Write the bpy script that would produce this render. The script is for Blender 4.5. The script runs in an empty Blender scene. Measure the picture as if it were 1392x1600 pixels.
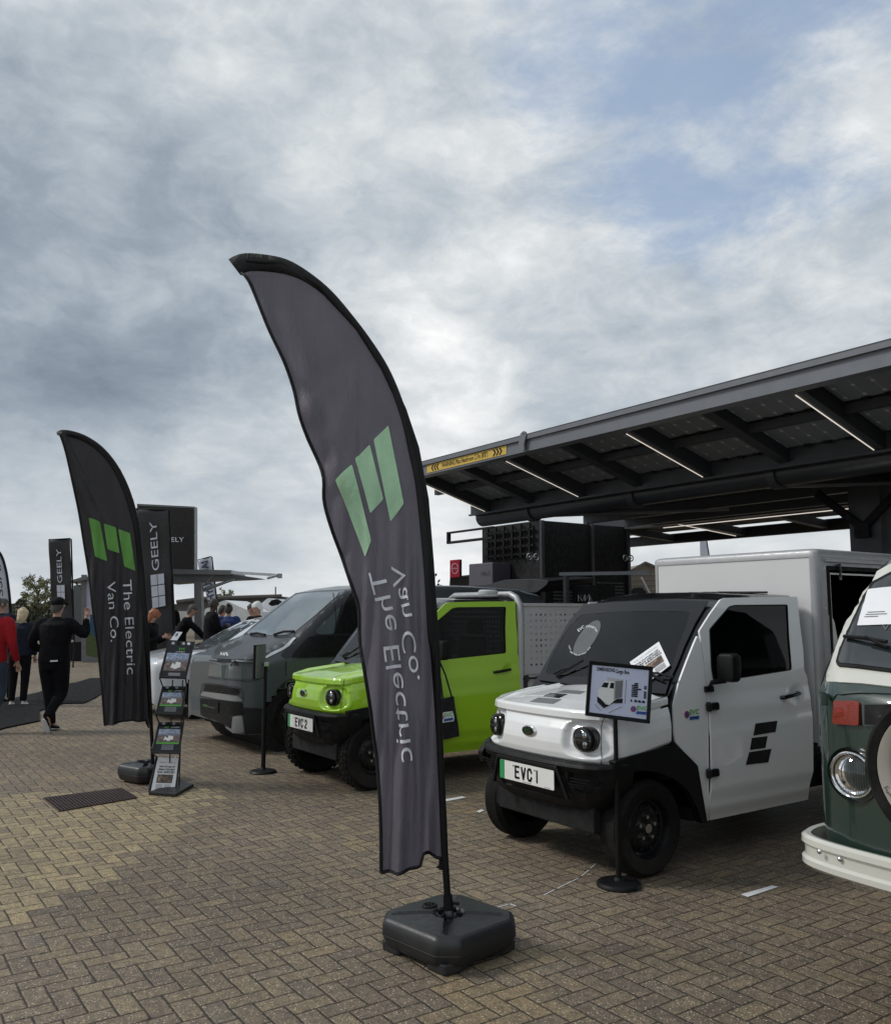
import bpy, bmesh, math, random
from mathutils import Vector, Matrix, noise
from mathutils.bvhtree import BVHTree
from mathutils.geometry import delaunay_2d_cdt
random.seed(7)
S = bpy.context.scene
R = math.radians
# ---------------------------------------------------------------- camera
F = 1350.0; HOR = 957.0; CH = 1.52
PITCH = math.atan((HOR-800)/F); AZ = R(180-34.56)
cd_ = bpy.data.cameras.new('camera'); cam = bpy.data.objects.new('camera', cd_)
S.collection.objects.link(cam); S.camera = cam
cam.location = (0, 0, CH)
cam.rotation_euler = (R(90)+PITCH, 0, AZ-R(90))
cd_.sensor_fit = 'HORIZONTAL'; cd_.sensor_width = 36; cd_.lens = F/1392*36
cd_.clip_start = 0.05; cd_.clip_end = 3000
# ---------------------------------------------------------------- world
SUN_AZ = R(232); SUN_EL = R(42)        # direction towards the sun: azimuth measured from +X
S.world = W = bpy.data.worlds.new("World"); W.use_nodes = True
nt = W.node_tree; nt.nodes.clear()
class NB:
    """tiny node builder"""
    def __init__(s, nt): s.nt = nt
    def n(s, t, **k):
        o = s.nt.nodes.new(t)
        ins = k.pop('ins', {})
        for a, b in k.items(): setattr(o, a, b)
        for a, b in ins.items(): s.put(o.inputs[a], b)
        return o
    def put(s, sock, v):
        if hasattr(v, 'is_output') or isinstance(v, bpy.types.NodeSocket): s.nt.links.new(v, sock)
        elif isinstance(v, bpy.types.Node): s.nt.links.new(v.outputs[0], sock)
        else: sock.default_value = v
    def m(s, op, a, b=None, c=None, clamp=False):
        o = s.nt.nodes.new('ShaderNodeMath'); o.operation = op; o.use_clamp = clamp
        for i, v in enumerate((a, b, c)):
            if v is not None: s.put(o.inputs[i], v)
        return o.outputs[0]
    def v(s, op, a, b=None, sc=None):
        o = s.nt.nodes.new('ShaderNodeVectorMath'); o.operation = op
        s.put(o.inputs[0], a)
        if b is not None: s.put(o.inputs[1], b)
        if sc is not None: s.put(o.inputs['Scale'], sc)
        return o.outputs['Value'] if op in ('DOT_PRODUCT', 'LENGTH') else o.outputs[0]
    def noise(s, vec, scale, detail=4, rough=.5, lac=2.0, dist=0.0, dim='3D'):
        o = s.n('ShaderNodeTexNoise', noise_dimensions=dim)
        if vec is not None: s.put(o.inputs['Vector'], vec)
        for k, v_ in (('Scale', scale), ('Detail', detail), ('Roughness', rough), ('Lacunarity', lac), ('Distortion', dist)): o.inputs[k].default_value = v_
        return o
    def ramp(s, f, stops, interp='LINEAR'):
        o = s.nt.nodes.new('ShaderNodeValToRGB'); o.color_ramp.interpolation = interp
        s.put(o.inputs[0], f); e = o.color_ramp.elements
        while len(e) < len(stops): e.new(0.5)
        for i, (p, c) in enumerate(stops):
            e[i].position = p; e[i].color = (*c, 1) if len(c) == 3 else c
        return o.outputs[0]
    def rng(s, v, a, b, c, d, smooth=False):
        o = s.nt.nodes.new('ShaderNodeMapRange')
        if smooth: o.interpolation_type = 'SMOOTHSTEP'
        for i, x in enumerate((v, a, b, c, d)): s.put(o.inputs[i], x)
        return o.outputs[0]
    def mix(s, f, a, b, bt='MIX'):
        o = s.nt.nodes.new('ShaderNodeMix'); o.data_type = 'RGBA'; o.blend_type = bt
        s.put(o.inputs[0], f)
        for i, v in ((6, a), (7, b)):
            if isinstance(v, tuple): o.inputs[i].default_value = (*v, 1) if len(v) == 3 else v
            else: s.put(o.inputs[i], v)
        return o.outputs[2]
nb = NB(nt)
sky = nb.n('ShaderNodeTexSky', sky_type='NISHITA', sun_disc=False, sun_elevation=SUN_EL, sun_rotation=R(90)-SUN_AZ, air_density=1.2, dust_density=1.5)
tc = nb.n('ShaderNodeTexCoord'); D = tc.outputs['Generated']
sep = nb.n('ShaderNodeSeparateXYZ', ins={0: D})
zz = nb.m('MAXIMUM', nb.m('ADD', sep.outputs[2], .17), .05)
px = nb.m('DIVIDE', sep.outputs[0], zz); py = nb.m('DIVIDE', sep.outputs[1], zz)
cp = nb.n('ShaderNodeCombineXYZ', ins={0: px, 1: py}).outputs[0]
warp = nb.v('ADD', cp, nb.v('SCALE', nb.noise(cp, 1.1, 2).outputs['Color'], sc=.35))
big = nb.noise(warp, .62, 3, .5).outputs[0]
mid = nb.noise(warp, 2.0, 7, .62).outputs[0]
fine = nb.noise(warp, 5.5, 6, .6).outputs[0]
def sdir(x, y):
    f = Vector((math.cos(AZ), math.sin(AZ), 0)); r = Vector((f.y, -f.x, 0)); z = Vector((0, 0, 1))
    FW = f*math.cos(PITCH)+z*math.sin(PITCH); UP = -f*math.sin(PITCH)+z*math.cos(PITCH)
    return (FW + r*(x-696)/F - UP*(y-800)/F).normalized()
def lobe(x, y, rad):      # soft spot of the cloud deck around a direction
    d = nb.v('DOT_PRODUCT', D, tuple(sdir(x, y)))
    return nb.rng(d, math.cos(rad), 1.0, 0.0, 1.0, True)
den = nb.m('ADD', nb.m('MULTIPLY', nb.m('SUBTRACT', big, .5), .85), nb.m('MULTIPLY', nb.m('SUBTRACT', mid, .5), .42))
den = nb.m('ADD', den, nb.m('MULTIPLY', nb.m('SUBTRACT', fine, .5), .22))
sph = nb.n('ShaderNodeMapping', ins={0: D, 'Scale': (1, 1, 1.75)}).outputs[0]
lump = nb.noise(nb.v('ADD', sph, nb.v('SCALE', nb.noise(sph, 7, 4).outputs['Color'], sc=.13)), 5.6, 12, .615).outputs[0]
den = nb.m('ADD', den, nb.m('MULTIPLY', nb.m('SUBTRACT', lump, .5), 1.0))
lum = nb.m('ADD', den, .52)
for x, y, rad, a in ((120, 540, .42, -.25), (400, 290, .30, -.16), (40, 250, .34, -.15), (640, 120, .38, .18), (200, 20, .3, .14), (760, 640, .34, .06), (60, 60, .30, .12),
                     (350, 860, .40, .10), (1250, 330, .30, .05), (930, 480, .22, -.04), (1080, 30, .22, -.06)):
    lum = nb.m('ADD', lum, nb.m('MULTIPLY', lobe(x, y, rad), a))
hz = nb.rng(sep.outputs[2], .0, .30, 1.0, 0.0, True)
lum = nb.m('ADD', nb.m('MULTIPLY', lum, nb.m('SUBTRACT', 1.0, nb.m('MULTIPLY', hz, .62))), nb.m('MULTIPLY', hz, .50))
cloud = nb.ramp(lum, [(0.03, (.15, .185, .23)), (0.30, (.235, .277, .325)), (0.52, (.36, .402, .44)), (0.72, (.52, .545, .56)), (1.0, (.80, .80, .79))])
hole = nb.m('ADD', nb.m('MULTIPLY', lobe(1130, 20, .32), .64), nb.m('MULTIPLY', lobe(1180, 230, .2), .3))
hole = nb.m('MAXIMUM', hole, nb.m('MULTIPLY', lobe(1440, 420, .2), .3))
gap = nb.m('MULTIPLY', nb.rng(nb.m('SUBTRACT', hole, nb.m('MULTIPLY', nb.m('SUBTRACT', mid, .42), 2.3)), .12, .62, 0, 1, True), .85)
gap = nb.m('MULTIPLY', gap, nb.rng(hole, .05, .25, 0, 1, True))
blue = nb.mix(.55, nb.v('SCALE', sky.outputs[0], sc=.085), (.31, .40, .55))
col = nb.mix(gap, cloud, blue)
# the part of the deck below the horizon is ordinary grey light
col = nb.mix(nb.rng(sep.outputs[2], -.08, -.01, 1.0, 0.0), col, (.16, .15, .14))
SKY = 0.1
bg = nb.n('ShaderNodeBackground', ins={'Color': nb.v('SCALE', col, sc=1.10/SKY), 'Strength': SKY})
wo = nb.n('ShaderNodeOutputWorld'); nt.links.new(bg.outputs[0], wo.inputs[0])
# ---------------------------------------------------------------- sun
sd = bpy.data.lights.new('sun', 'SUN'); sd.energy = 1.5; sd.angle = R(13); sd.color = (1, .965, .91)
so = bpy.data.objects.new('sun', sd); S.collection.objects.link(so)
so.rotation_euler = (R(90)-SUN_EL, 0, SUN_AZ+R(90))
S.view_settings.view_transform = 'Standard'; S.view_settings.look = 'None'; S.view_settings.exposure = 0.32; S.view_settings.gamma = 1
S.cycles.max_bounces = 8; S.cycles.transparent_max_bounces = 12
# ---------------------------------------------------------------- rays of the calibrated camera
_f = Vector((math.cos(AZ), math.sin(AZ), 0)); RT = Vector((_f.y, -_f.x, 0)); _z = Vector((0, 0, 1))
FWD = _f*math.cos(PITCH)+_z*math.sin(PITCH); UPV = -_f*math.sin(PITCH)+_z*math.cos(PITCH); CAM = Vector((0, 0, CH))
def ray(x, y): return FWD + RT*((x-696)/F) - UPV*((y-800)/F)
def onz(x, y, z=0.0): r = ray(x, y); return CAM + r*((z-CH)/r.z)
def onx(x, y, X): r = ray(x, y); return CAM + r*(X/r.x)
def ony(x, y, Y): r = ray(x, y); return CAM + r*(Y/r.y)
def onp(x, y, p, n): r = ray(x, y); return CAM + r*((Vector(p)-CAM).dot(n)/r.dot(n))
# ---------------------------------------------------------------- materials
M = {}
def newmat(name):
    m = bpy.data.materials.new(name); m.use_nodes = True; m.node_tree.nodes.clear(); M[name] = m
    b = NB(m.node_tree); out = b.n('ShaderNodeOutputMaterial'); return m, b, out
def mat(name, rgb, rough=.5, metal=0., coat=0., var=.12, vs=6., bump=0., bs=60., spec=.5, dirt=0., sheen=0.):
    m, b, out = newmat(name)
    tcn = b.n('ShaderNodeTexCoord').outputs['Object']
    ns = b.noise(tcn, vs, 5, .6).outputs[0]
    k = b.rng(ns, .25, .75, 1-var, 1+var)
    c = b.v('SCALE', tuple(rgb), sc=k)
    if dirt:
        n2 = b.noise(tcn, 2.3, 8, .7).outputs[0]
        c = b.mix(b.m('MULTIPLY', b.rng(n2, .48, .7, 0, 1), dirt), c, (.16, .14, .115))
    p = b.n('ShaderNodeBsdfPrincipled', ins={'Base Color': c, 'Metallic': metal, 'Coat Weight': coat, 'Coat Roughness': .04, 'Specular IOR Level': spec,
            'Roughness': b.rng(b.noise(tcn, vs*2.7, 4).outputs[0], .3, .7, max(rough*.82, .01), min(rough*1.18, 1))})
    if sheen: p.inputs['Sheen Weight'].default_value = sheen
    if bump:
        bp = b.n('ShaderNodeBump', ins={'Height': b.noise(tcn, bs, 5, .6).outputs[0], 'Strength': bump, 'Distance': .01})
        b.put(p.inputs['Normal'], bp)
    b.put(out.inputs[0], p.outputs[0]); return m
def glass(name, tint, refl=1.0, rough=.01):
    m, b, out = newmat(name)
    t = b.n('ShaderNodeBsdfTransparent', ins={'Color': (*tint, 1)})
    g = b.n('ShaderNodeBsdfGlossy', ins={'Roughness': rough, 'Color': (refl, refl, refl, 1)})
    fr = b.n('ShaderNodeFresnel', ins={'IOR': 1.5})
    mx = b.n('ShaderNodeMixShader', ins={0: b.m('ADD', b.m('MULTIPLY', fr.outputs[0], 1.0), .012), 1: t.outputs[0], 2: g.outputs[0]})
    b.put(out.inputs[0], mx.outputs[0]); return m
def emit(name, rgb, k=1.0):
    m, b, out = newmat(name); e = b.n('ShaderNodeEmission', ins={'Color': (*rgb, 1), 'Strength': k}); b.put(out.inputs[0], e.outputs[0]); return m
def cloth(name, rgb, trans, weave=900.):
    m, b, out = newmat(name)
    tcn = b.n('ShaderNodeTexCoord').outputs['Object']
    v_ = b.rng(b.noise(tcn, 3.0, 5, .6).outputs[0], .3, .7, .88, 1.12)
    mp = b.n('ShaderNodeMapping', ins={0: tcn, 'Scale': (1, 1, .28)}).outputs[0]
    bp = b.n('ShaderNodeBump', ins={'Height': b.noise(mp, 9., 6, .6, dist=1.0).outputs[0], 'Strength': .6, 'Distance': .04})
    d = b.n('ShaderNodeBsdfPrincipled', ins={'Base Color': b.v('SCALE', tuple(rgb), sc=v_), 'Roughness': .62, 'Specular IOR Level': .35, 'Normal': bp.outputs[0]})
    t = b.n('ShaderNodeBsdfTranslucent', ins={'Color': b.v('SCALE', tuple(trans), sc=v_), 'Normal': bp.outputs[0]})
    a = b.n('ShaderNodeAddShader'); b.put(a.inputs[0], d.outputs[0]); b.put(a.inputs[1], t.outputs[0])
    b.put(out.inputs[0], a.outputs[0]); return m
def paint(name, rgb, metal=0., rough=.38, coat=1.):
    m, b, out = newmat(name); tcn = b.n('ShaderNodeTexCoord').outputs['Object']
    bp = b.n('ShaderNodeBump', ins={'Height': b.noise(tcn, 3.5, 2).outputs[0], 'Strength': .05, 'Distance': .02})
    p = b.n('ShaderNodeBsdfPrincipled', ins={'Base Color': (*rgb, 1), 'Metallic': metal, 'Roughness': rough, 'Coat Weight': coat, 'Coat Roughness': .03, 'Coat Normal': bp.outputs[0]})
    b.put(out.inputs[0], p.outputs[0]); return m
mat('black_plastic', (.0065, .0067, .0075), .5, bump=.06, bs=250, spec=.22)
mat('black_gloss', (.006, .0065, .008), .16, coat=.25, spec=.35)
mat('black_matt', (.008, .008, .009), .7, spec=.25)
mat('soft_black', (.0045, .0045, .005), .9)
mat('tyre_rubber', (.0095, .0094, .0092), .8, spec=.16, bump=.25, bs=120, dirt=.12)
mat('rim_black', (.006, .006, .007), .4, coat=.1, spec=.3)
mat('rim_grey', (.35, .35, .35), .35, metal=.9)
mat('bolt_steel', (.55, .55, .56), .28, metal=1)
mat('steel', (.42, .43, .45), .34, metal=.8)
mat('chrome', (.8, .8, .8), .07, metal=1, var=.03)
paint('white_paint', (.80, .815, .82))
paint('lime_paint', (.34, .62, .012))
mat('box_white', (.66, .67, .67), .42, var=.04, vs=2, bump=.05, bs=6)
mat('aluminium', (.40, .41, .42), .42, metal=.25, var=.08, vs=10)
mat('bed_grey', (.46, .47, .48), .45, metal=.05, var=.06)
mat('plate_white', (.80, .80, .78), .3, var=.03)
mat('plate_green', (.03, .30, .10), .35)
mat('ink', (.005, .005, .006), .45, spec=.25)
mat('sticker_grey', (.16, .165, .17), .35)
mat('paper', (.78, .79, .82), .45, var=.03)
mat('paper_lilac', (.60, .64, .82), .3, var=.03)
mat('red', (.42, .02, .02), .5)
mat('logo_green', (.10, .42, .05), .4)
mat('logo_blue', (.03, .12, .45), .4)
mat('dark_logo_green', (.02, .075, .02), .3)
glass('screen_glass', (.92, .94, .96), .8)
glass('side_glass', (.28, .30, .32), .4)
glass('lens', (.75, .78, .80), 1.0)
glass('acrylic', (.80, .83, .85), 1.0)
# ---------------------------------------------------------------- object helpers
def tag(o, label=None, cat=None, group=None, kind=None):
    if label: o['label'] = label
    if cat: o['category'] = cat
    if group: o['group'] = group
    if kind: o['kind'] = kind
    return o
def thing(name, label, cat, loc=(0, 0, 0), group=None):
    o = bpy.data.objects.new(name, None); S.collection.objects.link(o); o.location = loc; o.empty_display_size = .1
    return tag(o, label, cat, group)
def rootloc(p):
    v = Vector((0, 0, 0))
    while p is not None: v += p.location; p = p.parent
    return v
def link(name, me, mt, parent=None, label=None):
    o = bpy.data.objects.new(name, me); S.collection.objects.link(o)
    if mt is not None:
        for k in (mt if isinstance(mt, (list, tuple)) else [mt]): me.materials.append(M[k] if isinstance(k, str) else k)
    if parent is not None:
        me.transform(Matrix.Translation(-rootloc(parent))); o.parent = parent
    if label: o['label'] = label
    return o
def mods(o, bev=0, seg=2, solid=0, sub=0, wn=False):
    if sub:
        m = o.modifiers.new('s', 'SUBSURF'); m.levels = m.render_levels = sub
    if solid:
        m = o.modifiers.new('t', 'SOLIDIFY'); m.thickness = solid; m.offset = -1
    if bev:
        m = o.modifiers.new('b', 'BEVEL'); m.width = bev; m.segments = seg; m.limit_method = 'ANGLE'; m.angle_limit = R(35); m.harden_normals = False
    return o
class P:
    """mesh collector"""
    def __init__(s): s.v = []; s.f = []; s.mi = []; s.cm = 0
    def add(s, vs, fs):
        b = len(s.v); s.v += [tuple(v) for v in vs]
        for f in fs: s.f.append(tuple(b+i for i in f)); s.mi.append(s.cm)
        return s
    def mat(s, i): s.cm = i; return s
    def box(s, c, d, rz=0.0, m=None):
        x, y, z = [k/2 for k in d]
        vs = [Vector((a*x, b*y, e*z)) for a in (-1, 1) for b in (-1, 1) for e in (-1, 1)]
        mm = m if m is not None else Matrix.Rotation(rz, 3, 'Z')
        vs = [mm @ v + Vector(c) for v in vs]
        return s.add(vs, [(0, 1, 3, 2), (4, 6, 7, 5), (0, 4, 5, 1), (2, 3, 7, 6), (0, 2, 6, 4), (1, 5, 7, 3)])
    def bb(s, x0, x1, y0, y1, z0, z1): return s.box(((x0+x1)/2, (y0+y1)/2, (z0+z1)/2), (abs(x1-x0), abs(y1-y0), abs(z1-z0)))
    def beam(s, a, b, w, h, up=(0, 0, 1)):
        a = Vector(a); b = Vector(b); d = (b-a); L = d.length; d.normalize(); u = Vector(up)
        sd_ = d.cross(u).normalized(); u = sd_.cross(d).normalized()
        vs = [p + sd_*(i*w/2) + u*(j*h/2) for p in (a, b) for i, j in ((-1, -1), (1, -1), (1, 1), (-1, 1))]
        return s.add(vs, [(3, 2, 1, 0), (4, 5, 6, 7), (0, 1, 5, 4), (1, 2, 6, 5), (2, 3, 7, 6), (3, 0, 4, 7)])
    def cyl(s, a, b, r0, r1=None, n=20, caps=True):
        a = Vector(a); b = Vector(b); r1 = r0 if r1 is None else r1; d = (b-a).normalized()
        u = d.orthogonal().normalized(); w = d.cross(u); vs = []
        for p, r in ((a, r0), (b, r1)):
            for i in range(n):
                t = 2*math.pi*i/n; vs.append(p + u*(r*math.cos(t)) + w*(r*math.sin(t)))
        fs = [(i, (i+1) % n, n+(i+1) % n, n+i) for i in range(n)]
        if caps: fs += [tuple(range(n-1, -1, -1)), tuple(range(n, 2*n))]
        return s.add(vs, fs)
    def tube(s, pts, r, n=8, caps=True):
        pts = [Vector(p) for p in pts]; rs = r if isinstance(r, (list, tuple)) else [r]*len(pts); vs = []; u = None
        for i, p in enumerate(pts):
            d = (pts[min(i+1, len(pts)-1)]-pts[max(i-1, 0)]).normalized()
            u = d.orthogonal().normalized() if u is None else (u-d*u.dot(d)).normalized()
            w = d.cross(u)
            for k in range(n):
                t = 2*math.pi*k/n; vs.append(p+u*(rs[i]*math.cos(t))+w*(rs[i]*math.sin(t)))
        fs = [(i*n+k, i*n+(k+1) % n, (i+1)*n+(k+1) % n, (i+1)*n+k) for i in range(len(pts)-1) for k in range(n)]
        if caps: fs += [tuple(range(n-1, -1, -1)), tuple(range((len(pts)-1)*n, len(pts)*n))]
        return s.add(vs, fs)
    def lathe(s, prof, o, ax, n=40, close=False):
        """prof: (radius, distance along axis)"""
        o = Vector(o); ax = Vector(ax).normalized(); u = ax.orthogonal().normalized(); w = ax.cross(u); vs = []
        for r, t in prof:
            for k in range(n):
                a = 2*math.pi*k/n; vs.append(o+ax*t+u*(r*math.cos(a))+w*(r*math.sin(a)))
        m_ = len(prof)
        fs = [(i*n+k, i*n+(k+1) % n, ((i+1) % m_)*n+(k+1) % n, ((i+1) % m_)*n+k) for i in range(m_ if close else m_-1) for k in range(n)]
        return s.add(vs, fs)
    def grid(s, fn, nu, nv, closeu=False):
        vs = [fn(i/nu, j/nv) for j in range(nv+1) for i in range(nu+1)]
        return s.add(vs, [(j*(nu+1)+i, j*(nu+1)+i+1, (j+1)*(nu+1)+i+1, (j+1)*(nu+1)+i) for j in range(nv) for i in range(nu)])
    def prism(s, pts, ext):
        """pts: planar 3D loop, ext: extrusion vector"""
        n = len(pts); ext = Vector(ext); vs = [Vector(p) for p in pts] + [Vector(p)+ext for p in pts]
        return s.add(vs, [tuple(range(n-1, -1, -1)), tuple(range(n, 2*n))] + [(i, (i+1) % n, n+(i+1) % n, n+i) for i in range(n)])
    def quad(s, *p): return s.add(p, [tuple(range(len(p)))])
    def loft(s, rings, cap0=True, cap1=True, closed=True):
        n = len(rings[0]); vs = [p for r in rings for p in r]
        kk = n if closed else n-1
        fs = [(i*n+k, i*n+(k+1) % n, (i+1)*n+(k+1) % n, (i+1)*n+k) for i in range(len(rings)-1) for k in range(kk)]
        if cap0: fs.append(tuple(range(n-1, -1, -1)))
        if cap1: fs.append(tuple(range((len(rings)-1)*n, len(rings)*n)))
        return s.add(vs, fs)
    def obj(s, name, mt, parent=None, label=None, smooth=False, fix=True, **kw):
        me = bpy.data.meshes.new(name); me.from_pydata([tuple(v) for v in s.v], [], s.f)
        me.polygons.foreach_set('material_index', s.mi)
        if fix:
            bm = bmesh.new(); bm.from_mesh(me); bmesh.ops.recalc_face_normals(bm, faces=bm.faces); bm.to_mesh(me); bm.free()
        o = link(name, me, mt, parent, label)
        if smooth:
            me.polygons.foreach_set('use_smooth', [True]*len(me.polygons))
            if smooth != 'all': me.set_sharp_from_angle(angle=R(38 if smooth is True else smooth))
        mods(o, **kw); me.update(); return o
    def bvh(s):
        fs = []
        for f in s.f:
            if len(f) > 4:
                for i in range(1, len(f)-1): fs.append((f[0], f[i], f[i+1]))
            else: fs.append(f)
        return BVHTree.FromPolygons([tuple(v) for v in s.v], fs, all_triangles=False)
def rounded(pts, r, n=4):
    """round the corners of a 2D polygon"""
    out = []; m_ = len(pts)
    for i in range(m_):
        a, b, c = Vector(pts[i-1]), Vector(pts[i]), Vector(pts[(i+1) % m_])
        rr = r[i] if isinstance(r, (list, tuple)) else r
        d1 = (a-b); d2 = (c-b); k = min(rr, d1.length*.45, d2.length*.45)
        if k < 1e-6: out.append(tuple(b)); continue
        p, q = b+d1.normalized()*k, b+d2.normalized()*k
        for j in range(n+1):
            t = j/n; out.append(tuple(p*(1-t)**2 + b*(2*t*(1-t)) + q*t*t))
    return out
def smoothline(pts, n=6):
    """Catmull-Rom through points"""
    P_ = [Vector(p) for p in pts]; out = []
    for i in range(len(P_)-1):
        p0 = P_[max(i-1, 0)]; p1 = P_[i]; p2 = P_[i+1]; p3 = P_[min(i+2, len(P_)-1)]
        for j in range(n):
            t = j/n; out.append(.5*((2*p1)+(p2-p0)*t+(2*p0-5*p1+4*p2-p3)*t*t+(3*p1-p0-3*p2+p3)*t**3))
    out.append(P_[-1]); return [tuple(p) for p in out]
def inside(p, poly):
    c = False; x, y = p; j = len(poly)-1
    for i in range(len(poly)):
        xi, yi = poly[i][:2]; xj, yj = poly[j][:2]
        if (yi > y) != (yj > y) and x < (xj-xi)*(y-yi)/(yj-yi)+xi: c = not c
        j = i
    return c
def fill(poly, step, holes=()):
    """triangulated fill of a 2D polygon with interior points"""
    loops = [poly]+list(holes); pts = []; faces = []; 
    for L in loops:
        st_ = len(pts); n = len(L)
        for i in range(n):
            a, c = Vector(L[i]), Vector(L[(i+1) % n]); k = max(1, int((c-a).length/step))
            for j in range(k): pts.append(a.lerp(c, j/k))
        faces.append(list(range(st_, len(pts))))
    b = list(pts); xs = [p[0] for p in poly]; ys = [p[1] for p in poly]
    ins = lambda x, y: inside((x, y), poly) and not any(inside((x, y), h) for h in holes)
    x = min(xs)+step*.5
    while x < max(xs):
        y = min(ys)+step*.5
        while y < max(ys):
            if ins(x, y) and all((x-q.x)**2+(y-q.y)**2 > (step*.45)**2 for q in b): pts.append(Vector((x, y)))
            y += step
        x += step
    res = delaunay_2d_cdt(pts, [], faces, 1, 1e-6)
    vo, fo = res[0], res[2]
    fo = [f for f in fo if ins(sum(vo[i].x for i in f)/len(f), sum(vo[i].y for i in f)/len(f))]
    return [tuple(v) for v in vo], [tuple(f) for f in fo]
def patch(name, mt, parent, poly, hit, step=8, off=.002, th=.006, smooth=True, label=None, holes=(), **kw):
    """panel that follows a surface: poly in picture units, hit(x, y) -> (point, normal) on the surface itself"""
    v2, fs = fill(poly, step, holes); top = []; bot = []; H = [hit(*v) for v in v2]
    good = [h for h in H if h is not None]
    for v, h in zip(v2, H):
        if h is None:
            # nearest good hit
            h = min(((a[0]-v[0])**2+(a[1]-v[1])**2, i) for i, a in enumerate(v2) if H[i] is not None)[1]; h = H[h]
        p, n = h; top.append(p+n*off); bot.append(p+n*(off-th))
    N = len(top); F_ = list(fs)
    cnt = {}
    for f in fs:
        for i in range(len(f)):
            e = (f[i], f[(i+1) % len(f)]); cnt[e] = cnt.get(e, 0)+1
    F_ += [tuple(N+i for i in reversed(f)) for f in fs]
    for (a, b) in cnt:
        if (b, a) not in cnt: F_.append((a, N+a, N+b, b))
    q = P(); q.add(top+bot, F_); return q.obj(name, mt, parent, label, smooth=30 if smooth else False, **kw)
def hitter(bvh, back=None):
    def h(x, y):
        d = ray(x, y).normalized(); r = bvh.ray_cast(CAM, d)
        if r[0] is None: return back(x, y) if back else None
        n = r[1]; n = n if n.dot(d) < 0 else -n
        return r[0], n
    return h
def hx(X, s=1): return lambda x, y: (onx(x, y, X), Vector((s, 0, 0)))
def hy(Y): return lambda x, y: (ony(x, y, Y), Vector((0, -1, 0)))
def textverts(s, size=1.0, bold=0.0, align='CENTER', sx=1.0, shear=0.0, spacing=1.0, sub=None):
    c = bpy.data.curves.new('t', 'FONT'); c.body = s; c.size = size; c.align_x = align; c.align_y = 'CENTER'; c.offset = bold; c.shear = shear
    c.space_character = spacing; c.resolution_u = 4; c.space_line = .9
    o = bpy.data.objects.new('t', c); S.collection.objects.link(o)
    dg = bpy.context.evaluated_depsgraph_get(); dg.update()
    me = bpy.data.meshes.new_from_object(o.evaluated_get(dg))
    bm = bmesh.new(); bm.from_mesh(me); bmesh.ops.remove_doubles(bm, verts=bm.verts, dist=1e-5)
    bmesh.ops.triangulate(bm, faces=bm.faces)
    if sub:
        for _ in range(5):
            es = [e for e in bm.edges if e.calc_length() > sub]
            if not es: break
            bmesh.ops.subdivide_edges(bm, edges=es, cuts=1); bmesh.ops.triangulate(bm, faces=bm.faces)
    v = [(p.co.x*sx, p.co.y) for p in bm.verts]; f = [tuple(p.index for p in g.verts) for g in bm.faces]
    bm.free(); bpy.data.objects.remove(o); bpy.data.meshes.remove(me); bpy.data.curves.remove(c)
    return v, f
def text(name, s, mt, parent, o, right, up, size, off=.0015, width=None, **kw):
    """flat lettering on a plane; width rescales the whole line"""
    v, f = textverts(s, size, **kw); right = Vector(right).normalized(); up = Vector(up).normalized(); n = right.cross(up); o = Vector(o)
    k = 1.0
    if width: k = width/max(1e-6, (max(a for a, b in v)-min(a for a, b in v)))
    q = P(); q.add([o+right*(a*k)+up*b+n*off for a, b in v], f); return q.obj(name, mt, parent, fix=False)
def copytree(o, parent=None):
    c = o.copy(); S.collection.objects.link(c); c.parent = parent
    for ch in list(o.children): copytree(ch, c)
    return c
def skin(joints, edges, root=0, sub=2):
    """skin-modifier surface baked to verts/faces. joints: list of (x,y,z,rx,ry)"""
    me = bpy.data.meshes.new('sk'); me.from_pydata([j[:3] for j in joints], edges, [])
    o = bpy.data.objects.new('sk', me); S.collection.objects.link(o)
    m = o.modifiers.new('k', 'SKIN'); m.use_smooth_shade = True; m.branch_smoothing = .3
    for i, j in enumerate(joints):
        sv = me.skin_vertices[0].data[i]; sv.radius = (j[3], j[4] if len(j) > 4 else j[3]); sv.use_root = (i == root)
    if sub:
        m2 = o.modifiers.new('s', 'SUBSURF'); m2.levels = m2.render_levels = sub
    dg = bpy.context.evaluated_depsgraph_get(); dg.update()
    r = bpy.data.meshes.new_from_object(o.evaluated_get(dg))
    v = [p.co.copy() for p in r.vertices]; f = [tuple(p.vertices) for p in r.polygons]
    bpy.data.objects.remove(o); bpy.data.meshes.remove(me); bpy.data.meshes.remove(r)
    return v, f
# ---------------------------------------------------------------- ground
m, b, out = newmat('herringbone')
geo = b.n('ShaderNodeNewGeometry').outputs['Position']
U = .0915
gs = b.n('ShaderNodeSeparateXYZ', ins={0: b.v('ADD', geo, b.v('SCALE', b.v('SUBTRACT', b.noise(geo, 7.0, 2).outputs['Color'], (.5, .5, .5)), sc=.010))})
X = b.m('ADD', b.m('DIVIDE', gs.outputs[0], U), .87); Y = b.m('SUBTRACT', b.m('DIVIDE', gs.outputs[1], U), .42)
I = b.m('FLOOR', X); J = b.m('FLOOR', Y); fu = b.m('SUBTRACT', X, I); fv = b.m('SUBTRACT', Y, J)
s_ = b.m('FLOORED_MODULO', b.m('ADD', b.m('SUBTRACT', I, J), 2.0), 4.0)
def eq(k): return b.m('COMPARE', s_, float(k), .3)
s0, s1, s2, s3 = eq(0), eq(1), eq(2), eq(3)
dl = b.m('ADD', fu, b.m('MULTIPLY', s1, 9.)); dr = b.m('ADD', b.m('SUBTRACT', 1., fu), b.m('MULTIPLY', s0, 9.))
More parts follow.
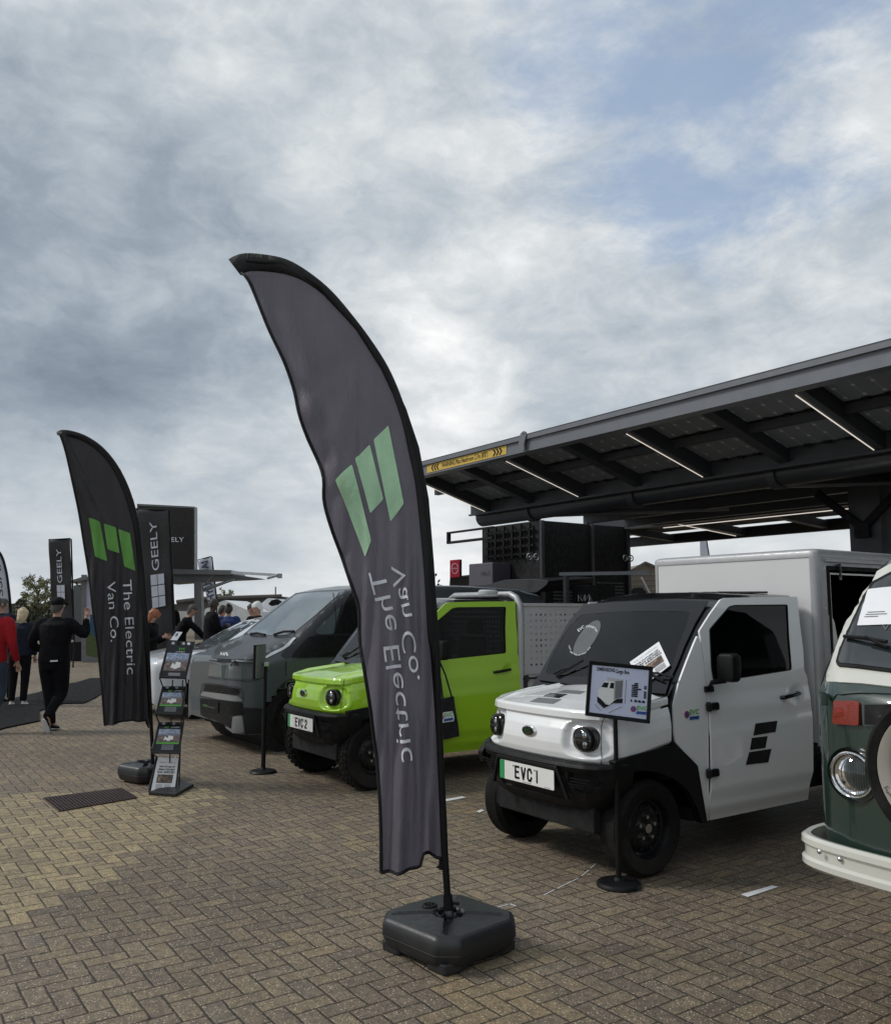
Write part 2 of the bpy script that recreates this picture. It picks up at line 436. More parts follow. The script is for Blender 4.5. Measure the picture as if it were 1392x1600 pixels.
db = b.m('ADD', fv, b.m('MULTIPLY', s2, 9.)); dt = b.m('ADD', b.m('SUBTRACT', 1., fv), b.m('MULTIPLY', s3, 9.))
dist = b.m('MINIMUM', b.m('MINIMUM', dl, dr), b.m('MINIMUM', db, dt))
ai = b.m('SUBTRACT', I, s1); aj = b.m('ADD', J, s3)
idv = b.n('ShaderNodeCombineXYZ', ins={0: ai, 1: aj, 2: b.m('ADD', s2, s3)}).outputs[0]
wn = b.n('ShaderNodeTexWhiteNoise', noise_dimensions='3D', ins={'Vector': idv})
r1 = wn.outputs['Value']; rc = b.n('ShaderNodeSeparateColor', ins={0: wn.outputs['Color']})
wob = b.noise(geo, 60, 3).outputs[0]
dj = b.m('ADD', dist, b.m('MULTIPLY', b.m('SUBTRACT', wob, .5), .10))
joint = b.rng(dj, .022, .055, 1, 0, True)
wx = b.m('MULTIPLY', ai, U); wy = b.m('MULTIPLY', aj, U)     # position of the whole paver
wp = b.n('ShaderNodeCombineXYZ', ins={0: wx, 1: wy}).outputs[0]
big_ = b.noise(wp, .55, 3, .5).outputs[0]; pn = b.noise(wp, 1.7, 2).outputs[0]
base = b.ramp(r1, [(0, (.150, .126, .102)), (.3, (.172, .145, .112)), (.6, (.190, .160, .118)), (.85, (.220, .184, .128)), (1, (.162, .142, .118))])
base = b.v('SCALE', base, sc=b.rng(big_, .3, .7, .74, 1.20))
warm = b.m('MULTIPLY', b.rng(b.noise(wp, .8, 2).outputs[0], .55, .7, 0, 1, True), b.rng(rc.outputs[0], .35, .7, 0, 1))
base = b.mix(b.m('MULTIPLY', warm, .5), base, (.26, .20, .11))
# the re-laid patch of yellow pavers
lam = lambda xx, yy: (xx, yy)
def half(p, q):      # 1 on the left of the line p->q
    dx, dy = q[0]-p[0], q[1]-p[1]; L = math.hypot(dx, dy); nx, ny = -dy/L, dx/L
    e = b.m('SUBTRACT', b.m('ADD', b.m('MULTIPLY', wx, nx), b.m('MULTIPLY', wy, ny)), p[0]*nx+p[1]*ny)
    return b.m('GREATER_THAN', b.m('ADD', e, b.m('MULTIPLY', b.m('SUBTRACT', pn, .5), .25)), 0)
def world2(x, y): p = onz(x, y); return (p.x, p.y)
c1, c2, c3, c4, c5, c6 = [world2(*k) for k in ((300, 1246), (0, 1246), (-700, 1330), (-300, 1480), (40, 1410), (215, 1350))]
yel = b.m('MULTIPLY', b.m('MULTIPLY', half(world2(60, 1420), world2(240, 1340)), half(world2(200, 1345), world2(330, 1240))), b.m('MULTIPLY', half(world2(300, 1237), world2(-300, 1252)), 1.0))
base = b.mix(b.m('MULTIPLY', yel, b.rng(rc.outputs[1], 0, .5, .30, .82)), base, b.mix(r1, (.28, .235, .150), (.39, .325, .195)))
tint = b.noise(geo, 26, 6, .65).outputs[0]
base = b.v('SCALE', base, sc=b.rng(tint, .32, .68, .62, 1.36))
grit = b.noise(geo, 95, 4, .7).outputs[0]
base = b.v('SCALE', base, sc=b.rng(grit, .33, .67, .60, 1.45))
mot = b.noise(geo, 7.5, 5, .7).outputs[0]
base = b.mix(b.m('MULTIPLY', b.rng(mot, .5, .68, 0, 1, True), .32), base, (.28, .225, .135))
base = b.mix(b.m('MULTIPLY', b.rng(mot, .5, .34, 0, 1, True), .35), base, (.105, .092, .082))
st = b.noise(geo, 1.3, 8, .72, dist=.6).outputs[0]
base = b.mix(b.m('MULTIPLY', b.rng(st, .56, .68, 0, 1, True), .32), base, (.075, .068, .062))
# light and dark specks of the aggregate
vor = b.n('ShaderNodeTexVoronoi', ins={'Vector': geo, 'Scale': 115.}); spk = b.m('LESS_THAN', vor.outputs['Distance'], b.rng(b.n('ShaderNodeSeparateColor', ins={0: vor.outputs['Color']}).outputs[0], .58, 1., 0., .46))
base = b.mix(b.m('MULTIPLY', spk, .8), base, (.62, .54, .42))
vo2 = b.n('ShaderNodeTexVoronoi', ins={'Vector': geo, 'Scale': 240.}); sp2 = b.m('LESS_THAN', vo2.outputs['Distance'], .2)
base = b.mix(b.m('MULTIPLY', sp2, .4), base, (.05, .045, .04))
kn = b.noise(geo, 3.1, 4, .6, dist=.5).outputs[0]
base = b.mix(b.m('MULTIPLY', b.m('MULTIPLY', b.rng(kn, .68, .74, 0, 1, True), b.rng(dj, .05, .22, 1, 0, True)), .9), base, (.018, .015, .013))
base = b.v('MULTIPLY', base, (.93, .875, .82))
colr = b.mix(b.m('MULTIPLY', joint, .88), base, (.022, .018, .014))
hgt = b.m('ADD', b.rng(dist, .0, .10, 0, 1, True), b.m('ADD', b.m('MULTIPLY', b.noise(geo, 110, 5).outputs[0], .75), b.m('MULTIPLY', r1, .35)))
bp = b.n('ShaderNodeBump', ins={'Height': hgt, 'Strength': .9, 'Distance': .006})
pr = b.n('ShaderNodeBsdfPrincipled', ins={'Base Color': colr, 'Roughness': b.rng(tint, .3, .7, .62, .85), 'Normal': bp.outputs[0], 'Specular IOR Level': .4})
b.put(out.inputs[0], pr.outputs[0])
g = P(); g.quad((-900, -700, 0), (900, -700, 0), (900, 900, 0), (-900, 900, 0))
tag(g.obj('ground', 'herringbone'), kind='structure')
mat('road_paint', (.72, .73, .76), .6, var=.12, vs=30)
mat('cover_iron', (.10, .072, .07), .6, metal=.3, bump=.4, bs=90)
def strip(px4, label, z=.004):
    q = P(); q.quad(*[onz(x, y, z) for x, y in px4]); o = q.obj('bay_marking', 'road_paint'); tag(o, label, 'road marking', 'short white bay markings'); return o
strip(((1157, 1398), (1206, 1384), (1217, 1386), (1168, 1402)), 'short white bay mark on the paving in front of the cream bumper')
strip(((690, 1250), (722, 1244.5), (728, 1246.5), (696, 1252.5)), 'short white bay mark just right of the near feather flag pole')
strip(((744, 1268.5), (752, 1265), (757, 1266.5), (749, 1270)), 'short white bay mark beside the far front tyre of the white truck')
q = P(); q.quad(*[onz(x, y, .005) for x, y in ((67, 1248), (190, 1232.5), (214, 1247), (92, 1268))]); dc = q.obj('drain_cover', 'cover_iron')
tag(dc, 'brown patterned iron inspection cover set in the pavers by the yellow patch', 'drain cover')
q = P(); A = [onz(x, y, .005) for x, y in ((67, 1248), (190, 1232.5), (214, 1247), (92, 1268))]
for i in range(25):
    t = i/24; a, c = A[0].lerp(A[1], t), A[3].lerp(A[2], t); q.beam(a+Vector((0, 0, .003)), c+Vector((0, 0, .003)), .006, .006)
for i in range(13):
    t = i/12; a, c = A[0].lerp(A[3], t), A[1].lerp(A[2], t); q.beam(a+Vector((0, 0, .004)), c+Vector((0, 0, .004)), .006, .006)
q.obj('grid', 'cover_iron', dc)
mat('mat_black', (.009, .009, .0095), .9, spec=.15, bump=.4, bs=60)
q = P()
for a_, c_ in (((850, 1399), (866, 1391)), ((872, 1388), (903, 1373)), ((909, 1369), (920, 1360)), ((923, 1357), (931, 1350)), ((778, 1418), (793, 1414)), ((797, 1413), (806, 1416))):
    A_, C_ = onz(*a_, .002), onz(*c_, .002); q.beam(A_, C_, .0055, .002)
tag(q.obj('chalk_line', 'road_paint'), 'faint broken pale line scratched on the pavers before the near truck wheel', 'line')
def gmat(pts, label):
    q = P(); v = [onz(x, y, .0) for x, y in pts]; q.prism(v, (0, 0, .02)); o = q.obj('floor_mat', 'mat_black'); tag(o, label, 'mat', 'black interlocking floor mats')
gmat(((-120, 1128), (60, 1083), (62, 1128), (8, 1139), (-120, 1178)), 'black ribbed floor mat under the walking men, nearer of the two')
gmat(((60.5, 1083), (100, 1070), (118, 1068), (141, 1061), (176, 1060), (176, 1073), (159, 1085), (150, 1091), (131, 1100), (99, 1100.5), (62.5, 1112)), 'black ribbed floor mat running behind the left feather flag, farther of the two')
# ---------------------------------------------------------------- the two small electric trucks
XC = -4.22; AX = 3.92
def Z9(ox, oy, s): return lambda *pts: [(ox+x/s, oy+y/s) for x, y in pts]
zA = Z9(900, 900, 3.48); zB = Z9(750, 1080, 6.63); zC = Z9(740, 900, 4.35); zD = Z9(740, 820, 2.135); zE = Z9(760, 1130, 4.64)
NXC = XC+.06
def uplan(a, hw=.575, f=3.50):
    """plan of the nose: a in -1..1 runs from the near rear corner round the front to the far rear corner"""
    pts = [(0, 0), (.18, .004), (.34, .02), (.46, .048), (.54, .088), (.585, .15), (.61, .235), (.62, .385), (.62, .60)]
    L = [0]
    for i in range(len(pts)-1): L.append(L[-1]+math.dist(pts[i], pts[i+1]))
    t = abs(a)*L[-1]
    for i in range(len(pts)-1):
        if t <= L[i+1]+1e-9:
            k = (t-L[i])/(L[i+1]-L[i]); x = pts[i][0]+(pts[i+1][0]-pts[i][0])*k; y = pts[i][1]+(pts[i+1][1]-pts[i][1])*k; break
    return (math.copysign(x, a)*hw/.62, f+y)
def lerp(a, b, t): return a+(b-a)*t
def interp(tab, t):
    for i in range(len(tab)-1):
        if t <= tab[i+1][0]:
            k = (t-tab[i][0])/max(1e-9, tab[i+1][0]-tab[i][0]); return [lerp(a, b, k) for a, b in zip(tab[i][1:], tab[i+1][1:])]
    return list(tab[-1][1:])
def wheel(parent, c, side, r, w, rim, knobby=False, lug=True, rimr=None):
    """side: +1 outer face towards +X"""
    rr = rimr or r*.62; c = Vector(c); s = side
    prof = [(rr*.98, -w/2+.012), (rr+.012, -w/2), (r*.90, -w/2-.006), (r*.965, -w*.42), (r, -w*.34), (r, w*.34), (r*.965, w*.42), (r*.90, w/2+.006), (rr+.012, w/2), (rr*.98, w/2-.012)]
    q = P(); q.lathe(prof, c, (s, 0, 0), 64)
    n = 34 if knobby else 46
    for i in range(n):
        a = 2*math.pi*i/n
        for k in ((-1, 1) if not knobby else (-1.15, -.38, .38, 1.15)):
            a2 = a+(k > 0)*math.pi/n; u = Vector((0, math.cos(a2), math.sin(a2)))
            hh = .011 if knobby else .0028; ww = w*.19 if knobby else w*.30
            mm = Matrix((Vector((1, 0, 0)), Vector((0, -u.z, u.y)), u)).transposed()
            if abs(k) > 1: mm = mm @ Matrix.Rotation(-.5*k, 3, 'Y')
            q.box(c+u*(r*(.985 if abs(k) > 1 else 1.0)+hh/2-.002)+Vector((k*w*(.31 if knobby else .19), 0, 0)), (ww, 2*math.pi*r/n*.66, hh), m=mm)
    t = q.obj('wheel', 'tyre_rubber', parent, smooth=35)
    q = P(); o = c+Vector((s*(w/2-.014), 0, 0))
    q.lathe([(rr, -w*.8), (rr*.99, .0), (rr*.955, .004), (rr*.93, -.006), (rr*.90, -.035), (rr*.82, -.042), (rr*.70, -.030), (rr*.55, -.018), (rr*.42, -.022), (rr*.30, -.035), (rr*.01, -.035)], o, (s, 0, 0), 56)
    q.obj('rim', rim, t, smooth=40)
    q = P()
    for i in range(10):
        a = 2*math.pi*i/10; u = Vector((0, math.cos(a), math.sin(a))); q.cyl(o+u*rr*.70+Vector((s*-.036, 0, 0)), o+u*rr*.70+Vector((s*-.024, 0, 0)), rr*.055, n=10)
    q.obj('vent_holes', 'soft_black', t)
    if lug:
        q = P(); q.cyl(o+Vector((s*-.04, 0, 0)), o+Vector((s*.0, 0, 0)), rr*.17, rr*.15, 20)
        for i in range(5):
            a = 2*math.pi*i/5+.3; u = Vector((0, math.cos(a), math.sin(a))); q.cyl(o+u*rr*.36+Vector((s*-.03, 0, 0)), o+u*rr*.36+Vector((s*-.006, 0, 0)), .011, n=8)
        q.obj('hub', 'bolt_steel', t, smooth=True)
    return t
def perforated(name, mt, parent, o, ux, uz, nx, nz, w, h, hole, margin, th):
    """flat sheet with real round holes"""
    o = Vector(o); ux = Vector(ux); uz = Vector(uz); nn = ux.cross(uz).normalized(); q = P()
    W_, H_ = w-2*margin, h-2*margin; cw, ch = W_/nx, H_/nz
    def pt(x, z, k): return o+ux*x+uz*z+nn*k
    for k in (0, -th):
        vs = []; fs = []
        for i in range(nx):
            for j in range(nz):
                cx_, cz_ = margin+(i+.5)*cw, margin+(j+.5)*ch; b0 = len(vs)
                for a in range(8):
                    t = math.pi/4*a; sq = max(abs(math.cos(t)), abs(math.sin(t)))
                    vs.append(pt(cx_+math.cos(t)/sq*cw/2, cz_+math.sin(t)/sq*ch/2, k)); vs.append(pt(cx_+math.cos(t)*hole, cz_+math.sin(t)*hole, k))
                for a in range(8): fs.append((b0+2*a, b0+2*((a+1) % 8), b0+2*((a+1) % 8)+1, b0+2*a+1))
        q.add(vs, fs)
        for x0, x1, z0, z1 in ((0, w, 0, margin), (0, w, h-margin, h), (0, margin, margin, h-margin), (w-margin, w, margin, h-margin)):
            q.quad(pt(x0, z0, k), pt(x1, z0, k), pt(x1, z1, k), pt(x0, z1, k))
    return q.obj(name, mt, parent, fix=False)
def make_truck(white):
    paint = 'white_paint' if white else 'lime_paint'
    T = thing('delivery_truck', 'white compact electric truck with cargo box and EVC1 number plate' if white else 'lime green compact electric pickup truck with EVC2 number plate, behind the near feather flag', 'truck', (XC, AX, 0), None)
    # --- nose
    rows = [(-.03, .640, .045), (.012, .655, .01), (-.004, .672, -.008), (-.012, .70, -.012), (-.016, .755, -.016), (-.012, .785, -.012), (.0, .838, -.0), (.026, .880, .02), (.038, .892, .03), (.038, .898, .028), (.020, .904, .02), (.022, .938, .02), (.032, .952, .03)]
    heads = []
    HLx, HLz = .412, .792
    def nosept(a, j):
        i = min(int(j), len(rows)-2); k = j-i; off, z, so_ = [lerp(p, q_, k) for p, q_ in zip(rows[i], rows[i+1])]
        x, y = uplan(a); rear = max(0., (y-3.6)/.50)
        # outward plan normal approximated
        e = 1e-3; x2, y2 = uplan(min(1, a+e)); x1, y1 = uplan(max(-1, a-e)); n = Vector((y2-y1, -(x2-x1), 0)); n = n.normalized() if n.length > 0 else Vector((0, -1, 0))
        if n.y > 0 and abs(x) < .6: n = -n
        if abs(x) >= .6: n = Vector((math.copysign(1, x), 0, 0))
        z2 = z + rear*(.09*(1-(z-.64)/.31) + .065*((z-.64)/.31))
        p = Vector((NXC+x, y, z2)) - n*(off if abs(x) < .55 else so_*.6)
        # headlamp recess
        for sg in (-1, 1):
            dx, dz = (x*sg-HLx)/.128, (z2-HLz)/.098
            d = (abs(dx)**3.2+abs(dz)**3.2)**(1/3.2)
            if d < 1.12:
                kk = min(1, max(0, (1.12-d)/.26)); kk = kk*kk*(3-2*kk); p = p - n*(.040*kk)
        return p
    q = P(); NU, NV = 180, 84
    q.grid(lambda u, v: nosept(2*u-1, v*(len(rows)-1)), NU, NV)
    # bonnet
    def hood(u, v):
        p = nosept(2*u-1, len(rows)-1); t = v; x = (p.x-NXC); y0 = p.y
        y = y0+(4.10-y0)*t
        z = p.z + (y-y0)*.135*(1-.3*abs(x)/.62) + .024*(1-(x/.62)**2)*min(1, 3.5*t)
        r_ = .40; k = max(0., 1-abs(abs(x)-r_)/.05); z += .012*k*min(1, 4*t)    # pressed ridges
        if abs(x) < r_: z -= .006*min(1, 4*t)
        return Vector((p.x, y, z))
    q.grid(hood, NU, 24)
    nose = q.obj('nose_panel', paint, T, smooth=50, fix=False)
    bv = q.bvh(); hn = hitter(bv)
    # shut lines of the bonnet
    for sg in (1, -1):
        pts = []
        for k in range(13):
            v = k/12; aa = .515+.03*v
            p = nosept(sg*aa, 1.2+v*(len(rows)-2.4)); pts.append(p+Vector((sg*.0006, -.0012, 0)))
        P().tube(pts, .0022, 5).obj('shut_line', 'soft_black', nose)
    # headlamps
    for sg in (1, -1):
        cx_ = NXC+sg*HLx; cy = 3.50+.062; ax = Vector((sg*.24, -1, .0)).normalized()
        o = Vector((cx_-sg*.004, cy+.008, HLz-.003)); side = Vector((1, sg*.24, 0)).normalized()
        def oval(rx, rz, d, n=36, pw=2.4):
            r_ = []
            for i in range(n):
                t = 2*math.pi*i/n; c_, s_2 = math.cos(t), math.sin(t)
                r_.append(o+side*(math.copysign(abs(c_)**(2/pw), c_)*rx)+Vector((0, 0, math.copysign(abs(s_2)**(2/pw), s_2)*rz))+ax*d)
            return r_
        h = P(); h.loft([oval(.082, .072, -.03), oval(.082, .072, .012), oval(.076, .066, .018)], cap0=True, cap1=True)
        hl = h.obj('headlight', 'black_gloss', T, smooth=True)
        h = P(); h.loft([oval(.064, .066, .018, pw=2), oval(.064, .066, .030, pw=2), oval(.058, .060, .034, pw=2)], cap0=False, cap1=False)
        h.obj('bezel', 'black_plastic', hl, smooth=True)
        for dz in (.024, -.026): h = P(); h.lathe([(.026, .0), (.024, .012), (.016, .018), (.0005, .020)], o+Vector((0, 0, dz))+ax*.014, ax, 20); h.obj('lamp_reflector', 'chrome', hl, smooth=True)
        P().beam(o+side*-.056+ax*.036, o+side*.056+ax*.036, .006, .008).obj('light_bar', 'sticker_grey', hl)
        rings = [oval(.060*math.cos(t), .062*math.cos(t), .030+.016*math.sin(t), pw=2) for t in [k*math.pi/2/6 for k in range(6)]+[math.pi/2-.06]]
        h = P(); h.loft(rings, cap0=False, cap1=True); h.obj('lens', 'lens', hl, smooth='all')
    # badge
    o, n = hn(829, 1145) if white else (Vector((NXC, 3.45,.80)), None)
    o = Vector((NXC, 3.485, .802)); h = P(); rg = lambda rx, rz, d: [o+Vector((math.cos(t)*rx, -d, math.sin(t)*rz)) for t in [2*math.pi*k/32 for k in range(32)]]
    h.loft([rg(.060, .033, -.01), rg(.060, .033, .006), rg(.055, .028, .009)]); bd = h.obj('badge', 'chrome', T, smooth=True)
    P().loft([rg(.053, .026, .0), rg(.053, .026, .0105)]).obj('badge_face', 'black_gloss', bd)
    text('lettering', 'EVC', 'dark_logo_green', bd, o+Vector((0, -.0115, .004)), (1, 0, 0), (0, 0, 1), .034, width=.058, bold=.001)
    P().bb(o.x-.02, o.x+.02, o.y-.0125, o.y-.0105, o.z-.016, o.z-.012).obj('lettering_underline', 'dark_logo_green', bd)
    # bonnet decals: three parallelograms
    if white:
        for k, (mt, poly) in enumerate((('sticker_grey', zC((440, 828), (600, 840), (540, 872), (380, 856))), ('black_gloss', zC((520, 797), (640, 805), (580, 832), (470, 820))), ('sticker_grey', zC((620, 775), (765, 785), (720, 805), (565, 793))))):
            patch('bonnet_decal', mt, T, poly, hn, 4, .0015, .0012)
    # --- front bumper (black)
    brows = [(.030, .662, 1.0), (-.010, .664, 1.0), (-.040, .652, 1.0), (-.048, .635, 1.0), (-.030, .60, 1.0), (-.028, .56, .99), (-.022, .50, .97), (.0, .44, .94), (.05, .385, .90), (.13, .355, .86)]
    def bump(u, v):
        a = 2*u-1; t = v*(len(brows)-1); i = min(int(t), len(brows)-2); k = t-i; off, z, sc_ = [lerp(p, q_, k) for p, q_ in zip(brows[i], brows[i+1])]
        x, y = uplan(a*.70, .612, 3.50); fall = max(0, (y-3.55)/.16)
        z = z + fall*(1-(z-.355)/.31)*.10 if z < .66 else z
        x *= sc_; yy = y+off*(1-.3*fall)
        if abs(x) < .30 and .44 < z < .60: yy += .012                     # recess behind the number plate
        for sg in (-1, 1):                                                # lower intake pockets
            dx = (x*sg-.43)/.09; dz = (z-.545)/.055
            if abs(dx)+max(0, -dz)*.9 < 1 and abs(dz) < 1: yy += .028
        return Vector((NXC+x, yy, z))
    q = P(); q.grid(bump, 120, 60); bmp = q.obj('front_bumper', 'black_plastic', T, smooth=35, fix=False)
    q = P()
    for sg in (-1, 1):
        for k in range(4):
            z = .575-.017*k; q.beam((NXC+sg*.36, 3.485+.002*k, z), (NXC+sg*(.50-.02*k), 3.512+.002*k, z), .014, .005)
    q.obj('grille_slats', 'black_plastic', bmp)
    q = P()                                                               # raised trapezoid moulding round the plate
    for sg in (-1, 1):
        q.beam((NXC+sg*.275, 3.462, .615), (NXC+sg*.345, 3.482, .45), .022, .02)
    q.beam((NXC-.28, 3.462, .618), (NXC+.28, 3.462, .618), .022, .018, (0, -1, 0)); q.obj('bumper_moulding', 'black_plastic', bmp, bev=.004)
    q = P(); q.bb(NXC-.44, NXC+.44, 3.59, 3.65, .26, .47); q.bb(NXC-.40, NXC+.40, 3.66, 3.95, .24, .30); q.obj('underbody', 'soft_black', T, bev=.01)
    # number plate
    yp = 3.462; zc = .545; pw, ph = .505, .112
    q = P(); q.prism([(NXC+x, yp, zc+z) for x, z in rounded([(-pw/2, -ph/2), (pw/2, -ph/2), (pw/2, ph/2), (-pw/2, ph/2)], .008)], (0, -.005, 0)); pl = q.obj('number_plate', 'plate_white', T)
    q = P(); q.prism([(NXC+x, yp-.0052, zc+z) for x, z in rounded([(-pw/2, -ph/2), (-pw/2+.045, -ph/2), (-pw/2+.045, ph/2), (-pw/2, ph/2)], [.008, 0, 0, .008])], (0, -.001, 0)); q.obj('plate_flash', 'plate_green', pl)
    # characters drawn as strokes
    def stroke_chars(s, x0, h, w, gap, t):
        q = P(); x = x0
        def seg(a, b): q.beam((NXC+a[0], yp-.0068, zc-h/2+a[1]), (NXC+b[0], yp-.0068, zc-h/2+b[1]), t, .0016, (0, -1, 0))
        def path(pts):
            for a, b in zip(pts[:-1], pts[1:]):
                d = Vector(b)-Vector(a); d.normalize(); seg((a[0]-d.x*t*.35, a[1]-d.y*t*.35), (b[0]+d.x*t*.35, b[1]+d.y*t*.35))
        for ch in s:
            m_ = t/2; L, R_, B_, T_ = x+m_, x+w-m_, m_, h-m_
            if ch == 'E': path([(R_, T_), (L, T_), (L, B_), (R_, B_)]); path([(L, h*.53), (R_-.006, h*.53)])
            elif ch == 'V': path([(L, T_), ((L+R_)/2, B_)]); path([(R_, T_), ((L+R_)/2, B_)])
            elif ch == 'C': path([(R_, T_-.018), (R_-.009, T_), (L+.009, T_), (L, T_-.012), (L, B_+.012), (L+.009, B_), (R_-.009, B_), (R_, B_+.018)])
            elif ch == '1': path([(x+m_+.004, T_), (x+m_+.004, B_)]); x -= w*.6
            elif ch == '2': path([(L, T_-.016), (L+.01, T_), (R_-.01, T_), (R_, T_-.012), (R_, h*.6), (L, B_+.008), (L, B_), (R_, B_)])
            x += w+gap
        return q.obj('characters', 'ink', pl, fix=False)
    if white: stroke_chars('EVC', -.105, .078, .046, .013, .0125); stroke_chars('1', .094, .078, .046, .013, .0105)
    else: stroke_chars('EVC', -.095, .078, .046, .012, .0125); stroke_chars('2', .100, .078, .046, .013, .0125)
    for dx in (-.118, .082): q = P(); q.cyl((NXC+dx, yp-.005, zc+.034), (NXC+dx, yp-.008, zc+.034), .005, n=10); q.obj('plate_screw', 'sticker_grey', pl)
    q = P()
    q.bb(NXC-.03, NXC+.05, yp-.0062, yp-.0052, zc-.051, zc-.0485); q.bb(NXC+.17, NXC+.22, yp-.0062, yp-.0052, zc-.051, zc-.0485)
    q.obj('small_print', 'sticker_grey', pl)
    # --- cab shell, loft along the truck
    sect = [(.58, .27), (.615, .33), (.62, .60), (.62, 1.05), (.612, 1.20), (.598, 1.45), (.590, 1.56), (.570, 1.615), (.52, 1.640), (.40, 1.652), (.2, 1.660), (0, 1.663)]
    def secpt(k):
        t = k*(len(sect)-1); i = min(int(t), len(sect)-2); f = t-i; return lerp(sect[i][0], sect[i+1][0], f), lerp(sect[i][1], sect[i+1][1], f)
    def wsz(y): return interp([(4.02, .94), (4.10, 1.02), (4.62, 1.56), (4.66, 1.596), (4.72, 1.625), (4.80, 1.65), (4.95, 1.70), (9, 1.7)], y)[0]
    ys = [4.02+.0135*k for k in range(60)]+[4.85, 4.95, 5.1, 5.3, 5.48, 5.52]
    def shell(k, j):
        y = ys[j]; hw, z = secpt(abs(2*k-1) if False else 0) if False else secpt(1-abs(2*k-1)); sg = 1 if k < .5 else -1
        top = wsz(y) - .006 - .02*(hw/.6)**2*max(0, min(1, (4.95-y)/.2, (y-4.6)/.06))
        inw = 1.0 if y < 5.49 else .985
        return Vector((XC+sg*hw*inw, y, min(z, top)))
    NS = 132; vs = [shell(i/NS, j) for j in range(len(ys)) for i in range(NS+1)]
    fs = [(j*(NS+1)+i, j*(NS+1)+i+1, (j+1)*(NS+1)+i+1, (j+1)*(NS+1)+i) for j in range(len(ys)-1) for i in range(NS)]
    WSN = Vector((0, -.54, .52)).normalized(); WSP = (XC, 4.10, 1.026)
    def hws(x, y): return onp(x, y, WSP, WSN), WSN
    def hs(x, y):
        p = onx(x, y, XC+.62)
        for _ in range(5):
            hw = interp([(.25, .58), (.33, .615), (.60, .62), (1.05, .62), (1.20, .612), (1.45, .598), (1.60, .585), (2, .57)], p.z)[0] if p.z > .25 else .58
            p = onx(x, y, XC+hw)
        return p, Vector((1, 0, 0))
    glass_px = zA((40, 225), (300, 200), (635, 196), (600, 290), (560, 375), (535, 450), (515, 545), (490, 600), (300, 560)) ; glass_px = [(909, 961), (960, 957), (1020, 955.5), (1080, 956.5), (1071, 983), (1061, 1007), (1054, 1030), (1048, 1050), (1044, 1062), (1000, 1062), (900, 1058), (853, 1054), (857, 1040), (870, 1012), (890, 980)]
    win_px = zA((712, 290), (820, 165), (850, 158), (1140, 155), (1148, 330), (1162, 500), (1158, 513), (735, 580), (722, 500))
    def px(p):
        d = p-CAM; k = d.dot(FWD); return (696+F*d.dot(RT)/k, 800-F*d.dot(UPV)/k)
    wi = [(lerp(p[0], 1187, .02), lerp(p[1], 1005, .02)) for p in win_px]
    nfs = []
    for f in fs:
        c = sum((vs[i] for i in f), Vector())/4
        vis = c.x > XC+.5 or (c.z > 1.0 and c.y < 4.72 and abs(c.x-XC) < .62)
        pc = px(c)
        if vis and c.y < 4.72 and c.z > 1.0 and inside(pc, glass_px) and c.x < XC+.57: continue
        if c.x > XC+.5 and c.z > 1.0 and inside(pc, wi): continue
        if c.x < XC-.5 and inside((c.y, c.z), [(4.57, 1.12), (4.63, 1.32), (4.76, 1.53), (5.35, 1.53), (5.37, 1.13)]): continue
        # wheel arch opening
        if c.z < .60 and math.hypot(c.y-AX, c.z-.27) < .40: continue
        nfs.append(f)
    q = P(); q.add(vs, nfs)
    rc_ = [Vector((XC+s*h, 5.52, z)) for s, h, z in ((1, .60, .27), (1, .62, 1.02), (-1, .62, 1.02), (-1, .60, .27))]; q.quad(*rc_)
    q.quad(*[Vector((XC+s*h, 5.52, z)) for s, h, z in ((1, .55, 1.57), (1, .50, 1.64), (-1, .50, 1.64), (-1, .55, 1.57))])
    cab = q.obj('cab_shell', 'black_gloss', T, smooth=40, fix=False)
    # roof ribs
    q = P()
    for k in range(-3, 4): q.beam((XC+k*.125, 4.92, 1.655), (XC+k*.125, 5.46, 1.664), .035, .016)
    q.obj('roof_ribs', 'black_gloss', cab, bev=.006)
    # windscreen glass with its black frit border
    frit = [(913, 945), (960, 941), (1020, 938.5), (1107, 940), (1086.6, 974.6), (1070, 1010), (1058, 1040), (1046.8, 1063.6), (1040, 1085), (1000, 1082), (927, 1075), (841.5, 1063), (846, 1049.5), (866.5, 1012), (890, 970)]
    patch('windscreen', 'screen_glass', T, frit, hws, 9, .003, .004)
    patch('windscreen_border', 'black_gloss', cab, frit, hws, 7, .0042, .0006, holes=[rounded(glass_px, 6, 3)])
    # A panel and door
    rd = rounded
    ap = rd(zA((650, 325), (662, 345), (684, 480), (698, 620), (707, 760), (711, 1050), (710, 1325), (697, 1338), (685, 1335), (640, 1060), (627, 1005), (570, 950), (532, 905), (524, 860), (520, 700), (545, 590), (590, 470), (630, 370)), 2)
    patch('front_panel', paint, T, ap, hs, 7, .016, .014, bev=.003)
    dp = rd(zA((660, 300), (720, 205), (775, 130), (800, 120), (1000, 115), (1192, 114), (1206, 260), (1224, 400), (1230, 515), (1246, 550), (1255, 640), (1262, 760), (1265, 900), (1266, 1050), (1262, 1110), (1256, 1160), (1250, 1215), (980, 1272), (713, 1328), (715, 1050), (710, 760), (702, 620), (688, 480), (668, 350)), 2)
    wh = rd(win_px, 3)
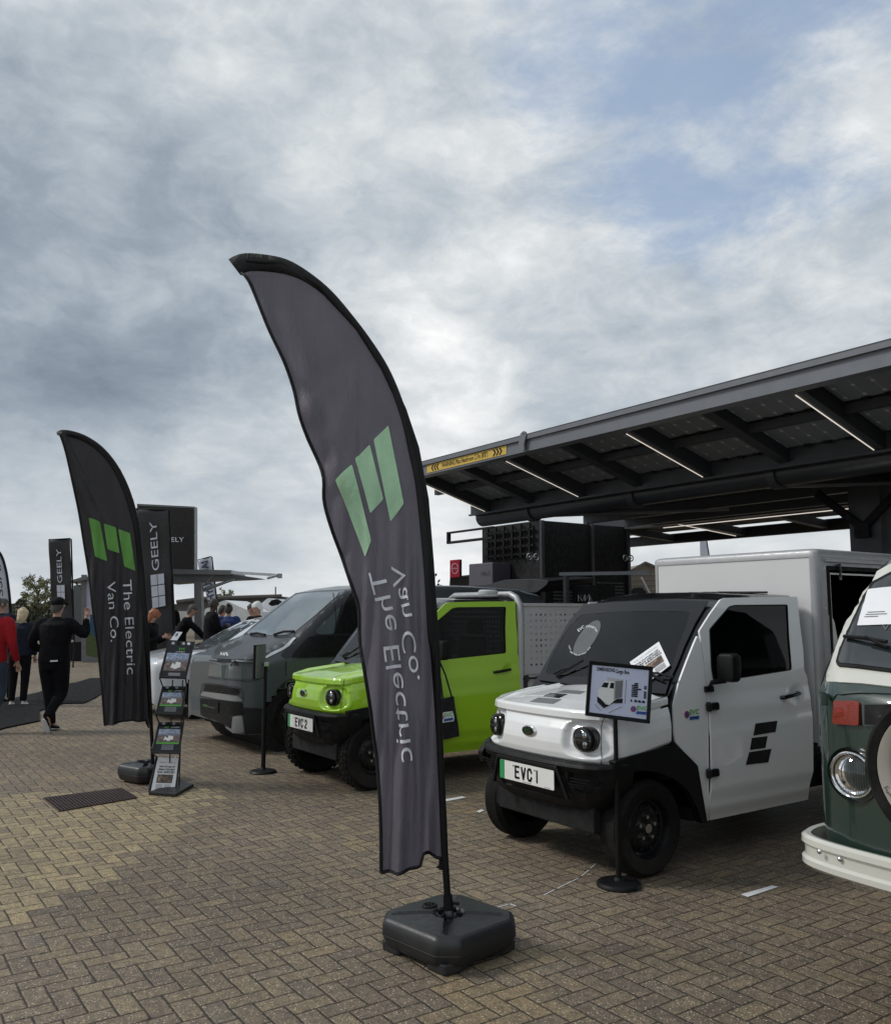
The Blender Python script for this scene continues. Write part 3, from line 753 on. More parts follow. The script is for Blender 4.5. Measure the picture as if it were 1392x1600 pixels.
    def hdoor(x, y):
        p, n = hs(x, y)
        # pressed crease: lower part of the door stands proud, tucks in at the sill
        k = 0.0
        zc_ = p.z; bulge = .012*max(0, min(1, (1.02-zc_)/.10))*max(0, min(1, (zc_-.36)/.08)) + .006*max(0, min(1, (.80+.05*(p.y-4.4)-zc_)/.05))*max(0, min(1, (zc_-.36)/.08))
        dh = math.hypot((p.y-5.36)/.055, (zc_-.965)/.045)
        if dh < 1.25: bulge -= .016*max(0, 1-dh/1.25)**.6
        return p+Vector((bulge, 0, 0)), Vector((1, 0, .0))
    door = patch('door', paint, T, dp, hdoor, 5, .016, .014, holes=[wh], bev=.003)
    patch('door_window', 'side_glass', door, [(lerp(p[0], 1187, -.012), lerp(p[1], 1005, -.012)) for p in win_px], hs, 12, .010, .004)
    patch('window_seal', 'black_matt', door, [(lerp(p[0], 1187, -.004), lerp(p[1], 1005, -.004)) for p in wh], hs, 8, .0155, .003, holes=[[(lerp(p[0], 1187, .028), lerp(p[1], 1005, .028)) for p in wh]])
    sx = XC+.62+.028
    fv, ff = fill([(4.44, .26), (4.46, 1.0), (4.50, 1.32), (4.68, 1.60), (5.46, 1.61), (5.50, 1.1), (5.50, .30)], .08, [[(4.56, 1.11), (4.62, 1.32), (4.75, 1.54), (5.36, 1.54), (5.38, 1.12)]])
    q = P(); nfv = len(fv); q.add([(XC-.628, a, b) for a, b in fv]+[(XC-.644, a, b) for a, b in fv], [tuple(f) for f in ff]+[tuple(nfv+i for i in reversed(f)) for f in ff]); fd = q.obj('door', paint, T)
    q = P(); q.prism([(XC-.636, a, b) for a, b in [(4.56, 1.11), (4.62, 1.32), (4.75, 1.54), (5.36, 1.54), (5.38, 1.12)]], (-.004, 0, 0)); q.obj('door_window', 'clear_side', fd)
    # handle
    q = P(); a = onx(1222, 1091, sx+.012); b = onx(1251, 1083, sx+.012); q.tube([a+Vector((-.03, 0, 0)), a.lerp(b, .08), a.lerp(b, .5)+Vector((.008, 0, 0)), a.lerp(b, .92), b+Vector((-.03, 0, 0))], [.012, .014, .0135, .014, .012], 10)
    q.obj('handle', 'black_gloss', door, smooth=True)
    # hinges
    for cy_ in (1104, 1208):
        c = onx(1115, cy_, sx+.01); q = P(); q.box(c, (.035, .085, .050)); q.cyl(c+Vector((.0, -.045, -.03)), c+Vector((.0, -.045, .03)), .018, n=14); q.obj('hinge', 'black_gloss', door, bev=.012, seg=3)
    # mirror
    c = onx(1139, 1044, XC+.62+.13)
    def mring(d, k):
        return [c+Vector((x*k, d, z*k)) for x, z in rounded([(-.062, -.085), (.055, -.085), (.066, -.04), (.066, .075), (.05, .09), (-.05, .09), (-.066, .06)], .02)]
    q = P(); q.loft([mring(-.045, .80), mring(-.04, .92), mring(-.02, 1), mring(.02, 1), mring(.035, .94)])
    mir = q.obj('wing_mirror', 'black_plastic', T, smooth=40)
    q = P(); b0 = onx(1108, 1077, sx); q.box(b0+Vector((-.005, 0, 0)), (.03, .07, .035)); q.tube([b0+Vector((.01, 0, .01)), onx(1112, 1067, XC+.70), c+Vector((-.03, 0, -.075))], [.018, .015, .02], 10); q.obj('mirror_arm', 'black_plastic', mir, bev=.004)
    # --- flared wheel arch cladding joined to the black band
    fl = rd([(956, 1190), (985, 1180), (1043, 1165.5), (1058, 1168), (1086, 1196), (1101, 1285), (1093, 1287), (1085, 1262), (1072, 1236), (1050, 1217), (1022, 1206), (995, 1203), (972, 1208), (962, 1206)], 3)
    patch('wheel_arch', 'black_plastic', T, fl, hx(XC+.628), 6, .022, .05, bev=.006)
    fo = [(3.62, .58), (3.70, .66), (4.05, .70), (4.20, .66), (4.36, .28), (4.30, .27), (4.22, .42), (4.10, .55), (3.90, .60), (3.74, .57), (3.64, .50)]
    P().prism([(XC-.60, y, z) for y, z in rounded(fo, .02)], (-.05, 0, 0)).obj('wheel_arch', 'black_plastic', T, bev=.006)
    # wheel wells and chassis
    q = P(); q.bb(XC-.44, XC+.44, 3.62, 7.35, .27, .44)
    q.bb(XC-.60, XC+.60, 4.30, 5.50, .26, .34); q.bb(XC-.61, XC+.61, 3.66, 4.25, .60, .64)
    q.cyl((XC-.55, AX, .275), (XC+.55, AX, .275), .04, n=12); q.obj('chassis', 'black_matt', T)
    r_ = .275 if white else .300; w_ = .160 if white else .19
    for y in (AX, AX+2.35):
        for sg in (1, -1): wheel(T, (XC+sg*(.62-w_/2+.005), y+(.0), r_-.003), sg, r_, w_, 'rim_black', not white, rimr=.175)
    # --- cab interior
    q = P(); q.bb(XC-.56, XC+.56, 4.12, 4.32, .78, .98); q.obj('dashboard', 'black_plastic', T, bev=.03, seg=3)
    q = P(); q.lathe([(.165, 0), (.178, .012), (.165, .024), (.152, .012)], (XC+.28, 4.42, 1.03), Vector((0, .7, .7)), 30, close=True); q.cyl((XC+.28, 4.30, .94), (XC+.28, 4.43, 1.04), .03); q.obj('steering_wheel', 'black_plastic', T, smooth=True)
    for sx_ in (-.28, .28):
        q = P(); q.bb(XC+sx_-.20, XC+sx_+.20, 4.75, 5.15, .62, .76); q.beam((XC+sx_, 5.12, .74), (XC+sx_, 5.22, 1.28), .38, .10, (0, 1, 0)); q.beam((XC+sx_, 5.22, 1.30), (XC+sx_, 5.25, 1.46), .22, .08, (0, 1, 0)); q.obj('seat', 'black_matt', T, bev=.04, seg=3)
    q = P(); q.bb(XC-.58, XC+.58, 4.10, 5.5, .52, .60); q.obj('cab_floor', 'black_matt', T)
    perforated('rear_guard', 'guard_grey', T, (XC-.50, 5.44, 1.08), (1, 0, 0), (0, 0, 1), 20, 9, 1.0, .50, .0165, .03, .003)
    q = P(); q.beam((XC-.52, 5.43, 1.02), (XC-.50, 5.43, 1.60), .02, .02, (0, 1, 0)); q.beam((XC+.52, 5.43, 1.02), (XC+.50, 5.43, 1.60), .02, .02, (0, 1, 0)); q.obj('guard_frame', 'guard_grey', T)
    # wipers
    for (x0, y0), (x1, y1) in (((868, 1056), (898, 1046)), ((1055, 1062), (1010, 1054))):
        a, n1 = hws(x0, y0); b_, n2 = hws(x1, y1); q = P(); q.tube([a+n1*.02, a.lerp(b_, .5)+n1*.035, b_+n2*.02], [.009, .007, .005], 8)
        q.beam(b_+n2*.012+(a-b_)*.75+Vector((0, -.03, -.02)), b_+n2*.012+(b_-a)*.5+Vector((0, 0, .03)), .008, .016); q.obj('wiper', 'black_matt', T)
    # oval sticker on the windscreen
    ov = [(917.5+21*math.cos(t)*.86+13*math.sin(t)*.9, 998+27*-math.sin(t)+8*math.cos(t)*-.9) for t in [2*math.pi*k/28 for k in range(28)]]
    st_ = patch('windscreen_sticker', 'sticker_haze', T, ov, hws, 5, .0055, .001)
    def curve_text(s, pts, size, mt):
        v, f = textverts(s, 1, sub=.25); w0 = min(a for a, b in v); w1 = max(a for a, b in v); N = len(pts)-1
        out = []
        for a, b in v:
            t = (a-w0)/(w1-w0)*N; i = min(int(t), N-1); k = t-i; p0, p1 = Vector(pts[i]), Vector(pts[i+1]); p = p0.lerp(p1, k); d = (p1-p0).normalized(); nrm = Vector((d.y, -d.x)); c = p+nrm*(b*size); out.append((c.x, c.y))
        q = P(); q.add([(lambda h: h[0]+h[1]*.0072)(hws(*o_)) for o_ in out], f); q.obj('lettering', mt, st_, fix=False)
    if white:
        curve_text('EVC citysprint', [(904, 987), (912, 981), (921, 979), (929, 981), (934, 988)], 6, 'paper')
        curve_text("Let's get you on your next", [(890, 1010), (894, 1021), (904, 1025), (915, 1021), (923, 1012)], 3.6, 'paper')
    return T, cab, hs, px
mat('guard_grey', (.62, .63, .64), .5)
mat('sticker_haze', (.075, .085, .09), .5)
glass('clear_side', (.95, .96, .97), .4)
TW, cabW, hsW, pxof = make_truck(True)
TG, cabG, _h, _p = make_truck(False); TG.location = Vector((XC, AX, 0))+Vector((-3.04, -.07, 0))
# ---------------------------------------------------------------- cargo box of the white truck
BX0, BX1, BY0, BY1, BZ0, BZ1 = -5.04, -3.53, 5.60, 7.75, .60, 1.965
r = .055
def postloop(cx, cy, sx, sy):
    # quarter rounded corner post seen from above, (sx, sy) point outward
    L = [(0, 0)]+[(sx*r*math.sin(t), sy*r*math.cos(t)) for t in [math.pi/2*k/8 for k in range(9)]]
    return [(cx-sx*r+a, cy-sy*r+b_) for a, b_ in L]
for cx, sx in ((BX0, -1), (BX1, 1)):
    for cy, sy in ((BY0, -1), (BY1, 1)):
        box = P(); box.prism([(x, y, BZ0) for x, y in postloop(cx, cy, sx, sy)], (0, 0, BZ1-r-BZ0)); box.obj('corner_post', 'aluminium', TW, smooth=True)
q = P(); q.bb(BX0+r, BX1-r, BY0+.006, BY0+.03, BZ0+.02, BZ1-r); q.obj('front_panel', 'box_white', TW)
q = P(); q.bb(BX0+.004, BX0+.03, BY0+r, BY1-r, BZ0, BZ1-r); q.obj('side_panel', 'box_white', TW)
q = P()      # roof with rounded edge rails
def rl(z, k): return [Vector((x, y, z)) for x, y in rounded([(BX0+k, BY0+k), (BX1-k, BY0+k), (BX1-k, BY1-k), (BX0+k, BY1-k)], .06, 6)]
q.loft([rl(BZ1-.055, 0), rl(BZ1-.02, .0), rl(BZ1-.006, .008), rl(BZ1+.004, .024), rl(BZ1+.008, .05)]); q.obj('box_roof', 'aluminium', TW, smooth=True)
q = P(); q.bb(BX0+r, BX1-.012, BY0+.03, BY1, BZ0, BZ0+.05); q.obj('box_floor', 'black_matt', TW)
# near side: post, top rail, opening with black seal and dark lining
q = P(); q.bb(BX1-.03, BX1-.003, BY0+r, BY0+.125, BZ0+.012, BZ1-r); q.bb(BX1-.03, BX1-.003, BY0+.125, BY1-r, BZ1-.115, BZ1-r); q.bb(BX1-.03, BX1-.003, BY0+.125, BY1-r, BZ0, BZ0+.08); q.bb(BX1-.03, BX1-.003, BY1-.14, BY1-r, BZ0+.08, BZ1-.115); q.obj('door_frame', 'aluminium', TW, bev=.002)
q = P(); q.bb(BX1-.0035, BX1+.004, BY0+.130, BY0+.155, BZ0+.08, BZ1-.12); q.bb(BX1-.0035, BX1+.004, BY0+.155, BY1-.14, BZ1-.145, BZ1-.12); q.obj('door_seal', 'black_matt', TW)
q = P(); q.bb(BX1-.022, BX1-.010, BY0+.170, BY1-.15, BZ1-.175, BZ1-.163); q.bb(BX1-.022, BX1-.010, BY0+.170, BY0+.182, BZ0+.08, BZ1-.175); q.obj('inner_trim', 'plate_white', TW)
q = P(); q.bb(BX1-.005, BX1+.016, BY0+.10, BY1-.08, BZ1-.088, BZ1-.066); q.obj('rain_gutter', 'aluminium', TW, bev=.003)
q = P(); q.bb(BX0+.032, BX0+.045, BY0+.05, BY1-.04, BZ0+.05, BZ1-.06); q.bb(BX0+.04, BX1-.06, BY0+.032, BY0+.045, BZ0+.05, BZ1-.06); q.bb(BX0+.04, BX1-.06, BY1-.06, BY1-.04, BZ0+.05, BZ1-.06); q.bb(BX0+.04, BX1-.04, BY0+.05, BY1-.06, BZ1-.075, BZ1-.06); q.obj('box_lining', 'black_matt', TW)
for z in (.75, .98, 1.26, 1.55, 1.83):
    q = P(); q.cyl((BX1-.004, BY0+.09, z), (BX1+.001, BY0+.09, z), .006, n=10); q.obj('rivet', 'bolt_steel', TW)
c = Vector((BX1+.012, 5.86, 1.82))
q = P(); q.box(c+Vector((0, 0, .035)), (.012, .05, .02)); q.cyl(c+Vector((.008, 0, .05)), c+Vector((.008, 0, -.05)), .009, n=10); q.cyl(c+Vector((.012, -.02, -.0)), c+Vector((.012, .02, -.0)), .007, n=10); q.box(c+Vector((.004, 0, -.055)), (.014, .032, .03)); q.obj('latch', 'black_gloss', TW, bev=.002)
q = P(); pz = [(5.88, .62), (5.98, .62), (6.02, 1.12), (6.01, 1.20), (5.95, 1.46), (5.91, 1.50), (5.88, 1.50)]
q.prism([(BX1-.10, y, z) for y, z in rounded(pz, .02)], (-.012, 0, 0)); wb = q.obj('inner_board', 'plate_white', TW)
q = P(); q.bb(BX1-.099, BX1-.094, 5.885, 6.035, 1.13, 1.165); q.obj('board_stripe', 'ink', wb)
# markings on the door
for poly in (zA((950, 800), (1068, 785), (1058, 845), (938, 865)), zA((930, 878), (1015, 868), (1003, 932), (920, 943)), zA((915, 955), (1036, 937), (1018, 1010), (897, 1024))):
    patch('door_decal', 'ink', TW, poly, lambda x, y: (onx(x, y, XC+.620), Vector((1, 0, 0))), 6, .0372, .0012)
def maker_badge(root, o, right, up, s):
    """small round flag and two word lines"""
    right = Vector(right).normalized(); up = Vector(up).normalized(); n = right.cross(up); o = Vector(o)
    loop = lambda r_, d: [o+right*(-.052*s+math.cos(t)*r_)+up*(.004*s+math.sin(t)*r_)+n*d for t in [2*math.pi*k/20 for k in range(20)]]
    b_ = P().loft([loop(.022*s, 0), loop(.022*s, .002)]).obj('badge_disc', 'red', root)
    q = P()
    for a in range(4):
        t = a*math.pi/4+.2; q.beam(o+right*(-.052*s-math.cos(t)*.02*s)+up*(.004*s-math.sin(t)*.02*s)+n*.003, o+right*(-.052*s+math.cos(t)*.02*s)+up*(.004*s+math.sin(t)*.02*s)+n*.003, .004*s, .001, n)
    q.obj('badge_cross', 'logo_blue', b_)
    text('badge_lettering', 'EVC', 'logo_green', root, o+right*(.016*s)+up*.014*s, right, up, .042*s, width=.085*s, bold=.001)
    c = [o+right*(a*s)+up*(b*s) for a, b in ((-.030, -.030), (.058, -.030), (.060, -.010), (-.026, -.010))]
    P().prism(c, n*.0015).obj('badge_bar', 'logo_blue', root)
    text('badge_small_lettering', 'CITYSPRINT', 'black_matt', root, o+right*.015*s+up*-.020*s+n*.001, right, up, .017*s, width=.080*s)
maker_badge(TW, onx(1082, 1117, XC+.638), (0, 1, 0), (0, 0, 1), 1.0)
# leaflets behind the glass
def leaflet(name, px4, plane, label, n_, title):
    pts = [onp(x, y, *plane) for x, y in px4]; q = P(); q.prism(pts, Vector(n_)*.002); o = q.obj(name, 'paper', None)
    tag(o, label, 'leaflet'); c = sum(pts, Vector())/4; rt = (pts[1]-pts[0]); up = (pts[0]-pts[3]); w = rt.length; h = up.length; rt.normalize(); up.normalize(); nn = rt.cross(up)
    return o, c, rt, up, w, h, nn
sc = 4.35
WP, WN = Vector((XC, 4.10, 1.026)), Vector((0, -.54, .52)).normalized()
lf = [(740+1068/sc, 900+598/sc), (740+1258/sc, 900+450/sc), (740+1338/sc, 900+610/sc), (740+1215/sc, 900+700/sc)]
lf = [(984, 1035), (1029.5, 1003), (1047, 1040), (1003, 1074)]
o, c, rt, up, w, h, nn = leaflet('leaflet', lf, (WP+WN*.014, WN), 'white printed leaflet tucked under the wiper of the white truck', WN, '')
def newspaper(o, c, rt, up, w, h, nn, pic=True):
    L = lambda s, u, v, sz, wd, mt='ink', **k: text('headline', s, mt, o, c+rt*(u*w)+up*(v*h)+nn*.003, rt, up, sz*h, width=wd*w, **k)
    L('THE EVC DISPATCH', 0, .36, .055, .8, 'sticker_grey'); L('THE FUTURE OF', 0, .24, .075, .78, bold=.0006); L('URBAN DELIVERY', 0, .16, .075, .84, bold=.0006); L('HAS ARRIVED', 0, .08, .085, .84, bold=.0006)
    if pic:
        q = P(); q.prism([c+rt*(a*w)+up*(b*h)+nn*.0035 for a, b in ((-.38, -.22), (.38, -.22), (.38, .02), (-.38, .02))], nn*.0008); q.obj('photo_print', 'print_dark', o)
        q = P()
        for k in range(6):
            for s in (-1, 1): q.beam(c+rt*(s*.2*w-.16*w)+up*((-.27-.03*k)*h)+nn*.0035, c+rt*(s*.2*w+.16*w)+up*((-.27-.03*k)*h)+nn*.0035, .009*h, .0006, nn)
        q.obj('text_lines', 'sticker_grey', o)
m, b, out = newmat('print_dark')
tcn = b.n('ShaderNodeTexCoord').outputs['Object']
c_ = b.ramp(b.noise(tcn, 30, 5, .7).outputs[0], [(.3, (.02, .015, .015)), (.5, (.09, .06, .045)), (.62, (.30, .20, .12)), (.75, (.5, .45, .42))])
b.put(out.inputs[0], b.n('ShaderNodeBsdfPrincipled', ins={'Base Color': c_, 'Roughness': .3}).outputs[0])
newspaper(o, c, rt, up, w, h, nn)
q = [(1108, 1009), (1124, 1008), (1127, 1050), (1110, 1064)]
P_ = (Vector((XC+.585, 0, 1)), Vector((1, 0, 0)))
o, c, rt, up, w, h, nn = leaflet('leaflet', q, P_, 'white and green flyer standing inside the door window of the white truck', (1, 0, 0), '')
P().prism([c+rt*(a*w)+up*(b_*h)+nn*.0025 for a, b_ in ((-.5, -.5), (.45, -.46), (.45, -.32), (-.5, -.36))], nn*.0008).obj('flyer_band', 'logo_green', o)
P().prism([c+rt*(a*w)+up*(b_*h)+nn*.0025 for a, b_ in ((-.45, .25), (.0, .25), (.0, .42), (-.45, .42))], nn*.0008).obj('flyer_picture', 'print_dark', o)
# ---------------------------------------------------------------- green truck: hoop, load bed, tote bag
GX = XC-3.04; G0 = Vector((GX, AX-.07, 0)); side = GX+.60
q = P(); hp = [(side+.03, 5.46, .60), (side+.03, 5.46, 1.50), (side+.02, 5.46, 1.60), (side-.03, 5.46, 1.665), (side-.12, 5.46, 1.70), (GX, 5.46, 1.70), (2*GX-side+.12, 5.46, 1.70), (2*GX-side+.03, 5.46, 1.665), (2*GX-side-.03, 5.46, 1.5), (2*GX-side-.03, 5.46, .60)]
q.tube([Vector(p) for p in hp], .032, 12); q.obj('roll_hoop', 'aluminium', TG, smooth=True)
q = P(); q.lathe([(.0, .045), (.085, .045), (.10, .03), (.10, .0)], (side-.28, 5.30, 1.70), (0, 0, 1), 28); q.obj('roof_lamp', 'bed_grey', TG, smooth=True)
perforated('side_mesh', 'bed_grey', TG, (side+.04, 5.50, .92), (0, 1, 0), (0, 0, 1), 26, 9, 1.80, .66, .0155, .055, .004)
perforated('side_mesh', 'bed_grey', TG, (2*GX-side-.04, 5.50, .92), (0, 1, 0), (0, 0, 1), 26, 9, 1.80, .66, .0155, .055, .004)
q = P(); q.bb(side+.018, side+.056, 5.485, 7.35, 1.58, 1.61); q.bb(side+.018, side+.056, 7.30, 7.34, .60, 1.58); q.obj('rail', 'bed_grey', TG, bev=.004)
q = P(); q.bb(side+.0, side+.045, 5.50, 7.34, .60, .90); q.bb(2*GX-side-.045, 2*GX-side, 5.50, 7.34, .60, .90); q.bb(2*GX-side, side, 7.30, 7.34, .60, 1.0); q.bb(2*GX-side, side, 5.50, 7.33, .56, .60); q.obj('drop_side', 'bed_grey', TG, bev=.006)
q = P(); q.bb(side+.046, side+.052, 5.56, 7.28, .86, .875); q.bb(side+.046, side+.052, 5.56, 7.28, .74, .755); q.obj('side_ridge', 'bed_grey', TG)
q = P(); c = Vector((side+.06, 5.50, .88)); q.cyl(c+Vector((0, -.04, 0)), c+Vector((0, .14, 0)), .010, n=10); q.box(c, (.03, .05, .06)); q.box(c+Vector((.0, .15, 0)), (.02, .03, .03)); q.box(c+Vector((0, -.01, -.10)), (.03, .04, .14)); q.obj('latch', 'black_gloss', TG, bev=.003)
mat('canvas_black', (.012, .012, .014), .9, bump=.3, bs=300)
tb = [(686, 1093), (709, 1088), (717, 1151), (686, 1157), (650, 1160), (652, 1098)]
bagX = side+.12
q = P(); pts = [onx(x, y, bagX) for x, y in rounded(tb, 1.5)]
bagp = fill([(p.y, p.z) for p in pts], .03)
top = []; bot = []
ym = sum(p.y for p in pts)/len(pts); zm = sum(p.z for p in pts)/len(pts)
for y, z in bagp[0]:
    k = .022*math.exp(-((y-ym)/.13)**2-((z-zm+.05)/.15)**2); wv = .006*math.sin(y*40+z*22)
    top.append((bagX+.006+k+wv, y, z)); bot.append((bagX-.006-k+wv*.5, y, z))
N = len(top); fs = list(bagp[1])+[tuple(N+i for i in reversed(f)) for f in bagp[1]]; cnt = {}
for f in bagp[1]:
    for i in range(len(f)): cnt[(f[i], f[(i+1) % len(f)])] = 1
fs += [(a, N+a, N+c_, c_) for (a, c_) in cnt if (c_, a) not in cnt]
q.add(top+bot, fs)
BAG = thing('tote_bag', 'black canvas tote bag hanging by its straps on the mirror of the lime green truck', 'bag', onx(690, 1150, bagX))
q.obj('bag_body', 'canvas_black', BAG, smooth=50)
q = P()
mirc = Vector((side+.10, 4.58, 1.10))
q.tube([onx(692, 1093, bagX), onx(688, 1060, bagX), onx(682, 1030, bagX+.0)], .008, 6); q.tube([onx(706, 1090, bagX), onx(696, 1055, bagX), onx(684, 1028, bagX)], .008, 6); q.obj('strap', 'canvas_black', BAG)
oo = onx(698, 1121, bagX+.036)
maker_badge(BAG, oo+Vector((0, 0, .0)), (0, 1, .06), (0, -.06, 1), 1.15)
P().prism([oo+Vector((-.002, a, b_)) for a, b_ in rounded([(-.045, -.045), (.08, -.040), (.082, .0), (.065, .05), (-.04, .045)], .01)], (.001, 0, 0)).obj('print_outline', 'paper', BAG)
# ---------------------------------------------------------------- sign stand in front of the white truck
b0 = onz(967, 1385); ST = thing('sign_stand', 'black floor stand holding a framed dimensions poster in front of the white truck', 'sign stand', b0)
BR = 34/1350*4.83
q = P(); q.lathe([(0, 0), (BR, 0), (BR+.003, .006), (BR, .018), (BR-.008, .026), (BR*.75, .030), (.03, .034), (.022, .05), (0, .05)], b0, (0, 0, 1), 48); q.obj('base', 'black_plastic', ST, smooth=True)
dcam = (b0-CAM); dcam.z = 0; dcam.normalize()
ptop = onp(968, 1128, b0, dcam)
q = P(); q.cyl(b0+Vector((0, 0, .03)), Vector((b0.x, b0.y, .62)), .0155, n=20); q.cyl(Vector((b0.x, b0.y, .60)), Vector((b0.x, b0.y, .68)), .0175, n=20); q.cyl(Vector((b0.x, b0.y, .62)), Vector((b0.x, b0.y, ptop.z+.03)), .0125, n=20); q.obj('pole', 'black_plastic', ST, smooth=True)
# frame: corners traced on an upright plane turned slightly to the right
fc = [(919.5, 1033), (1019, 1042.5), (1014, 1131.5), (913.5, 1118.5)]
yaw = Vector((dcam.y, -dcam.x, 0)); fn = (dcam*-1 + yaw*.33 + Vector((0, 0, .22))).normalized(); fp = Vector((b0.x, b0.y, ptop.z))-dcam*.035
C4 = [onp(x, y, fp, fn) for x, y in fc]
def bil(u, v): return C4[3].lerp(C4[2], u).lerp(C4[0].lerp(C4[1], u), v)
fr = P(); W_ = (C4[1]-C4[0]).length; H_ = (C4[0]-C4[3]).length; fw = .021; uu, vv = fw/W_, fw/H_
outer = [bil(0, 0), bil(1, 0), bil(1, 1), bil(0, 1)]; inner = [bil(uu, vv), bil(1-uu, vv), bil(1-uu, 1-vv), bil(uu, 1-vv)]
for i in range(4):
    j = (i+1) % 4; a, b_, c_, d_ = outer[i], outer[j], inner[j], inner[i]
    fr.add([a, b_, c_, d_, a+fn*.018, b_+fn*.018, c_+fn*.014, d_+fn*.014], [(0, 3, 2, 1), (4, 5, 6, 7), (0, 1, 5, 4), (1, 2, 6, 5), (2, 3, 7, 6), (3, 0, 4, 7)])
fr.obj('frame', 'black_plastic', ST, bev=.003)
q = P(); q.prism([p+fn*.002 for p in [bil(uu*.6, vv*.6), bil(1-uu*.6, vv*.6), bil(1-uu*.6, 1-vv*.6), bil(uu*.6, 1-vv*.6)]], fn*.005); po = q.obj('poster', 'paper_lilac', ST)
ur = (C4[1]-C4[0]).normalized(); uv_ = (C4[0]-C4[3]).normalized(); fnn = ur.cross(uv_)
def pp(u, v, d=.0): return bil(u, v)+fn*(.0078+d)
def ptext(s, u, v, size, w=None, mt='ink', **k): return text('poster_lettering', s, mt, po, pp(u, v), ur, uv_, size*H_, width=(w*W_ if w else None), **k)
ptext('DIMENSIONS', .27, .865, .095, .28, bold=.0007); ptext('Cargo Box', .53, .855, .095, .22, bold=.0007)
q = P()
for k in range(8):
    v = .67-.032*k
    if k: q.box(pp(.70, v), (.006, .006, .006))
    q.beam(pp(.715 if k else .73, v), pp(.79 if k not in (3,) else .84, v), .008, .0012, fn)
    if k and k != 3: q.beam(pp(.885, v-.005), pp(.925, v-.007), .008, .0012, fn)
q.obj('poster_table', 'ink', po)
# small picture of the truck on the poster
def pshape(pts, mt, d=.0): P().prism([pp(u, v, d) for u, v in pts], fn*.0006).obj('poster_picture', mt, po)
pshape([(.30, .73), (.55, .72), (.55, .37), (.43, .29), (.31, .40)], 'steel'); pshape([(.43, .68), (.55, .70), (.545, .40), (.44, .36)], 'sticker_grey', .0008)
pshape([(.22, .56), (.26, .66), (.41, .665), (.42, .28), (.36, .22), (.17, .36), (.17, .48)], 'plate_white', .0016)
pshape([(.215, .545), (.255, .63), (.33, .635), (.31, .54)], 'ink', .0024); pshape([(.345, .54), (.36, .64), (.41, .64), (.41, .54)], 'ink', .0024)
pshape([(.165, .37), (.17, .27), (.28, .17), (.42, .28), (.56, .30), (.56, .38), (.47, .36), (.42, .31), (.36, .24), (.30, .24), (.22, .33)], 'ink', .0024)
q = P(); q.beam(pp(.14, .22), pp(.24, .12), .003, .001, fn); q.beam(pp(.36, .10), pp(.56, .24), .003, .001, fn); q.beam(pp(.60, .30), pp(.60, .72), .003, .001, fn); q.obj('poster_dimension_lines', 'sticker_grey', po)
for k, wdt in enumerate((.03, .05, .05, .05)): pshape([(.68+.06*k, .345), (.68+.06*k+wdt, .345), (.68+.06*k+wdt, .375), (.69+.06*k, .39)], 'ink')
maker_badge(po, pp(.84, .215, .001), ur, uv_, .72*W_/.36)
# ---------------------------------------------------------------- queue post beside the dark van
b0 = onz(411, 1207.5); PS = thing('sign_post', 'slim black floor post with an edge-on clear sign holder beside the dark grey van', 'post', b0)
BR = 21/1350*8.2
q = P(); q.lathe([(0, 0), (BR, 0), (BR+.003, .008), (BR-.01, .022), (.03, .034), (.022, .05), (0, .05)], b0, (0, 0, 1), 40); q.obj('base', 'black_plastic', PS, smooth=True)
dc2 = (b0-CAM); dc2.z = 0; dc2.normalize(); rt2 = Vector((dc2.y, -dc2.x, 0))
zt = onp(411, 1035, b0, dc2).z
q = P(); q.cyl(b0+Vector((0, 0, .03)), (b0.x, b0.y, .62), .021, n=18); q.cyl((b0.x, b0.y, .6), (b0.x, b0.y, zt), .016, n=18); q.obj('pole', 'black_plastic', PS, smooth=True)
a0 = onp(399, 1058, b0, dc2); a1 = onp(411.5, 1010, b0, dc2); wx_ = (a1-a0).dot(rt2)
c0 = onp(405, 1034, b0, dc2); d1 = (rt2*1.0+dc2*2.6).normalized(); hh = onp(404, 1009, b0, dc2).z-onp(404, 1060, b0, dc2).z
for s, mt, nm in ((0, 'acrylic', 'clear_panel'), (1, 'sticker_grey', 'back_panel')):
    q = P(); o1 = c0+rt2*(.012*s)+d1*-.12; q.prism([o1+Vector((0, 0, -hh/2)), o1+d1*.24+Vector((0, 0, -hh/2)), o1+d1*.24+Vector((0, 0, hh/2)), o1+Vector((0, 0, hh/2))], rt2*.006); q.obj(nm, mt, PS)
q = P(); o1 = c0+d1*-.125
for z in (-hh/2, hh/2): q.beam(o1+Vector((0, 0, z)), o1+d1*.25+Vector((0, 0, z)), .03, .012)
for k in (0, .25): q.beam(o1+d1*k+Vector((0, 0, -hh/2)), o1+d1*k+Vector((0, 0, hh/2)), .014, .026, d1)
q.obj('sign_frame', 'black_plastic', PS)
q = P(); q.box(Vector((b0.x, b0.y, zt-.02)), (.05, .05, .04)); q.obj('clamp', 'steel', PS, bev=.005)
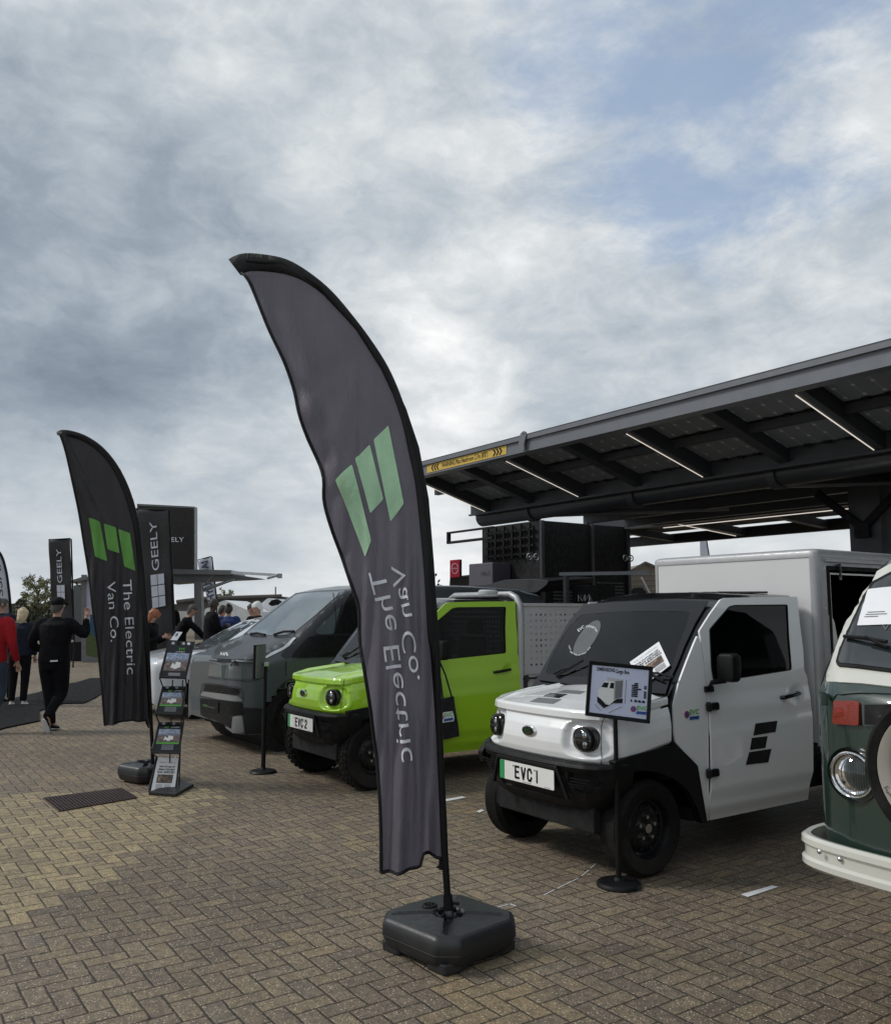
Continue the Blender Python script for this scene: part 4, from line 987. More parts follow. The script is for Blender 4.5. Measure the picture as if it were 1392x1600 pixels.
# ---------------------------------------------------------------- brochure rack
F0 = onz(248, 1237); dz_ = (F0-CAM); dz_.z = 0; dz_.normalize(); rr_ = Vector((dz_.y, -dz_.x, 0))
RK = thing('brochure_rack', 'black folding brochure rack with four sloping trays beside the left feather flag', 'brochure rack', F0)
mat('rack_black', (.010, .010, .011), .45, bump=.1)
m, b, out = newmat('brochure_photo')      # a town street in cool colours
tcn = b.n('ShaderNodeTexCoord').outputs['Generated']; sp = b.n('ShaderNodeSeparateXYZ', ins={0: tcn})
ns = b.noise(tcn, 9, 4, .7).outputs[0]
c_ = b.mix(b.rng(sp.outputs[2], .45, .75, 0, 1), b.ramp(ns, [(.35, (.05, .045, .045)), (.5, (.16, .13, .12)), (.6, (.30, .17, .12)), (.7, (.5, .5, .52))]), b.ramp(ns, [(.35, (.12, .18, .32)), (.55, (.35, .42, .55)), (.7, (.7, .72, .76))]))
b.put(out.inputs[0], b.n('ShaderNodeBsdfPrincipled', ins={'Base Color': c_, 'Roughness': .2}).outputs[0])
zR = Z9(200, 960, 5.515)
trays = [((350, 228), (572, 235), (498, 552), (272, 545)), ((300, 620), (505, 620), (462, 868), (238, 862)), ((268, 930), (482, 930), (440, 1200), (206, 1195)), ((245, 1225), (448, 1232), (408, 1560), (175, 1552))]
def tray(px4, k):
    # a sloping plane: bottom edge nearer to the viewer
    pb = onp(px4[3][0], px4[3][1], F0, dz_); lean = math.radians(26)
    nrm = (-dz_*math.cos(lean)+Vector((0, 0, math.sin(lean)))).normalized()
    return [onp(x, y, pb, nrm) for x, y in px4], nrm
tops = []
for k, t in enumerate(trays):
    p4, n_ = tray(zR(*t), k)
    q = P(); q.prism([p-n_*.012 for p in p4], n_*.012); tr = q.obj('tray', 'rack_black', RK, bev=.002)
    B = lambda u, v, d=.002: p4[3].lerp(p4[2], u).lerp(p4[0].lerp(p4[1], u), v)+n_*d
    q = P(); q.beam(B(0, 0, .01), B(1, 0, .01), .012, .03, n_); q.beam(B(0, 0, .006), B(0, 1, .006), .01, .012, n_); q.beam(B(1, 0, .006), B(1, 1, .006), .01, .012, n_); q.obj('tray_lip', 'rack_black', tr)
    for i in range(4 if k in (0, 3) else 3):
        c = B(.2+.2*i, .955 if k else .93, .003); P().lathe([(0, 0), (.014, 0), (.014, .002), (0, .002)], c, n_, 14).obj('magnet', ['steel', 'black_matt', 'steel', 'paper'][i], tr)
    ru = (p4[1]-p4[0]).normalized(); rv = (p4[0]-p4[3]).normalized(); w = (p4[1]-p4[0]).length; h = (p4[0]-p4[3]).length
    BRo = thing('brochure', ['glossy brochure with a town picture on the top tray of the rack', 'glossy brochure on the second tray of the rack from the top', 'glossy brochure on the third tray of the rack, above the newspaper', 'white newspaper with bold headline on the lowest tray of the rack'][k], 'brochure', B(.5, .05), 'brochures on the rack')
    lo, hi = .04, (.86 if k == 0 else .90)
    if k < 3:
        q = P(); q.prism([B(.06, lo, .003), B(.94, lo, .003), B(.94, hi, .003), B(.06, hi, .003)], n_*.003); pg = q.obj('page', 'black_gloss', BRo)
        a, c = (.18, .66) if k == 0 else (.34, .76)
        q = P(); q.prism([B(.07, a, .0065), B(.93, a, .0065), B(.93, c, .0065), B(.07, c, .0065)], n_*.0008); q.obj('picture', 'brochure_photo', BRo)
        text('lettering', 'EVC', 'logo_green', BRo, B(.60 if k == 0 else .35, hi-.09, .007), ru, rv, .085*h, width=w*(.24 if k == 0 else .16), bold=.0007)
        text('lettering', 'CITYSPRINT', 'paper', BRo, B(.55 if k == 0 else .70, hi-(.17 if k == 0 else .08), .007), ru, rv, .05*h, width=w*.34)
        # small white truck in the picture
        for pts, mt in ((((.30, .30), (.34, .42), (.52, .47), (.74, .46), (.76, .30), (.60, .24), (.36, .25)), 'plate_white'), (((.40, .43), (.50, .46), (.50, .39), (.41, .38)), 'ink'), (((.34, .29), (.40, .22), (.46, .27)), 'ink'), (((.60, .28), (.66, .21), (.72, .29)), 'ink')):
            sc_ = lambda u, v: B(.08+.84*u*.95, a+(v-.18)*(c-a)/.52*.9, .0078)
            P().prism([sc_(u, v) for u, v in pts], n_*.0004).obj('picture_truck', mt, BRo)
        P().prism([B(.62, a+.25*(c-a)/.5, .0073), B(.90, a+.25*(c-a)/.5, .0073), B(.90, c-.02, .0073), B(.75, c+.01, .0073), B(.62, c-.06, .0073)], n_*.0003).obj('picture_building', 'brick_print', BRo) if False else None
        if k: P().prism([B(.07, a-.055, .0067), B(.93, a-.055, .0067), B(.93, a-.005, .0067), B(.07, a-.005, .0067)], n_*.0006).obj('green_band', 'logo_green', BRo)
        q = P()
        for i in range(5):
            vv_ = (a-.09)-.035*i if k else .12-.02*i
            if vv_ > lo+.01: q.beam(B(.30, vv_, .007), B(.75, vv_, .007), .010*h, .0006, n_)
        q.obj('text_lines', 'steel', BRo)
    else:
        q = P(); q.prism([B(.07, lo, .003), B(.95, lo, .003), B(.95, .975, .003), B(.07, .975, .003)], n_*.004); pg = q.obj('page', 'paper', BRo)
        newspaper(BRo, B(.51, .5, .006), ru, rv, w*.86, h*.93, n_)
    tops.append((p4, n_))
# legs: zigzag side rods, uprights and foot plate
q = P()
for k in range(3):
    a, b_ = tops[k][0], tops[k+1][0]
    for i, j in ((3, 0), (2, 1)):
        q.tube([a[i]+tops[k][1]*-.01, b_[j]+tops[k][1]*-.01], .006, 6)
for k in range(4):
    a = tops[k][0]; back = dz_*.10
    for i, j in ((0, 3), (1, 2)): q.tube([a[i]-tops[k][1]*.012, a[i]-tops[k][1]*.012+back+Vector((0, 0, -.03)), a[j]+back+Vector((0, 0, .02))], .005, 6)
    q.tube([a[0]+back*.9+Vector((0, 0, -.03)), a[1]+back*.9+Vector((0, 0, -.03))], .005, 6)
q.obj('side_rods', 'rack_black', RK)
q = P(); f4 = [onz(*p, .0) for p in zR((175, 1560), (410, 1578), (565, 1490), (440, 1462))]; q.prism(f4, (0, 0, .028)); q.obj('foot_plate', 'rack_black', RK, bev=.004)
q = P()
for px_ in ((440, 1475), (352, 1470)):
    p = onz(*zR(px_)[0], .03); q.tube([p, p+Vector((0, 0, .9))], .006, 6)
q.obj('rear_upright', 'rack_black', RK)
t4, tn = tops[0]
lf = zR((364, 222), (418, 150), (470, 155), (422, 226)); pr_ = onp(395, 200, t4[0], -dz_)
n2 = (-dz_*.8+Vector((0, 0, .6))).normalized(); pts = [onp(x, y, t4[0], n2) for x, y in lf]
q = P(); q.prism(pts, n2*.002); o = q.obj('leaflet', 'paper', None); tag(o, 'small grey and white flyer standing up on the top edge of the brochure rack', 'leaflet')
P().prism([pts[0].lerp(pts[2], t)+n2*.003+Vector(d)*.02 for t, d in ((.35, (0, 0, -1)), (.55, (0, 0, -1)), (.65, (0, 0, 1)), (.45, (0, 0, 1)))], n2*.0006).obj('flyer_picture', 'sticker_grey', o)
# ---------------------------------------------------------------- feather flags
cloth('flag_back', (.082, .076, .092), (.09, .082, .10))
cloth('flag_front', (.022, .0205, .0235), (.012, .0115, .013))
cloth('flag_sleeve', (.006, .006, .007), (.001, .001, .001))
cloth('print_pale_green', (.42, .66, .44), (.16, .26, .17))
cloth('print_green', (.13, .34, .075), (.05, .12, .03))
cloth('print_white', (.72, .74, .80), (.16, .16, .17))
def shift_(L, dx, dy=0): return [(a+dx, b_+dy) for a, b_ in L]
def prof(L, y):      # x of a polyline sorted by y
    if y <= L[0][1]: return L[0][0]
    for (a, b_), (c_, d_) in zip(L[:-1], L[1:]):
        if y <= d_: return a+(c_-a)*(y-b_)/max(1e-6, d_-b_)
    return L[-1][0]
def feather(name, label, foot, left, outer, inner, ybot, folds, mats, pole_px, turn=0.0, fside=1):
    """left / outer / inner: traced edges (tip downwards); the sail hangs in an upright plane through the foot"""
    d0 = Vector((foot.x, foot.y, 0))-Vector((0, 0, 0)); d0.normalize(); rt = Vector((d0.y, -d0.x, 0))
    nrm = (-d0*math.cos(turn)+rt*math.sin(turn)).normalized()
    T = thing(name, label, 'feather flag', foot)
    def onplane(x, y): return onp(x, y, foot, nrm)
    def surf(x, y, d=0.0):
        p = onplane(x, y); return p+nrm*(folds(x, y)+d)
    fm, sm, gm, wm = mats
    y0 = left[0][1]; q = P(); NVv = 150; NUu = 46
    ysm = [y0+(ybot(0)-y0)*(j/NVv) for j in range(NVv+1)]
    def pt(u, v):
        t = v; ya = left[0][1]+(left[-1][1]-left[0][1])*t; xa = prof(left, ya)
        yb = inner[0][1]+(inner[-1][1]-inner[0][1])*t**1.0
        # pair the two edges so that rows stay roughly horizontal lower down
        return ya, yb
    # rows: parameter on the left edge and on the inner edge by arc length
    def arc(L):
        acc = [0]
        for a, b_ in zip(L[:-1], L[1:]): acc.append(acc[-1]+math.dist(a, b_))
        return acc
    def along(L, acc, t):
        s_ = t*acc[-1]
        for i in range(len(L)-1):
            if s_ <= acc[i+1]+1e-9:
                k = (s_-acc[i])/max(1e-9, acc[i+1]-acc[i]); return (L[i][0]+(L[i+1][0]-L[i][0])*k, L[i][1]+(L[i+1][1]-L[i][1])*k)
        return L[-1]
    Ls, Is, Os = smoothline(left, 4), smoothline(inner, 4), smoothline(outer, 4); La, Ia, Oa = arc(Ls), arc(Is), arc(Os)
    def sp(u, v):
        a = along(Ls, La, v); b_ = along(Is, Ia, v); x = a[0]+(b_[0]-a[0])*u; y = a[1]+(b_[1]-a[1])*u
        if v > .97:
            k = (v-.97)/.03; y = y*(1-k)+ybot(u)*k
        return surf(x, y)
    q.grid(sp, NUu, NVv); q.obj('sail', fm, T, smooth='all', fix=False)
    # hems
    q = P()
    hem = [surf(a, b_, .002) for a, b_ in [along(Ls, La, k/90) for k in range(91)]]; q.tube(hem, .0085, 6)
    q.tube([sp(k/40, 1)+nrm*.002 for k in range(41)], .008, 6); q.obj('hem', sm, T, smooth=True)
    # pole sleeve: a flattened pocket between inner and outer edge
    q = P(); rings = []
    for k in range(121):
        a = along(Is, Ia, k/120); b_ = along(Os, Oa, k/120); pa, pb = onplane(*a)+nrm*folds(*a), onplane(*b_)
        c = (pa+pb)/2; hw = (pb-pa)/2; th = .014
        rings.append([c+hw*(1.03*math.cos(t))+nrm*(th*math.sin(t)) for t in [2*math.pi*i/10 for i in range(10)]])
    q.loft(rings); q.obj('pole_sleeve', sm, T, smooth=True)
    # pole
    pts = [onplane(*p) for p in pole_px]; q = P(); q.tube(pts, [.016]*len(pts), 12); q.obj('pole', 'black_plastic', T, smooth=True)
    def decal(nm, mt, verts2, faces, d=.010):
        q = P(); q.add([surf(x, y, d) for x, y in verts2], faces); return q.obj(nm, mt, T, fix=False)
    def pane(poly, mt, r_=3):
        v, f = fill(rounded(poly, r_, 4), 4.5 if r_ > 2 else 2.4); return decal('logo_block', mt, v, f)
    def word(s, pts, size, mt, mirror=False, d=.010):
        """lettering along a path of picture points; size = cap size"""
        v, f = textverts(s, 1.0, sub=.16, bold=-.004); w0 = min(a for a, b_ in v); w1 = max(a for a, b_ in v); Pm = smoothline(pts, 5); ac = arc(Pm); out = []
        for a, b_ in v:
            t = (a-w0)/(w1-w0); p = along(Pm, ac, t); e = along(Pm, ac, min(1, t+.01)); g_ = along(Pm, ac, max(0, t-.01)); dx, dy = e[0]-g_[0], e[1]-g_[1]; L = math.hypot(dx, dy); nx, ny = dy/L, -dx/L
            if mirror: nx, ny = -nx, -ny
            out.append((p[0]+nx*b_*size, p[1]+ny*b_*size))
        return decal('lettering', mt, out, f, d)
    return T, pane, word, onplane, nrm
# near flag
foot = onz(701.5, 1448, .10); foot.z = 0
Lf = [(377, 427), (390, 440), (406, 477), (423, 519), (445, 566), (460, 612), (468, 647), (481, 686), (505, 742), (507, 783), (518, 826), (534, 872), (551, 919), (561, 953), (563, 1002), (571, 1049), (578, 1100), (583, 1154), (589, 1205), (593.5, 1270), (595, 1366)]
Ou = [(357, 405), (377, 396), (410, 397), (448, 405), (483, 425), (518, 454), (549, 490), (580, 531), (607, 574), (627, 620), (642, 667), (654, 717), (663.5, 767), (669, 818), (675, 884), (679, 942), (683, 998), (687, 1016), (692, 1161), (697.6, 1270), (701, 1357)]
In = [(376, 430), (388, 423.5), (417.5, 423), (452, 430), (483, 444), (514, 467), (545, 498), (572, 535), (596, 574), (615, 620), (629, 663), (638, 705), (648, 752), (654, 802), (660, 864), (665, 930), (669, 998), (672, 1016), (679.5, 1125), (687, 1234), (693, 1340)]
def nfold(x, y):
    t = max(0, min(1, (y-640)/500)); f = 0
    f += .022*t*math.sin((x-560)*.075 + (y-700)*.004) + .010*t*math.sin((x-600)*.21+(y)*.006+1.0)
    f += .012*t*math.exp(-((x-652-(y-700)*.035)/11)**2) + .009*t*math.exp(-((x-628-(y-760)*.06)/7)**2) - .010*t*math.exp(-((x-640-(y-700)*.045)/7)**2)
    # long diagonal tension crease from the tip
    cx_ = 395+(y-440)*.47; f += .018*math.exp(-((x-cx_)/16)**2)*max(0, min(1, (900-y)/200))*(1 if y > 430 else 0)
    f += .010*math.sin((x+y*.55)*.055)*max(0, 1-abs(y-720)/200)*(1 if x < 560 else 0)
    f += .012*math.sin((y-560)*.05+x*.02)*math.exp(-((x-prof(Lf, y)-18)/22)**2)*max(0, 1-abs(y-640)/160)
    f += .006*noise.noise(Vector((x*.02, y*.008, 3)))*2
    return f*1.9
yb = lambda u: (1366-13*u/.64) if u < .64 else (1336+7*(u-.66)/.34 if u > .66 else 1352-16*(u-.64)/.02)
FN, pane, word, onpl, nn_ = feather('feather_flag', 'tall grey feather flag in front, its mirrored lettering seen from the back', foot, Lf, Ou, In, yb, nfold, ('flag_back', 'flag_sleeve', 0, 0), [(702, 1446), (699, 1400), (694.5, 1330), (688, 1180), (682, 1020), (673, 880), (665, 780), (650, 700), (630, 640), (600, 575), (560, 512), (500, 447), (440, 411), (385, 408)])
pane([(525.5, 752), (551, 727), (581, 845), (571, 871)], 'print_pale_green'); pane([(555.5, 718), (578, 695), (599, 780), (579.5, 803.5)], 'print_pale_green'); pane([(584, 687.5), (607, 665), (631, 787), (610, 815)], 'print_pale_green')
word('The Electric', [(590, 893), (607, 970), (613, 1018), (621, 1075), (628, 1130), (634.5, 1188)], 36, 'print_white', mirror=True)
word('Van Co.', [(623, 884), (628, 930), (636, 965), (640, 1003), (647, 1062)], 31, 'print_white', mirror=True)
# clamp at the foot of the near pole
q = P(); c = onpl(689.5, 1352); q.cyl(c+Vector((0, 0, -.02)), c+Vector((0, 0, .02)), .012, n=10); q.cyl(c, c+RT*-.02+Vector((0, 0, -.012)), .006, n=8); q.obj('cord_lock', 'black_plastic', FN)
q = P(); a = onpl(702, 1446); b_ = onpl(700.5, 1418); d = (b_-a).normalized(); q.cyl(a-d*.03, b_, .0175, n=16); so2 = q.obj('spigot', 'steel', FN, smooth=True)
q = P(); q.cyl(b_-d*.01, b_+d*.055, .024, .021, n=18); q.cyl(b_+d*.02, b_+d*.02+RT*.05-FWD*.01, .007, n=8); q.obj('collar', 'black_plastic', FN, smooth=True)
# ---- ballast bases
def ballast(name, label, c, half, h, ang, feet=True):
    """square water weight with cut corners, a dished top with cross channels, a screw cap and feet"""
    T = thing(name, label, 'flag base', c); ca, sa = math.cos(ang), math.sin(ang)
    def W_(x, y, z): return Vector((c.x+x*ca-y*sa, c.y+x*sa+y*ca, z))
    def loop(k, z, cut=.30, r_=.014):
        a = half*k; e = a*(1-cut); return [W_(x, y, z) for x, y in rounded([(-e, -a), (e, -a), (a, -e), (a, e), (e, a), (-e, a), (-a, e), (-a, -e)], r_*k, 4)]
    loop0 = loop
    def loop(k, z, **kk):
        L = loop0(k, z, **kk); m_ = len(L); ac = [0]
        for i in range(m_): ac.append(ac[-1]+(L[(i+1) % m_]-L[i]).length)
        out_ = []; i = 0
        for j in range(176):
            s_ = ac[-1]*j/176
            while ac[i+1] < s_: i += 1
            out_.append(L[i].lerp(L[(i+1) % m_], (s_-ac[i])/max(1e-9, ac[i+1]-ac[i])))
        return out_
    q = P(); lv = [(.86, .018), (.93, .035), (.985, h*.42), (1, h*.5), (1, h*.70), (.985, h*.82), (.955, h*.90), (.91, h*.935)]
    q.loft([loop(k, z) for k, z in lv], cap0=True, cap1=False)
    # the top: polar grid with channels
    n = len(loop(1, 0)); rings = []
    for i in range(33):
        t = i/32; k = .91*(1-t)+.02*t; L = loop(k, 0); ring = []
        for p in L:
            dx, dy = p.x-c.x, p.y-c.y; x = dx*ca+dy*sa; y = -dx*sa+dy*ca; z = h*.935+.010*t
            D1 = min(abs(x-y), abs(x+y))/math.sqrt(2); rr = math.hypot(x, y)
            if D1 < .020: z -= .026*(1-D1/.020)**.5*min(1, max(0, (half*1.05-rr)/.05))
            if rr < .075: z -= .012
            if rr < .035: z -= .018
            ring.append(Vector((p.x, p.y, z)))
        rings.append(ring)
    q.loft(rings, cap0=False, cap1=True)
    bd = q.obj('weight_body', 'ballast', T, smooth=42)
    if feet:
        for s1 in (-1, 1):
            for s2 in (-1, 1):
                q = P(); a = half*.60; q.prism([W_(s1*a+x, s2*a+y, .0) for x, y in ((-.055, -.075), (.055, -.075), (.075, 0), (.055, .075), (-.055, .075), (-.075, 0))], (0, 0, .05)); q.obj('foot', 'ballast', T, bev=.01)
    q = P(); q.loft([loop(1.004, h*.47), loop(1.008, h*.485), loop(1.004, h*.50)], cap0=False, cap1=False); q.obj('seam', 'ballast', bd)
    cc = W_(-half*.50, -half*.02, h*.935); q = P(); q.lathe([(.034, -.004), (.036, .010), (.033, .014), (.026, .014), (.025, .006), (0, .006)], cc, (0, 0, 1), 28); cp_ = q.obj('screw_cap', 'black_plastic', T, smooth=True)
    q = P()
    for k in range(3): t = k*math.pi/3; q.box(cc+Vector((0, 0, .009)), (.052, .007, .010), rz=t)
    q.obj('cap_ribs', 'black_plastic', cp_)
    q = P()
    for k in range(4): t = math.pi/4+k*math.pi/2; u = W_(math.cos(t)*.045, math.sin(t)*.045, h*.92)
    for k in range(4):
        t = ang+k*math.pi/2+.35; q.box(Vector((c.x+math.cos(t)*.052, c.y+math.sin(t)*.052, h*.93)), (.022, .012, .03), rz=t)
    q.lathe([(.060, 0), (.060, .008), (.050, .010), (.047, 0)], (c.x, c.y, h*.905), (0, 0, 1), 30); q.obj('socket_ring', 'black_plastic', T)
    return T
mat('ballast', (.0145, .0158, .0190), .42, bump=.10, bs=180, var=.10, vs=9, dirt=.10)
ballast('flag_base', 'square dark plastic water-filled weight at the foot of the near feather flag', foot, .25, .165, R(9))
# left flag
foot2 = onz(239, 1222, 0)
L2 = [(91, 679), (96, 684), (104, 710), (113, 752), (123, 800), (131, 850), (139, 900), (144, 940), (151, 1000), (156, 1050), (160, 1090), (163, 1134)]
O2 = [(88, 675), (96, 671.5), (112, 673), (135, 681), (160, 698), (182, 724), (200, 758), (212, 795), (218, 830), (223, 880), (228, 940), (233, 1010), (235.5, 1060), (236.5, 1100), (237, 1137)]
I2 = [(90, 681), (97, 680), (112, 683), (133, 691), (154, 706), (174, 730), (190, 762), (202, 798), (210, 835), (215, 885), (220, 940), (226, 1010), (229, 1060), (231, 1100), (232.5, 1134)]
def lfold(x, y):
    t = max(0, min(1, (y-760)/250)); f = .020*t*math.sin((x-140)*.16+(y-800)*.006)+.012*t*math.sin((x-150)*.33+y*.01)
    c = 100+(y-690)*.36; f += .020*math.exp(-((x-c)/7)**2)*max(0, min(1, (860-y)/90)); c2 = 108+(y-700)*.5; f += .015*math.exp(-((x-c2)/5)**2)*max(0, min(1, (840-y)/90))
    c3 = 205+(y-980)*.12; f += .02*math.exp(-((x-c3)/5)**2)*max(0, min(1, (y-950)/100)); return f*2.2
yb2 = lambda u: 1134-6*math.sin(u*2.2)-3*u if u < .93 else 1128+10*(u-.93)/.07
FL, pane, word, onpl2, nn2 = feather('feather_flag', 'black feather flag at the left with green blocks and readable white lettering', foot2, L2, O2, I2, yb2, lfold, ('flag_front', 'flag_sleeve', 0, 0), [(239, 1215), (238, 1170), (236, 1130), (231, 1010), (224, 900), (216, 820), (206, 782), (186, 735), (160, 702), (130, 683), (98, 676)])
pane([(138.5, 809), (156, 815), (167.5, 877), (149, 870)], 'print_green', 2); pane([(162, 818), (181, 824), (187, 865), (168, 858)], 'print_green', 2); pane([(185, 827), (203, 833), (211.5, 892), (194, 885)], 'print_green', 2)
word('The Electric', [(197.5, 906), (200.5, 960), (203, 1010), (204.5, 1054)], 20, 'print_white'); word('Van Co.', [(172.5, 909), (175.5, 945), (178, 975), (179, 1003)], 20, 'print_white')
cc = onz(211, 1229, 0); cc = Vector((foot2.x-.10*0, foot2.y, 0))
cb = onz(214, 1231, 0)+Vector((.0, .14, 0))
ballast('flag_base', 'squat black plastic weight with a hole for the left feather flag, beside the brochure rack', Vector((foot2.x-.10, foot2.y-.02, 0)), .215, .165, R(20), feet=False)
# ---------------------------------------------------------------- solar canopy
mat('fascia_grey', (.155, .165, .185), .4, metal=.2, var=.06, vs=3)
mat('canopy_dark', (.030, .033, .040), .5, metal=.0, var=.1, vs=2)
mat('tube_dark', (.020, .022, .027), .38, var=.08)
mat('warning_yellow', (.62, .42, .07), .5)
emit('led', (1.0, .90, .80), .62)
m, b, out = newmat('solar_cells')
geo = b.n('ShaderNodeNewGeometry').outputs['Position']; sp = b.n('ShaderNodeSeparateXYZ', ins={0: geo})
def gl(v, pitch, w): f = b.m('FRACT', b.m('DIVIDE', v, pitch)); return b.m('LESS_THAN', b.m('ABSOLUTE', b.m('SUBTRACT', f, .5)), w)
lx, ly = gl(sp.outputs[0], .166, .035), gl(sp.outputs[1], .166, .03)
fine_ = b.m('LESS_THAN', b.m('FRACT', b.m('DIVIDE', sp.outputs[1], .018)), .22)
knot = b.m('MULTIPLY', gl(sp.outputs[0], .166, .09), gl(sp.outputs[1], .166, .09))
c_ = b.mix(b.m('MULTIPLY', fine_, .35), (.15, .16, .17), (.24, .25, .265))
c_ = b.mix(b.m('MAXIMUM', lx, b.m('MULTIPLY', ly, .0)), c_, (.24, .25, .26)); c_ = b.mix(b.m('MULTIPLY', knot, .8), c_, (.5, .52, .54))
b.put(out.inputs[0], b.n('ShaderNodeBsdfPrincipled', ins={'Base Color': c_, 'Roughness': .35}).outputs[0])
CAN = thing('solar_canopy', 'large dark solar canopy with a grey edge beam spanning over the trucks', 'canopy', (-7, 9, 0))
YF, ZF, YB, ZB_, XL, XR = 6.13, 3.33, 7.5, 2.93, -10.15, .9
def zr(y): return ZF+(y-YF)*(ZB_-ZF)/(YB-YF)      # underside of the near wing
q = P(); q.bb(XL, XR, YF-.07, YF, ZF-.03, ZF+.085); q.bb(XL, XR, YF-.10, YF+.04, ZF+.085, ZF+.13); q.bb(XL, XR, YF-.07, YF+.07, ZF-.045, ZF-.03)
q.obj('edge_beam', 'fascia_grey', CAN)
led_x = [-4.05, -5.92, -7.83, -9.75, -2.15, -.3]
q = P(); q.beam((XL, YF+.02, ZF+.06), (XR, YF+.02, ZF+.06), .02, .02)
P().add([(XL, YF, zr(YF)+.145), (XR, YF, zr(YF)+.145), (XR, YB, zr(YB)+.145), (XL, YB, zr(YB)+.145), (XL, YF, zr(YF)+.175), (XR, YF, zr(YF)+.175), (XR, YB, zr(YB)+.175), (XL, YB, zr(YB)+.175)], [(0, 3, 2, 1), (4, 5, 6, 7), (0, 1, 5, 4), (1, 2, 6, 5), (2, 3, 7, 6), (3, 0, 4, 7)]).obj('roof_sheet', 'canopy_dark', CAN)
for i, x in enumerate(led_x):
    q = P(); q.beam((x+.04, YF+.02, zr(YF)+.07), (x+.04, YB, zr(YB)+.07), .09, .15); q.obj('rafter', 'canopy_dark', CAN)
    q = P(); q.beam((x-.005, YF+.13, zr(YF+.13)-.010), (x-.005, YB-.10, zr(YB-.10)-.010), .009, .005); q.obj('light_strip', 'led', CAN)
    xm = x+.95
    q = P(); q.beam((xm, YF+.02, zr(YF)+.085), (xm, YB, zr(YB)+.085), .12, .12); q.obj('rafter', 'canopy_dark', CAN)
ymid = (YF+YB)/2+.02
q = P(); q.beam((XL, ymid, zr(ymid)+.10), (XR, ymid, zr(ymid)+.10), .07, .08); q.obj('purlin', 'canopy_dark', CAN)
for i, x in enumerate(sorted(led_x)):
    for x0, x1 in ((x+.10, x+.88), (x+1.02, x+1.86)):
        for y0, y1 in ((YF+.02, ymid-.06), (ymid+.06, YB-.12)):
            if x1 > XR: continue
            q = P(); q.quad((x0, y0, zr(y0)+.138), (x1, y0, zr(y0)+.138), (x1, y1, zr(y1)+.138), (x0, y1, zr(y1)+.138)); q.obj('solar_panel', 'solar_cells', CAN, fix=False)
            q = P()
            for t in (.25, .5, .75): xx = x0+(x1-x0)*t; q.box((xx, y1-.0, zr(y1)+.125), (.07, .035, .02))
            q.obj('junction_box', 'black_matt', CAN)
x0, x1 = XL+.05, -9.85
q = P(); q.cyl((XL, YB+.16, ZB_-.02), (XR, YB+.16, ZB_-.02), .13, n=28); q.obj('main_tube', 'tube_dark', CAN, smooth=True)
q = P(); q.bb(XL, XR, YB-.06, YB+.10, ZB_+.0, ZB_+.18); q.bb(XL, XR, YB-.10, YB-.06, ZB_-.01, ZB_+.012); q.obj('rear_beam', 'canopy_dark', CAN)
for x in (-9.0, -7.1, -5.2, -3.1):
    q = P(); q.cyl((x-.05, YB+.16, ZB_-.02), (x+.05, YB+.16, ZB_-.02), .155, n=24); q.obj('hinge_collar', 'canopy_dark', CAN)
# central deck and its second row of lights
q = P(); q.bb(XL+.3, XR, YB+.2, 11.2, ZB_+.10, ZB_+.16); q.obj('ceiling_deck', 'canopy_dark', CAN)
for y in (8.3, 9.4, 10.3): q = P(); q.bb(XL+.3, XR, y, y+.10, ZB_-.03, ZB_+.10); q.obj('deck_beam', 'canopy_dark', CAN)
q = P(); q.bb(-7.6, -3.9, 7.98, 7.995, ZB_-.05, ZB_-.042); q.obj('light_strip', 'led', CAN)
q = P(); q.bb(-9.6, -4.4, 10.95, 10.97, ZB_-.035, ZB_-.025); q.obj('light_strip', 'led', CAN)
q = P(); q.beam((-5.9, 8.0, ZB_-.05), (-4.2, 9.5, ZB_-.06), .03, .03); q.beam((-9.4, 8.0, ZB_-.05), (-7.2, 9.5, ZB_-.06), .03, .03); q.obj('tie_rod', 'fascia_grey', CAN)
# far wing
YG, YH = 11.0, 12.7
def zf(y): return 2.99-(y-YG)*.07
q = P(); q.bb(XL-2.0, XR-2, YG-.1, YG+.05, zf(YG)-.05, zf(YG)+.12); q.obj('rear_beam', 'canopy_dark', CAN)
q = P(); q.bb(XL-2.0, XR-2, YH, YH+.10, zf(YH)-.06, zf(YH)+.12); q.obj('edge_beam', 'canopy_dark', CAN)
P().add([(XL-2, YG, zf(YG)+.12), (XR-2, YG, zf(YG)+.12), (XR-2, YH, zf(YH)+.12), (XL-2, YH, zf(YH)+.12)], [(0, 1, 2, 3)]).obj('roof_sheet', 'sheet_grey', CAN, solid=.03) if False else None
mat('wing_grey', (.10, .105, .11), .6)
P().bb(XL-2, XR-2, YG+.05, YH, zf(YH)+.16, zf(YH)+.19).obj('roof_sheet', 'wing_grey', CAN)
for k in range(7):
    x = -10.9+1.55*k
    q = P(); q.beam((x, YG, zf(YG)+.03), (x, YH, zf(YH)+.03), .12, .12); q.obj('rafter', 'canopy_dark', CAN)
    if k % 2: q = P(); q.beam((x-.08, YG+.1, zf(YG)-.035), (x-.08, YH-.1, zf(YH)-.035), .014, .008); q.obj('light_strip', 'led', CAN)
# lifting eye on the edge beam
e = ony(815, 700, YF-.08); q = P(); 
def ring3(c, r1, r2, th): 
    q = P(); n = 20
    for s in (0, 1):
        pass
    return q
pl = [(818, 673), (821, 675), (821.5, 680), (818, 694), (819, 703), (816, 704), (811, 699), (810, 692), (813, 677)]
q = P(); q.prism([ony(x, y, YF-.115) for x, y in rounded(pl, 2)], (0, .02, 0)); o = q.obj('lifting_eye', 'fascia_grey', CAN)
q = P(); c = ony(817.5, 677.5, YF-.117); q.cyl(c, c+Vector((0, .001, 0)), .009, n=12); q.obj('eye_hole', 'soft_black', o)
